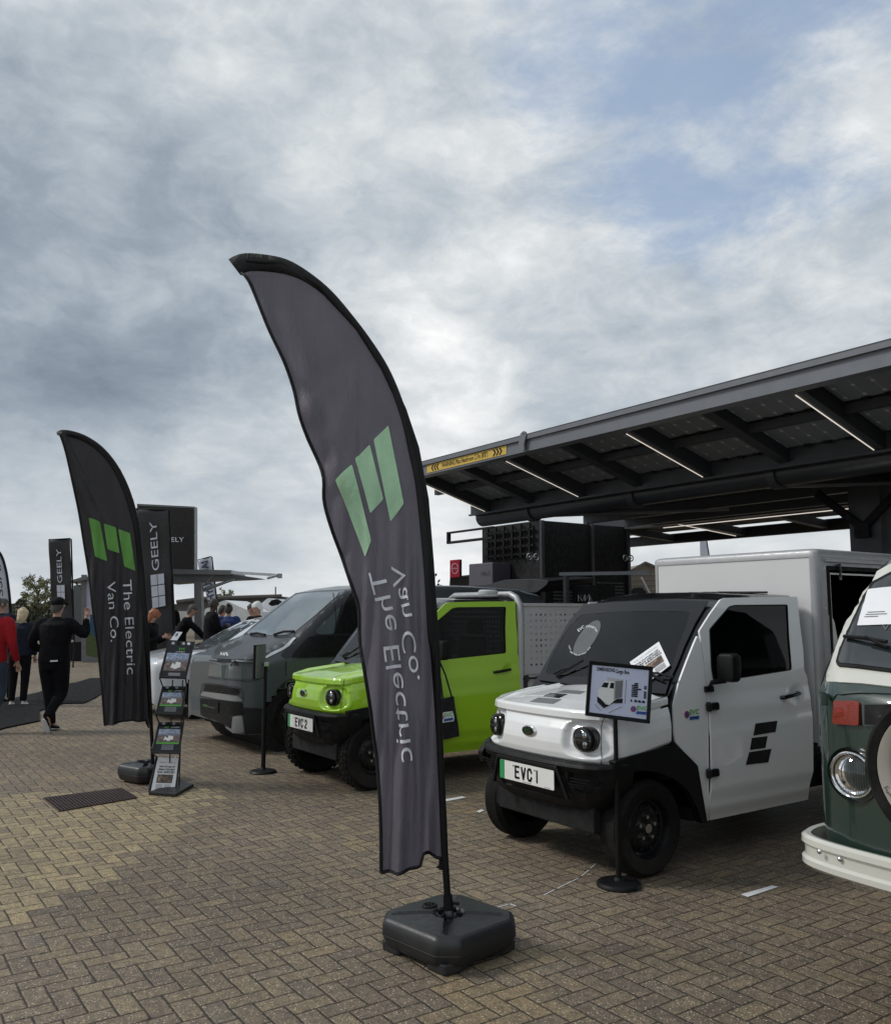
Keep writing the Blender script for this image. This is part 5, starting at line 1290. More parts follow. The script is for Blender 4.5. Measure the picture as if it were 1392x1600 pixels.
# headroom banner on the edge beam
wpl = [(667, 727), (791, 698), (791, 709), (667, 739)]
Yw = YF-.076; W4 = [ony(x, y, Yw) for x, y in wpl]; x0, x1 = W4[0].x, W4[1].x; z0, z1 = ZF-.022, ZF+.078
q = P(); q.bb(x0, x1, Yw, Yw+.004, z0, z1); wb = q.obj('headroom_banner', 'warning_yellow', CAN)
w = x1-x0
text('banner_lettering', 'WARNING Max.Headroom 2.7m (8\'8")', 'ink', wb, ((x0+x1)/2, Yw, (z0+z1)/2), (1, 0, 0), (0, 0, 1), .085, off=.003, width=w*.58)
for s in (-1, 1):
    for k in range(3):
        xx = (x0+x1)/2+s*w*(.36+.035*k)+ (.0); d = .022*(s if s > 0 else -1); q = P()
        q.prism([(xx-d, Yw-.002, z0+.01), (xx+d*.6, Yw-.002, (z0+z1)/2), (xx-d, Yw-.002, z1-.01), (xx-d+.028, Yw-.002, z1-.01), (xx+d*.6+.028, Yw-.002, (z0+z1)/2), (xx-d+.028, Yw-.002, z0+.01)], (0, -.001, 0)); q.obj('chevron', 'ink', wb)
# column at the right with strut
q = P(); q.bb(-5.26, -4.90, 9.0, 9.35, 0, 2.94); q.obj('column', 'canopy_dark', CAN, bev=.01)
q = P(); q.beam((-5.6, 8.98, 2.86), (-5.12, 8.98, 2.45), .08, .06, (0, 1, 0)); q.beam((-4.6, 8.98, 2.86), (-5.06, 8.98, 2.45), .08, .06, (0, 1, 0)); q.box((-5.09, 8.98, 2.40), (.16, .08, .16)); q.obj('strut', 'black_matt', CAN)
q = P(); q.bb(-4.80, -4.2, 9.3, 9.36, 0, 2.8); q.obj('side_panel', 'fascia_grey', CAN)
# central container under the deck
CT = thing('power_container', 'black steel container with fittings under the middle of the canopy', 'container', (-9.6, 9.6, 0))
q = P(); q.bb(-11.95, -10.42, 9.0, 11.0, .08, 2.98); q.obj('container_body', 'soft_black', CT, bev=.01)
q = P()
for k in range(14): q.bb(-10.42, -10.405, 9.25, 10.05, 2.0-.055*k, 2.018-.055*k)
for k in range(14): q.bb(-10.42, -10.405, 10.2, 10.85, 2.0-.055*k, 2.018-.055*k)
q.obj('louvre', 'canopy_dark', CT)
for y in (9.03, 10.12, 10.97): q = P(); q.bb(-10.43, -10.38, y-.03, y+.03, .08, 2.98); q.obj('corner_post', 'canopy_dark', CT)
for px_ in ((826, 870), (976, 872)):
    c = onx(px_[0], px_[1], -10.36)
    q = P(); q.lathe([(.05, 0), (.06, .012), (.05, .025), (.038, .012)], c, (1, 0, 0), 16, close=True); q.lathe([(.05, 0), (.06, .012), (.05, .025), (.038, .012)], c+Vector((0, .14, 0)), (1, 0, 0), 16, close=True); q.cyl(c+Vector((.01, 0, 0)), c+Vector((.01, .14, 0)), .015, n=8); q.obj('shackle', 'steel', CT)
q = P()
for k in range(4): q.bb(-11.75, -10.5, 8.93, 8.97, 2.45+.13*k, 2.47+.13*k)
for k in range(6): q.bb(-11.72+.22*k, -11.69+.22*k, 8.93, 8.97, 2.40, 2.95)
q.obj('cage', 'black_matt', CT)
mat('cabinet_lilac', (.075, .070, .088), .4)
q = P(); q.bb(-11.79, -11.14, 8.6, 8.98, 1.25, 2.33); cb_ = q.obj('cabinet', 'cabinet_lilac', CT, bev=.012)
text('cabinet_lettering', 'HALO', 'ink', cb_, (-11.32, 8.6, 2.15), (1, 0, 0), (0, 0, 1), .10, width=.24)
q = P(); q.tube([(-11.32, 8.595, 1.40), (-11.27, 8.595, 1.47), (-11.23, 8.595, 1.42), (-11.20, 8.595, 1.48), (-11.17, 8.595, 1.42)], .006, 5); q.obj('cabinet_emblem', 'steel', cb_)
q = P()
zb1, zb2 = ony(703, 840, 8.6).z, ony(703, 847, 8.6).z
xa = ony(699, 845, 8.6).x; xb = ony(770, 845, 8.6).x
q.bb(xa, xb, 8.58, 8.64, zb2-.03, zb2+.01); q.bb(xa, xb, 8.58, 8.64, zb1+.07, zb1+.10); q.bb(xa, xa+.05, 8.58, 8.64, zb2-.02, zb1+.08); q.obj('outrigger', 'black_matt', CT)
# thin raised arm behind the white truck
a, c = ony(875, 897, 8.2), ony(1016, 895, 8.2)
q = P(); q.beam(a, c, .03, .045); o = q.obj('arm', 'fascia_grey', None); 
BA = thing('barrier_arm', 'thin grey raised arm above the cab roof between the container and the cargo box', 'barrier', (a.x, 8.2, 0)); o.parent = BA; o.data.transform(Matrix.Translation(-BA.location))
q = P(); q.beam((a.x+.1, 8.22, 0), (a.x+.1, 8.22, a.z), .06, .06, (1, 0, 0)); q.obj('post', 'canopy_dark', BA)
KS = thing('display_plinth', 'black display plinth with a small maker logo in front of the container', 'plinth', (-8.9, 8.6, 0))
p0, p1 = ony(893, 915, 8.55), ony(934, 950, 8.55)
q = P(); q.bb(p0.x, p1.x, 8.55, 8.9, 0, p0.z); q.obj('plinth_body', 'black_matt', KS, bev=.01)
q = P(); q.bb(p1.x+.0, p1.x+.38, 8.6, 8.9, 0, p0.z+.03); q.obj('side_panel', 'sticker_brown', KS) if False else None
def kia_logo(o, right, up, h, mt, parent, nrm):
    """five-stroke maker emblem"""
    right = Vector(right).normalized(); up = Vector(up).normalized(); o = Vector(o); q = P(); n_ = Vector(nrm)
    st = [[(-1.55, -.5), (-1.55, .5)], [(-1.5, -.2), (-.85, .5)], [(-1.2, .05), (-.65, -.5), (.0, .5)], [(.05, .5), (.05, -.5), (.75, .5), (1.45, -.5)], [(1.45, -.5), (1.45, -.5)]]
    st = [[(-1.6, -.5), (-1.6, .5)], [(-1.58, -.15), (-.75, .5)], [(-1.2, .12), (-.7, -.5), (-.1, .42), (-.1, -.42), (.0, -.5)], [(-.1, .5), (-.1, -.45)], [(.05, -.5), (.75, .5), (1.0, .5), (1.0, -.5)], [(1.0, .45), (1.6, -.5)]]
    for s in st:
        q.tube([o+right*(a*h)+up*(b_*h)+n_*.003 for a, b_ in s], h*.10, 5)
    return q.obj('emblem', mt, parent)
kia_logo((p0+p1)/2+Vector((.02, -.002, -.02)), (1, 0, 0), (0, 0, 1), .085, 'steel', KS, (0, -1, 0))
# second dark van standing behind the green pickup: roof and screen line only are in view, the rest is built plainly
# ---------------------------------------------------------------- loft-bodied cars
paint('slate_paint', (.078, .092, .102), metal=.1, rough=.4, coat=.5); paint('slate_dark', (.008, .0085, .0095), rough=.4, coat=.3); paint('pearl_white', (.62, .65, .68), metal=.0, rough=.3)
paint('vw_green', (.011, .030, .023), rough=.35); paint('cream', (.60, .60, .54), rough=.35)
mat('satin_silver', (.23, .235, .24), .35); mat('clad_grey', (.016, .0175, .019), .6, spec=.3)
mat('rim_cream', (.33, .31, .27), .5, dirt=.4)
mat('red_lens', (.20, .022, .008), .3, coat=.4)
def carloft(stations, sect, n=20):
    """stations: (y, halfwidth, z0, z1, roundness); sect(v, st) -> (x, z) of the right half from sill (v=0) to the centre line (v=1)"""
    rings = []
    for st in stations:
        half = [sect(k/n, st) for k in range(n+1)]
        rings.append([(x, st[0], z) for x, z in half]+[(-x, st[0], z) for x, z in reversed(half[:-1])])
    return rings
def dense(st, step=.03):
    out = []
    for a, b_ in zip(st[:-1], st[1:]):
        k = max(1, int(abs(b_[0]-a[0])/step+.5))
        for i in range(k): out.append([lerp(p, q_, i/k) for p, q_ in zip(a, b_)])
    out.append(list(st[-1])); return out
def tumble(hw, z0, z1, belt, tw, r, v):
    """right half section: straight to the belt, leaning in above it, rounded into the roof"""
    pts = [(hw*.97, z0), (hw, z0+.08), (hw, max(belt, z0+.1) if z1 > belt else z1*.7+z0*.3)]
    if z1 > belt+.05:
        top = hw-(z1-belt)*tw; pts += [(top+.01, z1-r), (top-r*.35, z1-r*.30), (top-r, z1-.012), (top*.4, z1), (0, z1+.01)]
    else: pts += [(hw, z1-r), (hw-r*.3, z1-r*.3), (hw-r, z1-.01), (hw*.4, z1+.005), (0, z1+.012)]
    L = [0]
    for a, b_ in zip(pts[:-1], pts[1:]): L.append(L[-1]+math.dist(a, b_))
    t = v*L[-1]
    for i in range(len(pts)-1):
        if t <= L[i+1]+1e-9: k = (t-L[i])/max(1e-9, L[i+1]-L[i]); return (lerp(pts[i][0], pts[i+1][0], k), lerp(pts[i][1], pts[i+1][1], k))
    return pts[-1]
def body(cx, st, belt, tw, r, arches=(), n=30, cut=None):
    q = P(); S_ = dense(st); rings = []
    for s in S_:
        y, hw, z0, z1 = s[:4]; row = []
        for k in range(2*n+1):
            v = 1-abs(k/n-1); sg = 1 if k <= n else -1
            x, z = tumble(hw, z0, z1, belt, tw, r, v); row.append((cx+sg*x, y, z))
        rings.append(row)
    N = 2*n+1; vs = [p for rr in rings for p in rr]; fs = []
    for i in range(len(rings)-1):
        for k in range(N-1):
            f = (i*N+k, i*N+k+1, (i+1)*N+k+1, (i+1)*N+k); c = [sum(vs[j][a] for j in f)/4 for a in range(3)]
            if any(math.hypot(c[1]-ay, c[2]-az) < ar and abs(c[0]-cx) > .5 for ay, az, ar in arches): continue
            fs.append(f)
    q.add(vs, fs)
    for e in (0, len(rings)-1): q.f.append(tuple(range(e*N, e*N+N))); q.mi.append(0)
    return q
# ---- dark grey electric van
KX, KY = -9.93, 4.22
ss = [(3.50, .56, .30, .94), (3.505, .66, .26, .985), (3.525, .74, .23, 1.005), (3.56, .80, .215, 1.02), (3.62, .85, .205, 1.035), (3.72, .885, .20, 1.06), (3.90, .91, .20, 1.125), (4.10, .925, .20, 1.205), (4.22, .93, .20, 1.25), (4.50, .935, .20, 1.50), (4.75, .94, .20, 1.70), (4.90, .94, .20, 1.79), (5.15, .94, .20, 1.845), (5.6, .945, .20, 1.875), (6.6, .945, .20, 1.88), (7.6, .94, .22, 1.85), (7.95, .92, .30, 1.78), (8.10, .86, .36, 1.60)]
q = body(KX, ss, 1.0, .22, .10, ((KY, .33, .415), (KY+3.0, .33, .415)))
KV = thing('electric_van', 'dark grey rounded electric people carrier with gloss black bonnet and big windscreen', 'van', (KX, KY, 0))
kb = q.obj('van_body', 'slate_paint', KV, smooth=60, fix=False); hk = hitter(q.bvh(), lambda x, y: None)
zK = Z9(300, 900, 4.35); zG = Z9(280, 880, 2.4)
def kp(nm, mt, poly, r_=3, off=.004, th=.006, step=6, holes=(), parent=None): return patch(nm, mt, parent or KV, rounded(poly, r_, 4), hk, step, off, th, holes=holes)
kp('windscreen', 'van_glass', zK((700, 128), (850, 108), (1008, 100), (1012, 118), (985, 150), (705, 410), (560, 410), (348, 402), (500, 270)), 2) if False else None
glass('van_glass', (.30, .34, .36), 1.0)
mat('van_glass_dark', (.006, .0065, .0075), .30, coat=.0, spec=.3, var=.02); mat('screen_blue', (.10, .125, .135), .05, coat=1, var=.25, vs=1.4)
kp('bonnet', 'slate_dark', zK((130, 560), (160, 500), (250, 420), (350, 405), (560, 412), (700, 415), (640, 470), (560, 510), (520, 530), (470, 572), (250, 568)), 3, .006)
kp('pillar_trim', 'slate_dark', zK((348, 402), (705, 118), (1010, 95), (1080, 92), (1130, 96), (1145, 250), (1150, 545), (960, 552), (700, 560), (660, 555), (640, 566), (600, 540), (700, 420), (560, 412)), 2, .005)
kp('windscreen', 'screen_blue', zK((365, 398), (520, 275), (712, 128), (860, 112), (1005, 108), (985, 140), (840, 270), (700, 385), (690, 408), (560, 408)), 3, .009)
kp('side_window', 'screen_blue', zK((835, 375), (900, 310), (1008, 205), (985, 290), (960, 395), (860, 400)), 3, .009)
kp('side_window', 'van_glass_dark', zK((970, 395), (1000, 300), (1055, 150), (1085, 115), (1140, 110), (1150, 390)), 3, .009)
kp('side_panel', 'van_glass_dark', zK((672, 555), (700, 510), (790, 415), (860, 405), (960, 408), (1150, 400), (1150, 540), (960, 546)), 3, .010)
kp('corner_light', 'white_line', zK((470, 575), (520, 528), (610, 488), (650, 462), (695, 424), (708, 424), (660, 478), (620, 505), (530, 548), (480, 588)), 2, .011) if False else None
mat('white_line', (.62, .66, .70), .25)
kp('corner_light', 'white_line', zK((484, 560), (530, 530), (615, 488), (650, 462), (690, 426), (708, 424), (660, 478), (620, 505), (535, 547), (486, 572)), 1.5, .013)
kp('grille_panel', 'screen_blue', zK((122, 600), (250, 610), (435, 625), (432, 700), (300, 700), (112, 680)), 2, .006)
kp('lower_grille', 'van_glass_dark', zK((90, 735), (200, 745), (325, 770), (320, 810), (200, 800), (80, 785)), 3, .008)
kp('upper_line', 'soft_black', zK((168, 568), (270, 572), (250, 588), (190, 585)), 2, .009)
kp('bumper_blade', 'satin_silver', zK((82, 785), (200, 800), (325, 822), (350, 852), (300, 853), (180, 838), (62, 812)), 3, .014, .012)
kp('air_intake', 'van_glass_dark', zK((58, 830), (180, 845), (345, 862), (352, 950), (275, 955), (275, 1045), (160, 1020), (65, 985)), 3, .010)
kp('skid_plate', 'satin_silver', zK((60, 975), (160, 1010), (275, 1040), (280, 955), (342, 948), (360, 1100), (300, 1098), (160, 1068), (72, 1030)), 3, .016, .012)
kp('number_plate', 'ink', zK((75, 842), (188, 855), (188, 935), (77, 915)), 1.5, .018)
kp('wheel_arch', 'clad_grey', zK((352, 905), (470, 910), (530, 905), (545, 830), (580, 770), (640, 710), (720, 680), (800, 665), (850, 680), (850, 760), (760, 765), (690, 790), (620, 850), (580, 920), (560, 1000), (550, 1120), (480, 1120), (405, 1102), (360, 1090)), 3, .014, .02)
kp('sill_line', 'slate_dark', zK((352, 893), (540, 910), (545, 918), (352, 903)), .5, .017)
def seam(nm, pts, w, hitf, parent, off): return lines_on(hitf, list(zip(pts[:-1], pts[1:])), w, 'soft_black', parent, nm, off)
def lines_on(hitf, segs, wpx, mt, parent, nm, off):
    q = P()
    for a, b_ in segs:
        n_ = max(1, int(math.dist(a, b_)/4)); top = []; bot = []; dx, dy = b_[0]-a[0], b_[1]-a[1]; L_ = math.hypot(dx, dy) or 1; nx, ny = -dy/L_, dx/L_
        for k in range(n_+1):
            x, y = lerp(a[0], b_[0], k/n_), lerp(a[1], b_[1], k/n_)
            for L, s_ in ((top, -.5), (bot, .5)):
                h = hitf(x+nx*wpx*s_, y+ny*wpx*s_)
                if h is None: break
                L.append(h[0]+h[1]*off)
        if len(top) != n_+1 or len(bot) != n_+1: continue
        q.add(top+bot, [(i, i+1, n_+1+i+1, n_+1+i) for i in range(n_)])
    return q.obj(nm, mt, parent, fix=False)
seam('shut_line', smoothline(zK((122, 575), (250, 585), (430, 592), (470, 590)), 3), 1.3, hk, KV, .012)
seam('shut_line', smoothline(zK((640, 575), (635, 640), (640, 680)), 3), .8, hk, KV, .007)
seam('shut_line', smoothline(zK((962, 120), (975, 300), (962, 400), (965, 560), (985, 700)), 3), .8, hk, KV, .016)
seam('body_crease', smoothline(zK((112, 690), (250, 705), (430, 712), (520, 640)), 3), .7, hk, KV, .0095)
seam('body_crease', smoothline(zK((60, 820), (70, 760), (90, 730), (200, 742), (330, 768), (350, 850)), 3), .8, hk, KV, .0095)
seam('grille_ribs', zK((70, 900), (188, 925)), .8, hk, KV, .0195) if False else None
def htext(s, pts, size, mt, parent, hitf, off, **k):
    v, f = textverts(s, 1, sub=.4, **k); w0 = min(a for a, b_ in v); w1 = max(a for a, b_ in v); p0, p1 = Vector(pts[0]), Vector(pts[1]); d = (p1-p0); up = Vector((0.0, -1.0)); out_ = []
    for a, b_ in v:
        c = p0+d*((a-w0)/(w1-w0))+up*(b_*size); h = hitf(c.x, c.y); out_.append(h[0]+h[1]*off)
    q = P(); q.add(out_, f); return q.obj('lettering', mt, parent, fix=False)
npx = lambda zx, zy: (300+zx/4.35, 900+zy/4.35)
htext('PV5', (npx(88, 880), npx(112, 884)), 5, 'print_green', KV, hk, .022); htext('Passenger', (npx(114, 885), npx(170, 897)), 4.2, 'steel', KV, hk, .022)
def emblem_px(pts_fn, hitf, parent, mt='plate_white', off=.012, r=.0045):
    st = [[(-1.6, -.5), (-1.6, .5)], [(-1.58, -.15), (-.75, .5)], [(-1.2, .12), (-.7, -.5), (-.1, .42)], [(-.1, .5), (-.1, -.45)], [(.05, -.5), (.75, .5), (1.0, .5), (1.0, -.5)], [(1.0, .45), (1.6, -.5)]]
    q = P()
    for s in st:
        pp_ = []
        for a, b_ in s: h = hitf(*pts_fn(a, b_)); pp_.append(h[0]+h[1]*off)
        q.tube(pp_, r, 5)
    return q.obj('emblem', mt, parent)
emblem_px(lambda a, b_: npx(222+a*15, 538+a*1.0-b_*22), hk, KV)
q = P(); q.bb(KX-.78, KX+.78, 3.75, 8.0, .19, .24); q.obj('floor_pan', 'black_matt', KV)
q = P(); q.cyl((KX-.9, KY, .33), (KX+.9, KY, .33), .40, n=24); q.obj('wheel_well', 'soft_black', KV)
for y in (KY, KY+3.0):
    for sg in (1, -1): wheel(KV, (KX+sg*(.93-.125), y, .335), sg, .335, .215, 'rim_black', rimr=.23)
for a, b_ in ((npx(400, 404), npx(500, 410)), (npx(560, 410), npx(700, 385))):
    h1, h2 = hk(*a), hk(*b_); q = P(); q.tube([h1[0]+h1[1]*.02, h1[0].lerp(h2[0], .5)+h1[1]*.035, h2[0]+h2[1]*.02], .014, 6); q.obj('wiper', 'black_matt', KV)
# ---- pearl white crossover behind it
CX, CY = -13.35, 4.45
ss = [(3.62, .50, .30, .74), (3.63, .66, .26, .80), (3.68, .76, .22, .83), (3.78, .83, .20, .86), (3.95, .87, .20, .90), (4.25, .90, .20, .955), (4.60, .91, .20, 1.00), (4.85, .91, .20, 1.04), (5.20, .915, .20, 1.24), (5.50, .915, .20, 1.38), (5.8, .915, .20, 1.45), (6.4, .915, .2, 1.49), (7.1, .91, .2, 1.46), (7.6, .90, .25, 1.38), (7.95, .86, .32, 1.1), (8.0, .80, .35, .9)]
q = body(CX, ss, .95, .30, .10, ((CY, .33, .40), (CY+2.7, .33, .40)))
CV = thing('parked_car', 'pearl white electric crossover parked on the far side of the dark grey van', 'car', (CX, CY, 0))
q.obj('car_body', 'pearl_white', CV, smooth=60, fix=False); hc = hitter(q.bvh(), lambda x, y: None)
zW = Z9(200, 860, 5.354)
def cp_(nm, mt, poly, r_=2, off=.004, th=.006): 
    try: return patch(nm, mt, CV, rounded(poly, r_, 4), hc, 5, off, th)
    except Exception as e: print('patch', nm, e)
cp_('windscreen_border', 'van_glass_dark', zW((500, 800), (545, 752), (700, 648), (890, 580), (1090, 556), (1150, 560), (1040, 622), (930, 690), (830, 762), (700, 828), (545, 834)), 2, .003)
cp_('windscreen', 'screen_blue', zW((545, 770), (700, 660), (900, 590), (1060, 570), (1010, 620), (900, 690), (800, 760), (680, 815), (560, 822)), 2, .009)
cp_('wheel_arch', 'clad_grey', zW((525, 1040), (570, 990), (660, 985), (700, 990), (700, 1071), (600, 1071), (525, 1100)))
cp_('shut_line', 'soft_black', [(298, 1028), (320, 1026), (336, 1018), (336.6, 1019), (320, 1027.4), (298, 1029.4)], .1, .006, .004)
wheel(CV, (CX+.81, CY, .335), 1, .335, .2, 'rim_black', rimr=.25); wheel(CV, (CX-.81, CY, .335), -1, .335, .2, 'rim_black', rimr=.25)
wheel(CV, (CX+.81, CY+2.7, .335), 1, .335, .2, 'rim_black', rimr=.25); wheel(CV, (CX-.81, CY+2.7, .335), -1, .335, .2, 'rim_black', rimr=.25)
q = P(); o = Vector((CX+.915, CY, .335))
for k in range(5):
    a = 2*math.pi*k/5; pol = lambda r_, t: o+Vector((0, math.cos(t)*r_, math.sin(t)*r_))
    q.beam(pol(.05, a), pol(.14, a), .018, .03, (1, 0, 0)); q.beam(pol(.14, a), pol(.22, a+.30), .016, .025, (1, 0, 0)); q.beam(pol(.14, a), pol(.22, a-.30), .016, .025, (1, 0, 0)); q.beam(pol(.22, a+.30), pol(.22, a-.3+2*math.pi/5), .014, .02, (1, 0, 0))
q.obj('wheel_trim', 'satin_silver', CV)
# ---- green and cream camper van at the right edge
VX = -1.29
def vsec(st): return st
ss = [(3.10, .35, .62, 1.05), (3.11, .50, .60, 1.17), (3.13, .60, .585, 1.215), (3.16, .68, .575, 1.24), (3.20, .735, .57, 1.27), (3.26, .785, .56, 1.33), (3.34, .825, .55, 1.42), (3.44, .85, .50, 1.54), (3.55, .86, .44, 1.66), (3.66, .865, .40, 1.77), (3.80, .865, .40, 1.85), (4.0, .865, .40, 1.90), (4.4, .865, .40, 1.92), (4.8, .865, .40, 1.93), (6.5, .865, .40, 1.92), (7.2, .85, .42, 1.84), (7.5, .80, .45, 1.6), (7.6, .7, .5, 1.3)]
q = body(VX, ss, 1.22, .22, .12, ((4.15, .30, .37), (6.5, .30, .37)), n=40)
VW = thing('camper_van', 'vintage dark green and cream camper van with round headlight and cream bumper', 'van', (VX, 3.95, 0))
q.obj('van_body', 'vw_green', VW, smooth=70, fix=False); _bv = q.bvh(); hv0 = hitter(_bv, lambda x, y: None); hv = hitter(_bv, hy(3.25))
zV = Z9(1180, 860, 2.857)
def vp(nm, mt, poly, r_=3, off=.004, th=.006, **k): return patch(nm, mt, VW, rounded(poly, r_, 4), hv0, 6, off, th, **k)

vp('cream_panel', 'cream', zV((322, 588), (322, 555), (335, 520), (362, 440), (400, 340), (450, 235), (490, 160), (540, 100), (620, 55), (900, -10), (900, 660), (606, 612), (480, 598)), 3, .005)
glass('camper_glass', (.42, .45, .47), 1.0)
mat('camper_screen', (.022, .027, .030), .05, coat=1, var=.5, vs=3)
ws = zV((368, 505), (388, 440), (430, 345), (490, 215), (530, 150), (606, 108), (900, 30), (900, 600), (606, 552), (470, 534), (375, 524))
wi_ = zV((382, 500), (402, 438), (444, 345), (502, 220), (540, 160), (610, 122), (900, 45), (900, 585), (606, 540), (470, 522), (390, 513))
vp('windscreen_seal', 'black_matt', ws, 3, .014, .012)
vp('windscreen', 'camper_screen', wi_, 3, .017)
nt_ = zV((516, 188), (610, 178), (760, 168), (700, 345), (606, 345), (466, 350))
no = vp('window_notice', 'paper', nt_, 2, .021, .001)
lines_on(hv, [(zV((512, 292))[0], zV((590, 289))[0]), (zV((504, 302))[0], zV((600, 299))[0]), (zV((500, 312))[0], zV((560, 310))[0])], 1.2, 'sticker_grey', no, 'text_lines', .0228)
htext('Vans', (zV((572, 358))[0], zV((700, 352))[0]), 15, 'sticker_haze', VW, hv, .020)
h1, h2 = hv(*zV((418, 405))[0]), hv(*zV((606, 435))[0])
q = P(); q.tube([h1[0]+h1[1]*.03, h1[0].lerp(h2[0], .5)+h1[1]*.04, h2[0]+h2[1]*.035], .008, 6); h3 = hv(*zV((606, 455))[0]); q.tube([h1[0].lerp(h2[0], .6)+h1[1]*.05, h3[0]+h3[1]*.03], .007, 6); q.obj('wiper', 'black_matt', VW)
vp('indicator', 'red_lens', zV((362, 675), (474, 677), (474, 784), (358, 774)), 4, .016, .014)
vp('indicator_rim', 'cream', zV((358, 670), (478, 673), (478, 789), (354, 779)), 4, .008, .008) if False else None
ind = lines_on(hv, [(zV((368, y))[0], zV((470, y+3))[0]) for y in range(690, 776, 12)], .5, 'red', VW, 'indicator_ribs', .0175)
vp('vent_panel', 'vw_green', zV((480, 684), (700, 690), (700, 800), (486, 785)), 3, .008, .006)
q = P()
for k in range(16):
    x0 = 502+12*k; h1, h2 = hv(*zV((x0, 692))[0]), hv(*zV((x0+1, 778))[0]); q.beam(h1[0]+h1[1]*.010, h2[0]+h2[1]*.010, .012, .002, (0, -1, 0))
q.obj('vent_slot', 'soft_black', VW)
vp('front_swage', 'vw_green', zV((345, 655), (360, 640), (470, 632), (640, 640), (640, 646), (470, 639), (366, 647), (352, 665)), 1, .006, .006)
# headlamp
c = hv(*zV((410, 993))[0])[0]; c = Vector((c.x+.035, c.y+.004, c.z)); HR = .087
q = P(); q.lathe([(HR*1.14, .03), (HR*1.12, .0), (HR*1.0, -.03)], c, (0, -1, 0), 44); q.obj('lamp_bowl', 'vw_green', VW, smooth=True)
q = P(); q.lathe([(HR, -.05), (HR, .028), (HR*.97, .040), (HR*.92, .044), (HR*.86, .038), (HR*.83, .026)], c, (0, -1, 0), 48); hl = q.obj('headlight', 'chrome', VW, smooth=60)
q = P(); q.lathe([(HR*.80, .020), (HR*.6, -.01), (HR*.35, -.03), (HR*.1, -.035), (0, -.035)], c, (0, -1, 0), 40); q.obj('reflector', 'satin_silver', hl, smooth=True)
q = P(); q.cyl(c+Vector((0, .03, 0)), c+Vector((0, .0, 0)), .012, n=12); q.obj('bulb', 'chrome', hl)
q = P(); q.lathe([(HR*.84, .024), (HR*.7, .036), (HR*.45, .046), (HR*.2, .051), (0.001, .052)], c, (0, -1, 0), 44); q.obj('lens', 'lens', hl, smooth=True)
q = P()
for k in range(-8, 9):
    x = k*.0085; zz_ = math.sqrt(max(0, (HR*.78)**2-x*x)); q.beam(c+Vector((x, -.045+abs(x)*.25, -zz_)), c+Vector((x, -.045+abs(x)*.25, zz_)), .0016, .001, (0, -1, 0))
q.obj('lens_flutes', 'sticker_haze', hl)
# spare wheel on the nose
sc_ = ony(1453, 1205, 3.05); o = Vector((sc_.x+.062, 3.07, sc_.z)); SR = .272
q = P(); q.lathe([(SR*.80, .075), (SR*.90, .082), (SR*.97, .06), (SR, .02), (SR, -.03), (SR*.95, -.07), (SR*.8, -.08)], o, (0, -1, 0), 64); sw = q.obj('spare_wheel', 'tyre_rubber', VW, smooth=60)
q = P(); q.lathe([(SR*.80, .070), (SR*.78, .078), (SR*.66, .072), (SR*.60, .055), (SR*.58, .02)], o, (0, -1, 0), 56); q.obj('spare_rim', 'rim_cream', sw, smooth=True)
q = P(); q.lathe([(SR*.585, .03), (SR*.55, .06), (SR*.3, .075), (0.001, .08)], o, (0, -1, 0), 48); q.obj('spare_cover', 'black_gloss', sw, smooth=True)
q = P(); rs = random.Random(4)
for k in range(9):
    t = R(200+4.2*k); p = o+Vector((math.cos(t)*SR*.72, -.0775, math.sin(t)*SR*.72)); pts = [p+Vector((rs.uniform(-.008, .008), -.001, rs.uniform(-.008, .008))) for _ in range(4)]; q.tube(pts, .0012, 4)
q.obj('handwriting', 'ink', sw)
# bumper
def bprof(): return [(.0, .058), (.020, .060), (.034, .050), (.036, .030), (.024, .018), (.024, -.018), (.036, -.028), (.036, -.048), (.020, -.060), (.0, -.058)]
path = [(-.815, 3.50), (-.825, 3.36), (-.815, 3.24), (-.775, 3.155), (-.68, 3.11), (-.5, 3.085), (-.25, 3.075), (0, 3.07)]; path = path+[(-x, y) for x, y in reversed(path[:-1])]; path = smoothline(path, 5)
rings = []
for i, (x, y) in enumerate(path):
    a, b_ = path[max(i-1, 0)], path[min(i+1, len(path)-1)]; d = Vector((b_[0]-a[0], b_[1]-a[1])).normalized(); n_ = Vector((d.y, -d.x)); zc_ = .605
    rings.append([Vector((VX+x+n_.x*o_, y+n_.y*o_, zc_+z)) for o_, z in bprof()])
q = P(); q.loft(rings); bu = q.obj('bumper', 'cream', VW, smooth=35)
for px_ in ((284, 1347), (375, 1381)):
    p = ony(*zV(px_)[0], 3.062); q = P(); q.lathe([(.009, 0), (.009, .003), (.005, .007), (0.001, .008)], p+Vector((0, .004, 0)), (0, -1, 0), 14); q.obj('bumper_bolt', 'bolt_steel', bu, smooth=True)
q = P(); q.bb(VX-.66, VX+.66, 3.55, 7.4, .36, .58); q.obj('underbody', 'soft_black', VW)
for y in (4.15, 6.5):
    for sg in (1, -1): wheel(VW, (VX+sg*(.84-.09), y, .315), sg, .318, .17, 'cream', rimr=.19)
q = P(); q.cyl((VX-.80, 4.15, .32), (VX+.80, 4.15, .32), .36, n=24); q.obj('wheel_well', 'soft_black', VW)
# open tailgate of the dark electric van seen over the green cab
q = P(); tg = [(762, 913), (790, 906), (830, 905), (857, 907), (854, 914), (838, 926), (800, 927), (700, 924), (700, 917)]
q.prism([ony(x, y, 8.12) for x, y in rounded(tg, 3)], (0, .9, .06)); q.obj('tailgate', 'slate_dark', KV, bev=.02)
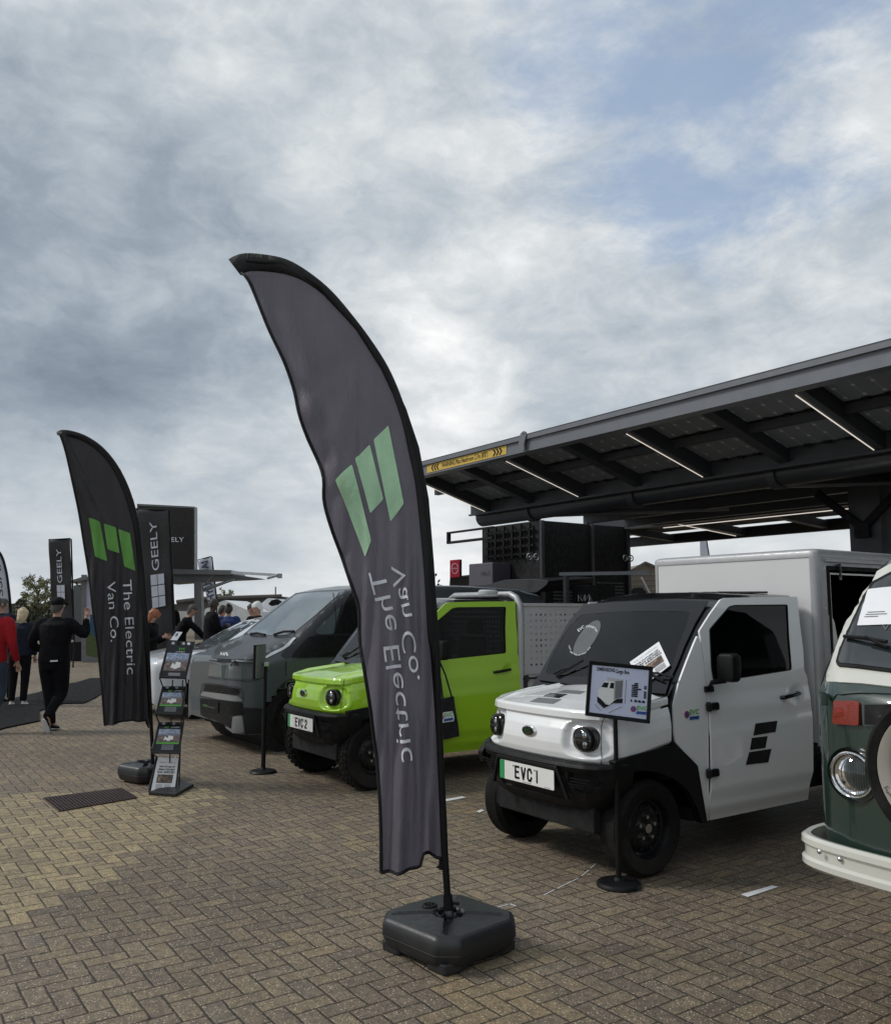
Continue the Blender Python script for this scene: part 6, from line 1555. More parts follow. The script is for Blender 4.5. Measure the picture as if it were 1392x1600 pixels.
# ---------------------------------------------------------------- the exhibition stand at the left
mat('unit_frame', (.19, .20, .21), .4, metal=.4); mat('unit_grey', (.11, .12, .125), .5); mat('banner_black', (.030, .030, .032), .6); mat('banner_white', (.60, .63, .72), .6)
mat('screen_black', (.013, .014, .016), .3); mat('ad_sky', (.42, .44, .58), .35); mat('ad_grass', (.07, .10, .035), .5, var=.4, vs=20); mat('ad_blue', (.02, .09, .17), .3)
mat('roof_slate', (.085, .078, .072), .8, var=.25, vs=3); mat('wall_white', (.55, .55, .54), .7); mat('tent_white', (.72, .73, .74), .6); mat('fence_blue', (.035, .05, .10), .5)
UY = 6.0
def dpt(x, y, depth):      # point on the sight line at a given distance ahead of the camera
    return CAM+ray(x, y)*depth
def upright(depth, x, y): return dpt(x, y, depth)
HRZ = Vector((FWD.x, FWD.y, 0)).normalized()
def facing(o_depth): return None
def box_px(q, x0, x1, y0, y1, d, th=.1):
    """upright box facing the road, traced at distance d"""
    a, b_, c_, e_ = dpt(x0, y1, d), dpt(x1, y1, d), dpt(x1, y0, d), dpt(x0, y0, d); q.prism([a, b_, c_, e_], HRZ*th); return q
def px_prism(pts, d, th, nm, mt, parent=None, tilt=None, **k):
    q = P(); q.prism([dpt(x, y, d) for x, y in pts], HRZ*th); return q.obj(nm, mt, parent, **k)
GE = thing('exhibition_unit', 'grey framed exhibition unit with open awnings behind the left feather flag', 'stand', onz(133, 1033))
g0 = onz(130, 1035); DU = (g0-CAM).dot(FWD)
# side wall with a picture, frame, roof slab and awnings
px_prism([(127, 898), (134, 898), (134, 1033), (127, 1032)], DU, .12, 'frame_post', 'unit_frame', GE)
px_prism([(134, 905), (165, 900), (165, 1034), (134, 1026)], DU+.03, .08, 'picture_panel', 'ad_sky', GE)
px_prism([(134, 988), (165, 990), (165, 1030), (134, 1024)], DU, .02, 'picture_grass', 'ad_grass', GE)
px_prism([(141, 962), (150, 955), (165, 955), (165, 996), (148, 996), (140, 985)], DU-.02, .02, 'picture_car', 'ad_blue', GE)
px_prism([(134, 1024), (165, 1031), (165, 1041), (127, 1034), (127, 1030)], DU-.02, .3, 'unit_base', 'unit_frame', GE)
px_prism([(104, 909), (127, 902), (150, 899), (150, 903), (128, 907), (106, 911)], DU-.2, 1.6, 'awning', 'unit_frame', GE)
px_prism([(115, 915), (127, 913), (127, 1004), (115, 1004)], DU+2.5, .1, 'rear_wall', 'unit_grey', GE)
q = P(); q.tube([dpt(118, 910, DU), dpt(127, 922, DU)], .03, 6); q.obj('awning_strut', 'unit_frame', GE)
px_prism([(103, 1004), (127, 1003), (127, 1034), (103, 1032)], DU+.5, .8, 'equipment_case', 'black_matt', GE)
# big screen
BS = thing('display_screen', 'large black display screen with a grey rim standing over the exhibition unit', 'screen', onz(250, 1000))
px_prism([(214, 787), (304, 791.5), (304, 900), (214, 900)], 21.5, .25, 'screen_rim', 'unit_frame', BS)
px_prism([(216, 790), (302, 794), (302, 900), (216, 900)], 21.45, .06, 'screen_face', 'screen_black', BS)
q = P(); q.cyl(dpt(250, 900, 21.7), Vector((dpt(250, 900, 21.7).x, dpt(250, 900, 21.7).y, 0)), .15, n=10); q.obj('mast', 'unit_frame', BS)
def flat_text(s, x, y, w_px, h_px, d, mt, parent, turn=0.0, nm='lettering', **k):
    rt_ = RT*math.cos(turn)-UPV*math.sin(turn); up_ = UPV*math.cos(turn)+RT*math.sin(turn)
    return text(nm, s, mt, parent, dpt(x, y, d), rt_, up_, h_px/F*d*1.38, width=w_px/F*d, **k)
flat_text('GEELY', 269, 843.5, 36, 7.5, 21.3, 'print_white', BS)
q = P()
for i in range(3):
    for j in range(2): box_px(q, 231+6*i, 236.4+6*i, 838+5.6*j, 843+5.6*j, 21.35, .02)
q.obj('emblem', 'sticker_grey', BS)
# front awning with the fabric wedge
AW = thing('awning', 'flat grey folding awning on a post, reaching right above the white car', 'awning', onz(315, 1020))
px_prism([(262, 889), (362, 891), (364, 896), (364, 898), (262, 897)], 19.5, 1.2, 'awning_roof', 'unit_frame', AW)
px_prism([(262, 897), (360, 897), (405, 903.5), (380, 905), (330, 907), (262, 912)], 19.6, .8, 'awning_valance', 'unit_grey', AW)
q = P(); q.beam(dpt(362, 894.5, 19.5), dpt(438, 899, 18.5), .045, .06); q.box(dpt(437, 900, 18.5), (.08, .08, .10)); q.tube([dpt(418, 903.5, 18.6), dpt(434, 899, 18.5)], .03, 6); q.obj('arm', 'steel', AW)
px_prism([(303, 905), (314, 905), (316, 1000), (304, 1000)], 19.6, .2, 'post', 'unit_frame', AW)
q = P(); q.tube([dpt(315, 918, 19.6), dpt(336, 897, 19.6)], .025, 6); q.tube([dpt(316, 921, 19.6), dpt(368, 905, 19.6)], .03, 6); q.tube([dpt(318, 924, 19.6), dpt(362, 907, 19.6)], .02, 6); q.obj('brace', 'unit_frame', AW)
# vertical banners
def banner(px4, d, label, top, yt, sc, light=False, cloth_='banner_black', word='GEELY', emb=True, group=None):
    T = thing('banner_flag', label, 'banner', Vector((dpt(px4[2][0], 1000, d).x, dpt(px4[2][0], 1000, d).y, 0)), group)
    A_, B_, C_, D_ = [dpt(x, y, d) for x, y in px4]; q = P()
    q.grid(lambda u, v: A_.lerp(B_, u).lerp(D_.lerp(C_, u), v)-HRZ*(.02*math.sin(u*7+v*5)+.015*math.sin(v*17)), 12, 40); q.obj('cloth', cloth_, T, smooth='all', fix=False, solid=.006)
    q = P(); q.tube([B_+RT*.02, C_+RT*.02, Vector((C_.x, C_.y, 0))+RT*.02], .022, 8); q.tube([A_+UPV*.01, B_+UPV*.01], .018, 6); q.obj('pole', 'black_plastic', T)
    return T, lambda u, v, dd=.06: A_.lerp(B_, u).lerp(D_.lerp(C_, u), v)-HRZ*dd
def banner_print(T, at_, x_u, v0, v1, u_h, word='GEELY'):
    """lettering that reads upwards, then a six-pane emblem below"""
    a, b_ = at_(x_u, v1), at_(x_u, v0); up = (b_-a).normalized(); rt_ = up; L = (b_-a).length; upv = -(at_(1, .5)-at_(0, .5)).normalized()
    h_ = (at_(1, .5)-at_(0, .5)).length*u_h
    text('lettering', word, 'banner_white', T, (a+b_)/2, rt_, upv, h_*1.38, width=L, off=.01)
T1, a1_ = banner([(76, 844), (110, 842), (115, 1000), (84, 1000)], 24.0, 'shorter black vertical banner with white lettering, left of the exhibition unit', 0, 0, 0)
banner_print(T1, a1_, .50, .10, .435, .24)
q = P()
for i in range(2):
    for j in range(3):
        u0 = .34+.19*i; v0 = .455+.073*j; q.prism([a1_(u0, v0+.068, .08), a1_(u0+.175, v0+.068, .08), a1_(u0+.175, v0, .08), a1_(u0, v0, .08)], -HRZ*.004)
q.obj('emblem', 'banner_white', T1)
T2, a2_ = banner([(212, 796), (263, 797), (273, 1020), (230, 1035)], 18.5, 'tall black vertical banner with white lettering, just right of the left feather flag', 0, 0, 0)
banner_print(T2, a2_, .55, .085, .415, .24)
q = P()
for i in range(2):
    for j in range(3):
        u0 = .36+.23*i; v0 = .44+.076*j; q.prism([a2_(u0, v0+.070, .08), a2_(u0+.21, v0+.070, .08), a2_(u0+.21, v0, .08), a2_(u0, v0, .08)], -HRZ*.004)
q.obj('emblem', 'banner_white', T2)
T3, a3_ = banner([(308, 876), (330, 870), (338, 940), (326, 945)], 27.0, 'slim white banner with dark blue lettering behind the grey awning post', 0, 0, 0, cloth_='banner_white')
a, b_ = a3_(.55, .95), a3_(.55, .06); up = (b_-a).normalized()
text('lettering', 'HYUNDAI', 'fence_blue', T3, (a+b_)/2, up, -(a3_(1, .5)-a3_(0, .5)).normalized(), .30, width=(b_-a).length, off=.02, bold=.01)
# white feather flag cut by the left edge of the photograph
WF = thing('feather_flag', 'white feather flag with dark lettering, cut off by the left edge', 'feather flag', Vector((dpt(18, 1000, 15).x, dpt(18, 1000, 15).y, 0)))
ed = smoothline([(-30, 845), (-10, 855), (2, 868), (9, 890), (13, 915), (16, 945), (17, 985)], 5)
q = P(); W5 = [dpt(x, y, 15) for x, y in ed]+[dpt(-32, 985, 15)]; q.prism(W5, HRZ*.01); q.obj('sail', 'banner_white', WF)
q = P(); q.tube([dpt(x, y, 14.98) for x, y in ed]+[Vector((dpt(17, 1000, 15).x, dpt(17, 1000, 15).y, 0))], .022, 8); q.obj('pole', 'black_plastic', WF)
a, b_ = dpt(4, 960, 14.9), dpt(-4, 868, 14.9); text('lettering', 'NISSAN', 'ink', WF, (a+b_)/2, (b_-a).normalized(), -RT, .15, width=(b_-a).length, off=.01)
# blue fence banner, marquee, barns
FB = P(); a, b_ = dpt(20, 973, 40), dpt(60, 973, 40)
px_prism([(10, 974), (46, 973), (46, 1007), (10, 1009)], 38, .1, 'x', 'fence_blue', None) if False else None
FBt = thing('fence_banner', 'low navy blue advertising fence with pale lettering in the distance by the tree', 'fence', onz(30, 1008))
px_prism([(-30, 974), (41, 973), (41, 1005), (-30, 1010)], 40, .1, 'banner_panel', 'fence_blue', FBt)
q = P(); q.tube([dpt(-30, 973, 39.9), dpt(41, 972.5, 39.9)], .05, 6); q.obj('rail', 'unit_frame', FBt)
flat_text('RI', 35.5, 983, 7, 7, 39.7, 'print_white', FBt); flat_text('KO', 35.5, 994, 7, 7, 39.7, 'print_white', FBt)
def prism_px2(nm, mt, pts, d, th, label, cat, extra=()):
    T = thing(nm, label, cat, Vector((dpt(pts[0][0], 1000, d).x, dpt(pts[0][0], 1000, d).y, 0)))
    return T
BN = thing('barn', 'long low barn with a dark slate roof and white wall behind the marquee', 'barn', onz(350, 975))
px_prism([(276, 941), (316, 936), (440, 932), (470, 942), (470, 962), (276, 962)], 52, 6, 'roof', 'roof_slate', BN); px_prism([(276, 955), (470, 955), (470, 985), (276, 985)], 51.7, .3, 'wall', 'wall_white', BN)
for x in (318, 330, 345): px_prism([(x, 962), (x+7, 962), (x+7, 975), (x, 975)], 51.5, .1, 'window', 'black_matt', BN)
q = P(); q.tube([dpt(276, 940.5, 51.9), dpt(316, 935.5, 51.9), dpt(440, 931.5, 51.9)], .12, 6); q.tube([dpt(430.5, 932, 52), dpt(430.5, 917, 52)], .04, 5); q.obj('ridge', 'roof_slate', BN)
TN = thing('marquee', 'white peaked marquee tents between the barn and the parked white car', 'tent', onz(370, 985))
px_prism([(320, 952), (348, 939), (352, 938), (386, 953), (392, 956), (392, 990), (320, 990)], 36, 4, 'tent_roof', 'tent_white', TN)
px_prism([(391, 957), (418, 935), (424, 935), (438, 946), (450, 956), (450, 990), (391, 990)], 40, 4, 'tent_roof', 'tent_white', TN)
px_prism([(419, 944), (424, 938), (432, 936), (442, 942), (438, 947), (430, 945), (424, 947)], 34, .4, 'shade', 'black_matt', TN)
# things beyond the green truck: red pylon sign, dark hall, gabled barn, pale flag
NS = thing('pylon_sign', 'small red square pylon sign on a dark hall, seen below the canopy edge', 'sign', onz(712, 975))
px_prism([(703, 875.5), (718, 874), (718, 901), (703, 902.5)], 45, .6, 'sign_face', 'sign_red', NS) if False else None
mat('sign_red', (.50, .02, .05), .4)
px_prism([(703, 875.5), (718, 874), (718, 901), (703, 902.5)], 45, .9, 'sign_face', 'sign_red', NS)
px_prism([(718, 874), (721.5, 874.5), (721.5, 900.5), (718, 901)], 45.3, .8, 'sign_edge', 'ink', NS)
cc_ = dpt(710.5, 888.5, 44.9); q = P()
for s in (1, -1): q.tube([cc_+RT*(.16*math.cos(t))+UPV*(s*(.06+.20*math.sin(t))) for t in [math.pi*k/10 for k in range(11)]], .014, 5)
q.obj('emblem', 'banner_white', NS)
flat_text('NISSAN', 710.5, 888.5, 11.5, 2.6, 44.8, 'banner_white', NS)
HL = thing('dark_hall', 'low flat-roofed dark hall under the red pylon sign', 'building', onz(740, 975))
px_prism([(703, 903), (735, 899), (770, 896), (800, 896), (800, 975), (703, 975)], 46, 8, 'hall_wall', 'screen_black', HL)
px_prism([(703, 901.5), (735, 898), (770, 895), (770, 897), (735, 900), (703, 903.5)], 45.8, .3, 'roof_edge', 'unit_grey', HL)
GB = thing('gabled_barn', 'tan gabled barn partly hidden behind the cargo box', 'barn', onz(1000, 975))
mat('barn_tan', (.20, .175, .14), .8, var=.2)
px_prism([(984, 893), (1008, 880), (1040, 892), (1040, 975), (984, 975)], 48, 6, 'barn_wall', 'barn_tan', GB)
q = P(); q.beam(dpt(980, 895.5, 47.8), dpt(1008, 879, 47.8), .2, .12); q.beam(dpt(1008, 879, 47.8), dpt(1045, 895, 47.8), .2, .12)
for k in range(4): q.beam(dpt(984, 900+8*k, 47.8), dpt(1030, 899+8*k, 47.8), .05, .05)
q.obj('roof_verge', 'roof_slate', GB)
px_prism([(984, 925), (990, 919), (1003, 918), (1010, 925), (1010, 975), (984, 975)], 47.7, .1, 'barn_door', 'black_matt', GB)
q = P(); q.tube([dpt(1002, 902, 30), dpt(1016, 930, 30)], .03, 6); o = q.obj('pole', 'steel', None); LP = thing('leaning_pole', 'thin bright pole leaning in front of the tan barn', 'pole', Vector((dpt(1016, 930, 30).x, dpt(1016, 930, 30).y, 0))); o.parent = LP; o.data.transform(Matrix.Translation(-LP.location))
PF = thing('pennant_flag', 'pale lilac flag top showing over the cargo box', 'banner', Vector((dpt(1106, 975, 30).x, dpt(1106, 975, 30).y, 0)))
px_prism([(1093.5, 846), (1104, 845), (1108, 862), (1108, 960), (1096, 960)], 30, .02, 'cloth', 'banner_white', PF)
q = P(); q.tube([dpt(1104, 844, 30), dpt(1109, 875, 30), Vector((dpt(1109, 875, 30).x, dpt(1109, 875, 30).y, 0))], .02, 6); q.obj('pole', 'black_plastic', PF)
# ---------------------------------------------------------------- trees
mat('leaf_spring', (.21, .215, .115), .6, var=.35, vs=1.2); mat('leaf_dark', (.035, .042, .022), .7, var=.3, vs=1.2); mat('bark', (.06, .05, .04), .9)
def tree(name, label, x, ybase, ytop, wpx, d, leaf='leaf_spring', n=5200, seed=1, lobes=9, sparse=1.0, group=None):
    rs = random.Random(seed); base = dpt(x, ybase, d); base.z = 0; top = dpt(x, ytop, d).z; wid = wpx/F*d/2
    T = thing(name, label, 'tree', base, group)
    q = P(); H = top; q.tube([base, base+Vector((0, 0, H*.35)), base+Vector((.1, .1, H*.8))], [H*.03, H*.022, H*.006], 8); tips = []
    for k in range(40):
        a = rs.uniform(0, 6.28); h0 = H*rs.uniform(.18, .75); L = wid*rs.uniform(.5, 1.0)*math.sin(math.pi*min(1, .25+.75*(1-h0/H)))
        e = base+Vector((math.cos(a)*L, math.sin(a)*L, min(h0+L*rs.uniform(.4, 1.1), H*.97))); s0 = base+Vector((0, 0, h0)); m_ = s0.lerp(e, .5)+Vector((0, 0, L*.1)); q.tube([s0, m_, e], [H*.009, H*.006, H*.0025], 5); tips += [e, m_.lerp(e, .5), m_.lerp(e, .8)]
    q.obj('trunk', 'bark', T, smooth=True)
    q = P(); cl = [(t+Vector((rs.gauss(0, .3), rs.gauss(0, .3), rs.gauss(0, .3)))*wid*.3, rs.uniform(.10, .26)*wid) for t in tips]
    cl += [(base+Vector((rs.uniform(-.8, .8)*wid, rs.uniform(-.6, .6)*wid, H*rs.uniform(.25, .98))), rs.uniform(.10, .2)*wid) for _ in range(30)]
    cl = [(c, r_) for c, r_ in cl if ((c.x-base.x)**2+(c.y-base.y)**2)/(wid*wid)+((c.z-H*.58)/(H*.46))**2 < 1.05]
    for k in range(n):
        c, r_ = rs.choice(cl); v = Vector((rs.gauss(0, 1), rs.gauss(0, 1), rs.gauss(0, 1))).normalized()*r_*rs.uniform(.3, 1.15); p = c+v; s_ = d*.0011*rs.uniform(.6, 1.3)
        a = Vector((rs.gauss(0, 1), rs.gauss(0, 1), rs.gauss(0, 1))).normalized(); b_ = a.orthogonal().normalized(); q.quad(p-a*s_-b_*s_*.5, p+a*s_*.2-b_*s_*.7, p+a*s_+b_*s_*.3, p-a*s_*.1+b_*s_*.7)
    q.obj('crown', leaf, T, fix=False); return T
tree('spring_tree', 'pale budding tree behind the walking man in the black cap', 56, 975, 897, 58, 55, n=5200, seed=3)
tree('spring_tree', 'small round tree above the barn roof beside the slim white banner', 350, 940, 918, 34, 62, n=1600, seed=5)
tree('broadleaf_tree', 'small dark tree in the gap right of the near feather flag', 683, 975, 893, 22, 60, leaf='leaf_dark', n=2500, seed=7)
def shrubmass():
    rs = random.Random(9); q = P()
    for k in range(5200):
        x = rs.uniform(10, 82); yt = 955+9*math.sin(x*.13)+(14 if x < 22 else 0)-(12 if 24 < x < 40 else 0); y = rs.uniform(yt, 985); d = 48+rs.uniform(0, 3); p = dpt(x, y, d); s_ = .09
        a = Vector((rs.gauss(0, 1), rs.gauss(0, 1), rs.gauss(0, 1))).normalized(); b_ = a.orthogonal().normalized(); q.quad(p-a*s_-b_*s_*.5, p+a*s_*.2-b_*s_*.7, p+a*s_+b_*s_*.3, p-a*s_*.1+b_*s_*.7)
    o = q.obj('hedge', 'leaf_dark', None, fix=False); tag(o, 'dark scrubby hedge at the foot of the pale tree', 'hedge', kind='stuff')
shrubmass()
# distant low tree line so that the paving ends somewhere
q = P(); rs = random.Random(2)
prev = None; mat('far_green', (.045, .055, .035), .9, var=.3, vs=.05)
for x in range(-1400, 2300, 12):
    h = 6+3*noise.noise(Vector((x*.01, 3, 0)))+1.6*noise.noise(Vector((x*.05, 7, 0))); b0 = CAM+ray(x, 957)*0; d = 230; b0 = Vector(((CAM+ray(x, 957)*d).x, (CAM+ray(x, 957)*d).y, 0)); cur = (b0, b0+Vector((0, 0, max(3, h*.62))))
    if prev: q.add([prev[0], cur[0], cur[1], prev[1], prev[0]+HRZ*12, cur[0]+HRZ*12, cur[1]+HRZ*12, prev[1]+HRZ*12], [(0, 1, 2, 3), (3, 2, 6, 7), (5, 4, 7, 6)])
    prev = cur
o = q.obj('woodland', 'far_green', None); tag(o, 'far dark band of trees along the horizon', 'woodland', kind='stuff')
# ---------------------------------------------------------------- people
mat('skin', (.42, .25, .18), .5, var=.06); mat('skin_dark', (.06, .035, .025), .5)
mat('hair_red', (.28, .09, .035), .6, var=.3, vs=40); mat('hair_white', (.62, .62, .61), .7, var=.2, vs=60); mat('hair_blond', (.50, .40, .26), .6, var=.3, vs=50); mat('hair_dark', (.02, .016, .014), .6); mat('hair_grey', (.06, .052, .048), .7)
mat('cloth_black', (.0055, .0055, .0075), .9, bump=.5, bs=22, spec=.15); mat('cloth_navy', (.012, .014, .026), .85, bump=.5, bs=22, spec=.2); mat('cloth_red', (.30, .012, .018), .85, bump=.5, bs=22, spec=.2); mat('cloth_blue', (.012, .03, .12), .8, bump=.3, bs=30); mat('denim', (.030, .045, .075), .85, bump=.4, bs=60, var=.25); mat('shoe_white', (.6, .6, .6), .6)
def person(label, base, height, yaw, pose=None, skin_='skin', top='cloth_black', legs='cloth_black', shoe='cloth_black', sole=None, hair='hair_dark', hair_style='short', cap=None, stout=1.0, group=None, face=True, extra=None):
    """yaw: 0 faces away from the camera, positive turns to the right; pose overrides joints in units of a 1.75 m figure"""
    J = {'pelvis': (0, 0, .95), 'waist': (0, .0, 1.10), 'chest': (0, .01, 1.30), 'neck0': (0, 0, 1.45), 'neck': (0, .015, 1.515), 'chin': (0, .035, 1.565), 'head': (0, .03, 1.635), 'crown': (0, .02, 1.70),
         'shR': (.185, 0, 1.415), 'elR': (.235, -.03, 1.13), 'wrR': (.235, .06, .89), 'shL': (-.185, 0, 1.415), 'elL': (-.235, -.03, 1.13), 'wrL': (-.235, .06, .89),
         'hipR': (.095, 0, .90), 'knR': (.10, .02, .50), 'anR': (.10, -.03, .09), 'toR': (.115, .12, .035), 'hipL': (-.095, 0, .90), 'knL': (-.10, .02, .50), 'anL': (-.10, -.03, .09), 'toL': (-.115, .12, .035),
         'fdR': None, 'fdL': None}
    if pose: J.update(pose)
    k = height/1.75; f_ = Vector((HRZ.x, HRZ.y, 0)); c_, s_ = math.cos(yaw), math.sin(yaw); r_ = Vector((f_.y, -f_.x, 0)); fw = f_*c_+r_*s_; rt = r_*c_-f_*s_
    base = Vector((base.x, base.y, 0)); W_ = lambda p: base+(rt*p[0]*1.0+fw*p[1]+Vector((0, 0, p[2])))*k
    T = thing('person', label, 'person', base, group)
    rad = {'pelvis': (.09, .08), 'waist': (.09, .08), 'chest': (.10, .085), 'neck0': (.055, .05), 'neck': (.050, .052), 'chin': (.066, .078), 'head': (.080, .096), 'crown': (.058, .070), 'sh': .040, 'el': .032, 'wr': .026, 'hip': .082, 'kn': .055, 'an': .037, 'to': .030}
    def R_(n):
        v = rad.get(n, rad.get(n[:2] if n[:2] in rad else n[:3], .03)); return v if isinstance(v, tuple) else (v, v)
    def build(names, edges, grow, nm, mt, root, ext=None, sub=2):
        js = []; 
        for n in names:
            p = W_(J[n]); a, b_ = R_(n); js.append((p.x-base.x, p.y-base.y, p.z, (a+grow)*k, (b_+grow)*k))
        if ext:
            for p, rr in ext[0]: p = W_(p); js.append((p.x-base.x, p.y-base.y, p.z, rr*k, rr*k))
        E_ = [(names.index(a), names.index(b_)) for a, b_ in edges]+(ext[1] if ext else [])
        v, f = skin(js, E_, names.index(root), sub); q = P(); q.add([p+base for p in v], f); return q.obj(nm, mt, T, smooth='all', fix=False)
    names = ['pelvis', 'waist', 'chest', 'neck0', 'neck', 'chin', 'head', 'crown', 'shR', 'elR', 'wrR', 'shL', 'elL', 'wrL', 'hipR', 'knR', 'anR', 'toR', 'hipL', 'knL', 'anL', 'toL']
    ed = [('pelvis', 'waist'), ('waist', 'chest'), ('chest', 'neck0'), ('neck0', 'neck'), ('neck', 'chin'), ('chin', 'head'), ('head', 'crown'), ('chest', 'shR'), ('shR', 'elR'), ('elR', 'wrR'), ('chest', 'shL'), ('shL', 'elL'), ('elL', 'wrL'), ('pelvis', 'hipR'), ('hipR', 'knR'), ('knR', 'anR'), ('anR', 'toR'), ('pelvis', 'hipL'), ('hipL', 'knL'), ('knL', 'anL'), ('anL', 'toL')]
    ext = [[], []]; n0 = len(names)
    for s in 'RL':
        w = Vector(J['wr'+s]); e = Vector(J['el'+s]); d = (w-e).normalized() if J['fd'+s] is None else Vector(J['fd'+s]).normalized()
        a = d.cross(Vector((0, 1, .3))).normalized() if abs(d.y) < .9 else d.cross(Vector((1, 0, 0))).normalized(); point = J['fd'+s] is not None
        palm = w+d*.06; pi = n0+len(ext[0]); ext[0].append((palm, .028)); ext[1].append((names.index('wr'+s), pi))
        bend = d.cross(a).normalized()
        for i, L in enumerate((.070, .080, .075, .058)):
            o = a*((i-1.5)*.019); b0 = palm+d*.028+o; curl = .35 if not (point and i == 0) else .0
            t1 = b0+d*L*.5+bend*L*curl*.3; t2 = b0+d*L*(.9-curl*.6)+bend*L*curl*1.0
            n1 = n0+len(ext[0]); ext[0] += [(b0, .0105), (t1, .0085), (t2, .007)]; ext[1] += [(pi, n1), (n1, n1+1), (n1+1, n1+2)]
        th0 = w+d*.035-a*.034; th1 = th0+d*.035-a*.022+bend*.01; n1 = n0+len(ext[0]); ext[0] += [(th0, .013), (th1, .0095)]; ext[1] += [(pi, n1), (n1, n1+1)]
    bd = build(names, ed, 0, 'body', skin_, 'pelvis', ext)
    def V_(n): return Vector(J[n])
    def ell(c, rx, ry, n=18, tilt=(0, 0, 0)): return [W_(Vector(c)+Vector((rx*math.cos(t), ry*math.sin(t), 0))) for t in [2*math.pi*i/n for i in range(n)]]
    def limb(q, pts, rs_):
        P3 = smoothline([tuple(x) for x in pts], 5); R3 = []
        for i in range(len(rs_)-1): R3 += [lerp(rs_[i], rs_[i+1], j/5) for j in range(5)]
        R3.append(rs_[-1]); q.tube([W_(x) for x in P3], [r_*k for r_ in R3], 14)
    def cloth_obj(q, nm, mt):
        o = q.obj(nm, mt, T, smooth='all'); m = o.modifiers.new('r', 'REMESH'); m.mode = 'VOXEL'; m.voxel_size = .014; m.use_smooth_shade = True
        m = o.modifiers.new('s', 'SMOOTH'); m.iterations = 3; m.factor = .5; return o
    q = P(); pel, wa, ch, n0_, nk = V_('pelvis'), V_('waist'), V_('chest'), V_('neck0'), V_('neck'); s1 = stout
    q.loft([ell(pel+Vector((0, 0, -.075)), .165*s1, .125*s1), ell(pel+Vector((0, 0, -.03)), .172*s1, .130*s1), ell(wa, .160*s1, .125*s1), ell(wa.lerp(ch, .5), .172*s1, .130*s1), ell(ch, .185*s1, .130*s1), ell(ch.lerp(n0_, .5), .180*s1, .118*s1), ell(ch.lerp(n0_, .80), .125*s1, .092), ell(n0_, .085, .078), ell(n0_.lerp(nk, .5), .066, .066)])
    for s in 'RL': limb(q, [ch.lerp(V_('sh'+s), .55)+Vector((0, 0, .03)), V_('sh'+s)-Vector((0, 0, .012)), V_('el'+s), V_('el'+s).lerp(V_('wr'+s), .96)], [.07, .072*s1**.5, .054*s1**.5, .040])
    cloth_obj(q, 'jacket', top)
    q = P(); q.loft([ell(pel+Vector((0, 0, .06)), .140*s1, .105*s1), ell(pel, .150*s1, .112*s1), ell(pel+Vector((0, 0, -.09)), .155*s1, .118*s1), ell(pel+Vector((0, 0, -.16)), .12*s1, .10*s1)])
    for s in 'RL':
        hp, kn, an = V_('hip'+s), V_('kn'+s), V_('an'+s); limb(q, [hp+Vector((0, 0, .02)), hp.lerp(kn, .3), kn, kn.lerp(an, .5), an+Vector((0, 0, .0))], [.09*s1, .092*s1**.7, .072*s1**.5, .066, .058])
    cloth_obj(q, 'trousers', legs)
    for s in 'RL':
        a, t = Vector(J['an'+s]), Vector(J['to'+s]); d = (t-a); q = P(); heel = a+(a-Vector(J['kn'+s])).normalized()*.035
        dirn = (t-heel).normalized(); up = (a-Vector(J['kn'+s])).normalized()*-1; sd_ = dirn.cross(up).normalized(); up = sd_.cross(dirn).normalized(); L = (t-heel).length+.075; rings = []
        for i in range(9):
            u = i/8; w_ = .040*(1-.3*(2*u-1)**4)*(.85 if u < .5 else 1.05); h_ = lerp(.075, .040, min(1, u*1.5)); c = heel-dirn*.035+dirn*(L*u)
            if i in (0, 8): w_ *= .55; h_ *= .7
            rings.append([W_(c+sd_*(w_*math.cos(q_))+up*(-.025+max(0, math.sin(q_))*h_)) for q_ in [2*math.pi*j/12 for j in range(12)]])
        q.loft(rings); sh = q.obj('shoe', shoe, T, smooth=True)
        if sole:
            q = P(); rings = []
            for i in range(9):
                u = i/8; w_ = .043*(1-.3*(2*u-1)**4)*(.85 if u < .5 else 1.05)*(.6 if i in (0, 8) else 1); c = heel-dirn*.038+dirn*((L+.006)*u)
                rings.append([W_(c+sd_*(w_*math.cos(q_))+up*(-.034+.012*math.sin(q_))) for q_ in [2*math.pi*j/10 for j in range(10)]])
            q.loft(rings); q.obj('sole', sole, sh, smooth=True)
    hd = Vector(J['head']); rt3 = Vector((1, 0, 0)); 
    hfw = Vector(J.get('look') or (0, 1, 0)).normalized(); hrt = Vector((hfw.y, -hfw.x, 0)).normalized()
    def shell(nm, mt, rx, ry, rz, cz, cut, off=(0, 0, 0), back=0.0, wob=0.0):
        q = P()
        def fn(u, v):
            th = math.pi*(v*cut); ph = 2*math.pi*u; n_ = 1+wob*noise.noise(Vector((u*9, v*9, 2)))
            x, y, z = rx*math.sin(th)*math.cos(ph)*n_, ry*math.sin(th)*math.sin(ph)*n_, rz*math.cos(th)*n_
            if back: z -= back*max(0, -y/ry)*(v)**2
            c = hd+Vector(off)+hrt*x+hfw*(y-.004)+Vector((0, 0, cz+z)); return W_(c)
        q.grid(fn, 28, 12); return q.obj(nm, mt, T, smooth='all', fix=False)
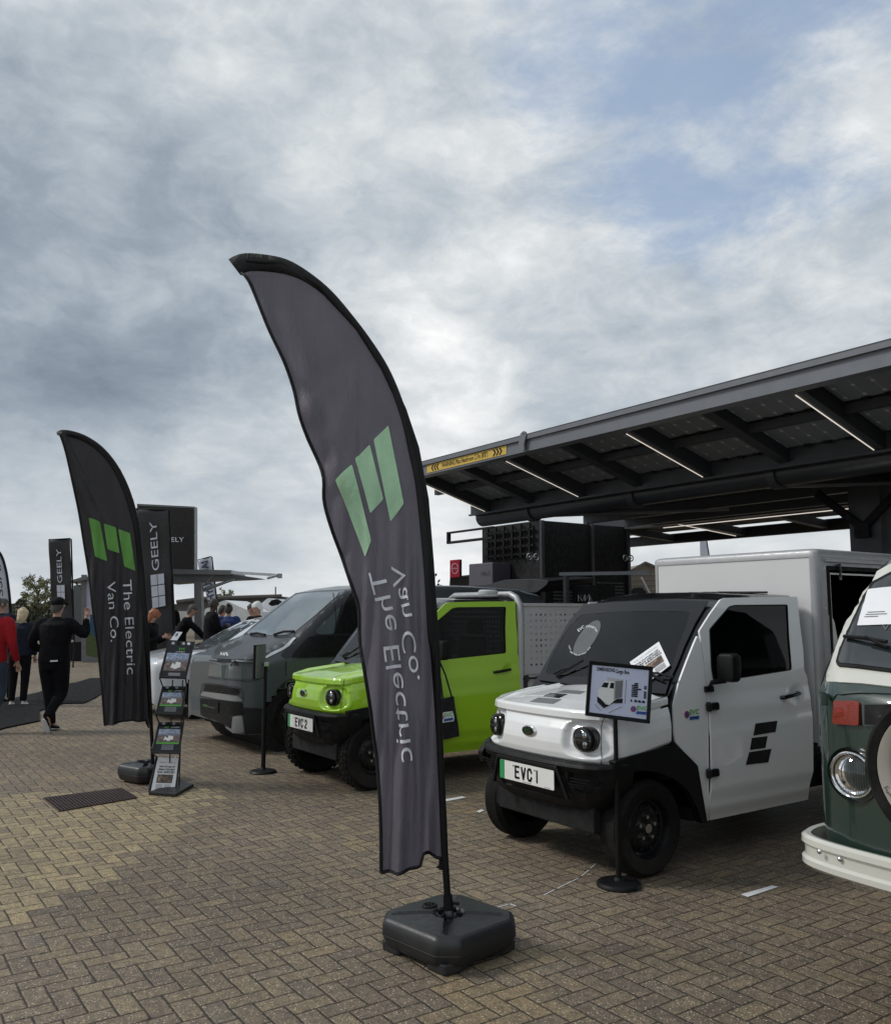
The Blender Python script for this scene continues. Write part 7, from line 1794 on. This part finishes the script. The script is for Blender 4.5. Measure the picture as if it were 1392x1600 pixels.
    if cap:
        cp = shell('cap', cap, .093, .108, .088, .022, .56); q = P(); q.grid(lambda u, v: W_(hd+hrt*((u-.5)*.15)+hfw*(.08+.08*v*math.sin(math.pi*(.2+.6*u)))+Vector((0, 0, .03-.02*v))), 8, 4); q.obj('peak', cap, cp, solid=.006)
        shell('hair', hair, .085, .101, .085, .005, .60, back=.09)
    elif hair_style == 'bald': shell('hair', hair, .084, .100, .092, .006, .54, back=.08)
    elif hair_style == 'long': shell('hair', hair, .094, .112, .105, .012, .70, off=(0, 0, 0), back=.16, wob=.25)
    elif hair_style == 'bun':
        h = shell('hair', hair, .088, .104, .098, .014, .58, back=.09); q = P(); c = hd-hfw*.09+Vector((0, 0, .09)); q.lathe([(.001, -.04), (.03, -.03), (.042, 0), (.03, .03), (.001, .04)], W_(c), (0, 0, 1), 12); q.obj('bun', hair, h, smooth=True)
    else: shell('hair', hair, .089, .106, .100, .013, .56, back=.10, wob=.12)
    for s in (-1, 1):
        c = hd+hrt*(s*.080)-hfw*.002+Vector((0, 0, -.01)); q = P(); q.lathe([(.001, -.012), (.018, -.006), (.022, .003), (.014, .01), (.001, .006)], W_(c), rt*hrt.x+fw*hrt.y, 12); q.obj('ear', skin_, bd, smooth=True)
    if face:
        q = P(); c = hd+hfw*.088+Vector((0, 0, -.012)); q.loft([[W_(c+hrt*(x*w_)+hfw*y_+Vector((0, 0, z))) for x, y_ in ((-.012, -.01), (.012, -.01), (0, d_))] for z, w_, d_ in ((.022, .6, .004), (-.005, 1.0, .018), (-.02, 1.2, .020), (-.026, .9, .004))]); q.obj('nose', skin_, bd, smooth=True)
        for s in (-1, 1):
            q = P(); c = hd+hfw*.083+hrt*(s*.030)+Vector((0, 0, .012)); q.box(W_(c), (.014*k, .014*k, .007*k)); q.obj('eye', 'hair_dark', bd, bev=.003)
        q = P(); c = hd+hfw*.082+Vector((0, 0, -.055)); q.beam(W_(c-hrt*.02), W_(c+hrt*.02), .008*k, .006*k); q.obj('mouth', 'lips', bd)
    return T, W_, J
mat('lips', (.20, .07, .06), .5)
rl_ = lambda d: d
# man in black with the cap, back to the viewer, pointing
b0 = onz(79, 1143)
T, W_, J = person('man in black cap and black clothes walking away with right arm raised, pointing', b0, 1.73, R(4), dict(
    shR=(.20, 0, 1.40), elR=(.37, .06, 1.25), wrR=(.345, .12, 1.46), fdR=(.10, .05, 1), shL=(-.20, 0, 1.40), elL=(-.29, -.04, 1.13), wrL=(-.17, .14, 1.02),
    hipR=(.10, 0, .90), knR=(.09, .06, .50), anR=(.06, -.22, .20), toR=(.065, -.17, .05), hipL=(-.10, 0, .90), knL=(-.07, .04, .50), anL=(-.02, .04, .09), toL=(-.02, .19, .035)),
    cap='cloth_black', hair='hair_grey', sole='shoe_white', stout=1.22, top='cloth_black', face=True)
q = P(); p0 = W_((.03, -.155, .90)); q.prism([p0, W_((.13, -.155, .905)), W_((.13, -.155, .925)), W_((.03, -.155, .92))], -HRZ*.004); q.obj('pocket_lettering', 'shoe_white', T)
# man in the red jumper cut by the left edge
b0 = onz(-20, 1146)
T, W_, J = person('man in red jumper and blue jeans at the left edge, seen from behind', b0, 1.74, R(2), dict(
    shR=(.20, 0, 1.40), elR=(.27, -.02, 1.13), wrR=(.29, .08, .90), knR=(.10, .06, .50), anR=(.06, -.14, .12), toR=(.09, -.02, .035)), top='cloth_red', legs='denim', shoe='cloth_navy', sole='shoe_white', hair='hair_grey', hair_style='bald', stout=1.15)
P().tube([W_((-.06, -.045, 1.47)), W_((0, -.07, 1.475)), W_((.06, -.045, 1.47))], .04, 8).obj('collar', 'cloth_navy', T, smooth=True)
b0 = onz(27, 1103)
person('blond woman in dark padded jacket and black trousers, half hidden by the red jumper', b0, 1.60, R(-10), None, top='cloth_navy', hair='hair_blond', hair_style='long', shoe='shoe_white', stout=1.12)
b0 = onz(-6, 1098)
person('man with shaved head and navy collar standing behind the red jumper', b0, 1.78, R(12), None, top='cloth_navy', hair='hair_grey', hair_style='bald', stout=1.1)
def far(label, x, ytop, d, h=1.72, yaw=0, **k):
    p = dpt(x, 957, d); ztop = dpt(x, ytop, d).z; return person(label, Vector((p.x, p.y, 0)), ztop/ .995, yaw, k.pop('pose', None), **k)
T, W_, J = far('red-haired woman in black looking down at the phone in her hand', 236, 951, 14.6, yaw=R(95), hair='hair_red', hair_style='long', pose=dict(head=(0, .06, 1.62), crown=(0, .055, 1.69), elR=(.22, .02, 1.15), wrR=(.12, .30, 1.22), elL=(-.22, .0, 1.13), wrL=(-.1, .28, 1.20)))
q = P(); q.box(W_((.09, .40, 1.27)), (.10, .04, .012)); q = q.obj('phone', 'ink', None); tag(q, 'small phone held by the red-haired woman', 'phone')
T, W_, J = far('man in black leaning forward under the awning with one arm stretched down', 281, 942, 17.5, yaw=R(75), hair='hair_grey', pose=dict(chest=(0, .10, 1.28), neck0=(0, .17, 1.42), neck=(0, .20, 1.48), chin=(0, .24, 1.53), head=(0, .25, 1.60), crown=(0, .25, 1.67), shR=(.17, .14, 1.38), elR=(.22, .36, 1.20), wrR=(.2, .52, 1.02), shL=(-.17, .14, 1.38), elL=(-.2, .34, 1.18), wrL=(-.18, .50, 1.0)), stout=1.15)
far('tall man in black standing beside the grey awning post', 331, 934.5, 17.0, yaw=R(60), hair='hair_dark', skin_='skin_dark', hair_style='bald', pose=dict(elR=(.20, .10, 1.15), wrR=(.08, .26, 1.2)), stout=1.15)
far('person in a red top behind the tall man in black', 346, 946, 19.0, yaw=R(40), top='cloth_red')
far('person with dark hair bun and blue jacket, back turned, by the marquee', 357, 944, 18.0, yaw=R(-8), top='cloth_blue', hair_style='bun', stout=1.15)
far('white-haired bearded man with glasses looking left over the white car', 404, 940, 16.0, yaw=R(-100), hair='hair_white', hair_style='short', top='cloth_black', pose=dict(elL=(-.22, .05, 1.15), wrL=(-.15, .32, 1.20)))
far('dark-haired man just behind the white-haired man', 396, 943, 17.2, yaw=R(-80), top='cloth_black')
far('person in dark clothes half hidden behind the tall black banner', 262, 935, 20.5, yaw=R(180), top='cloth_black')
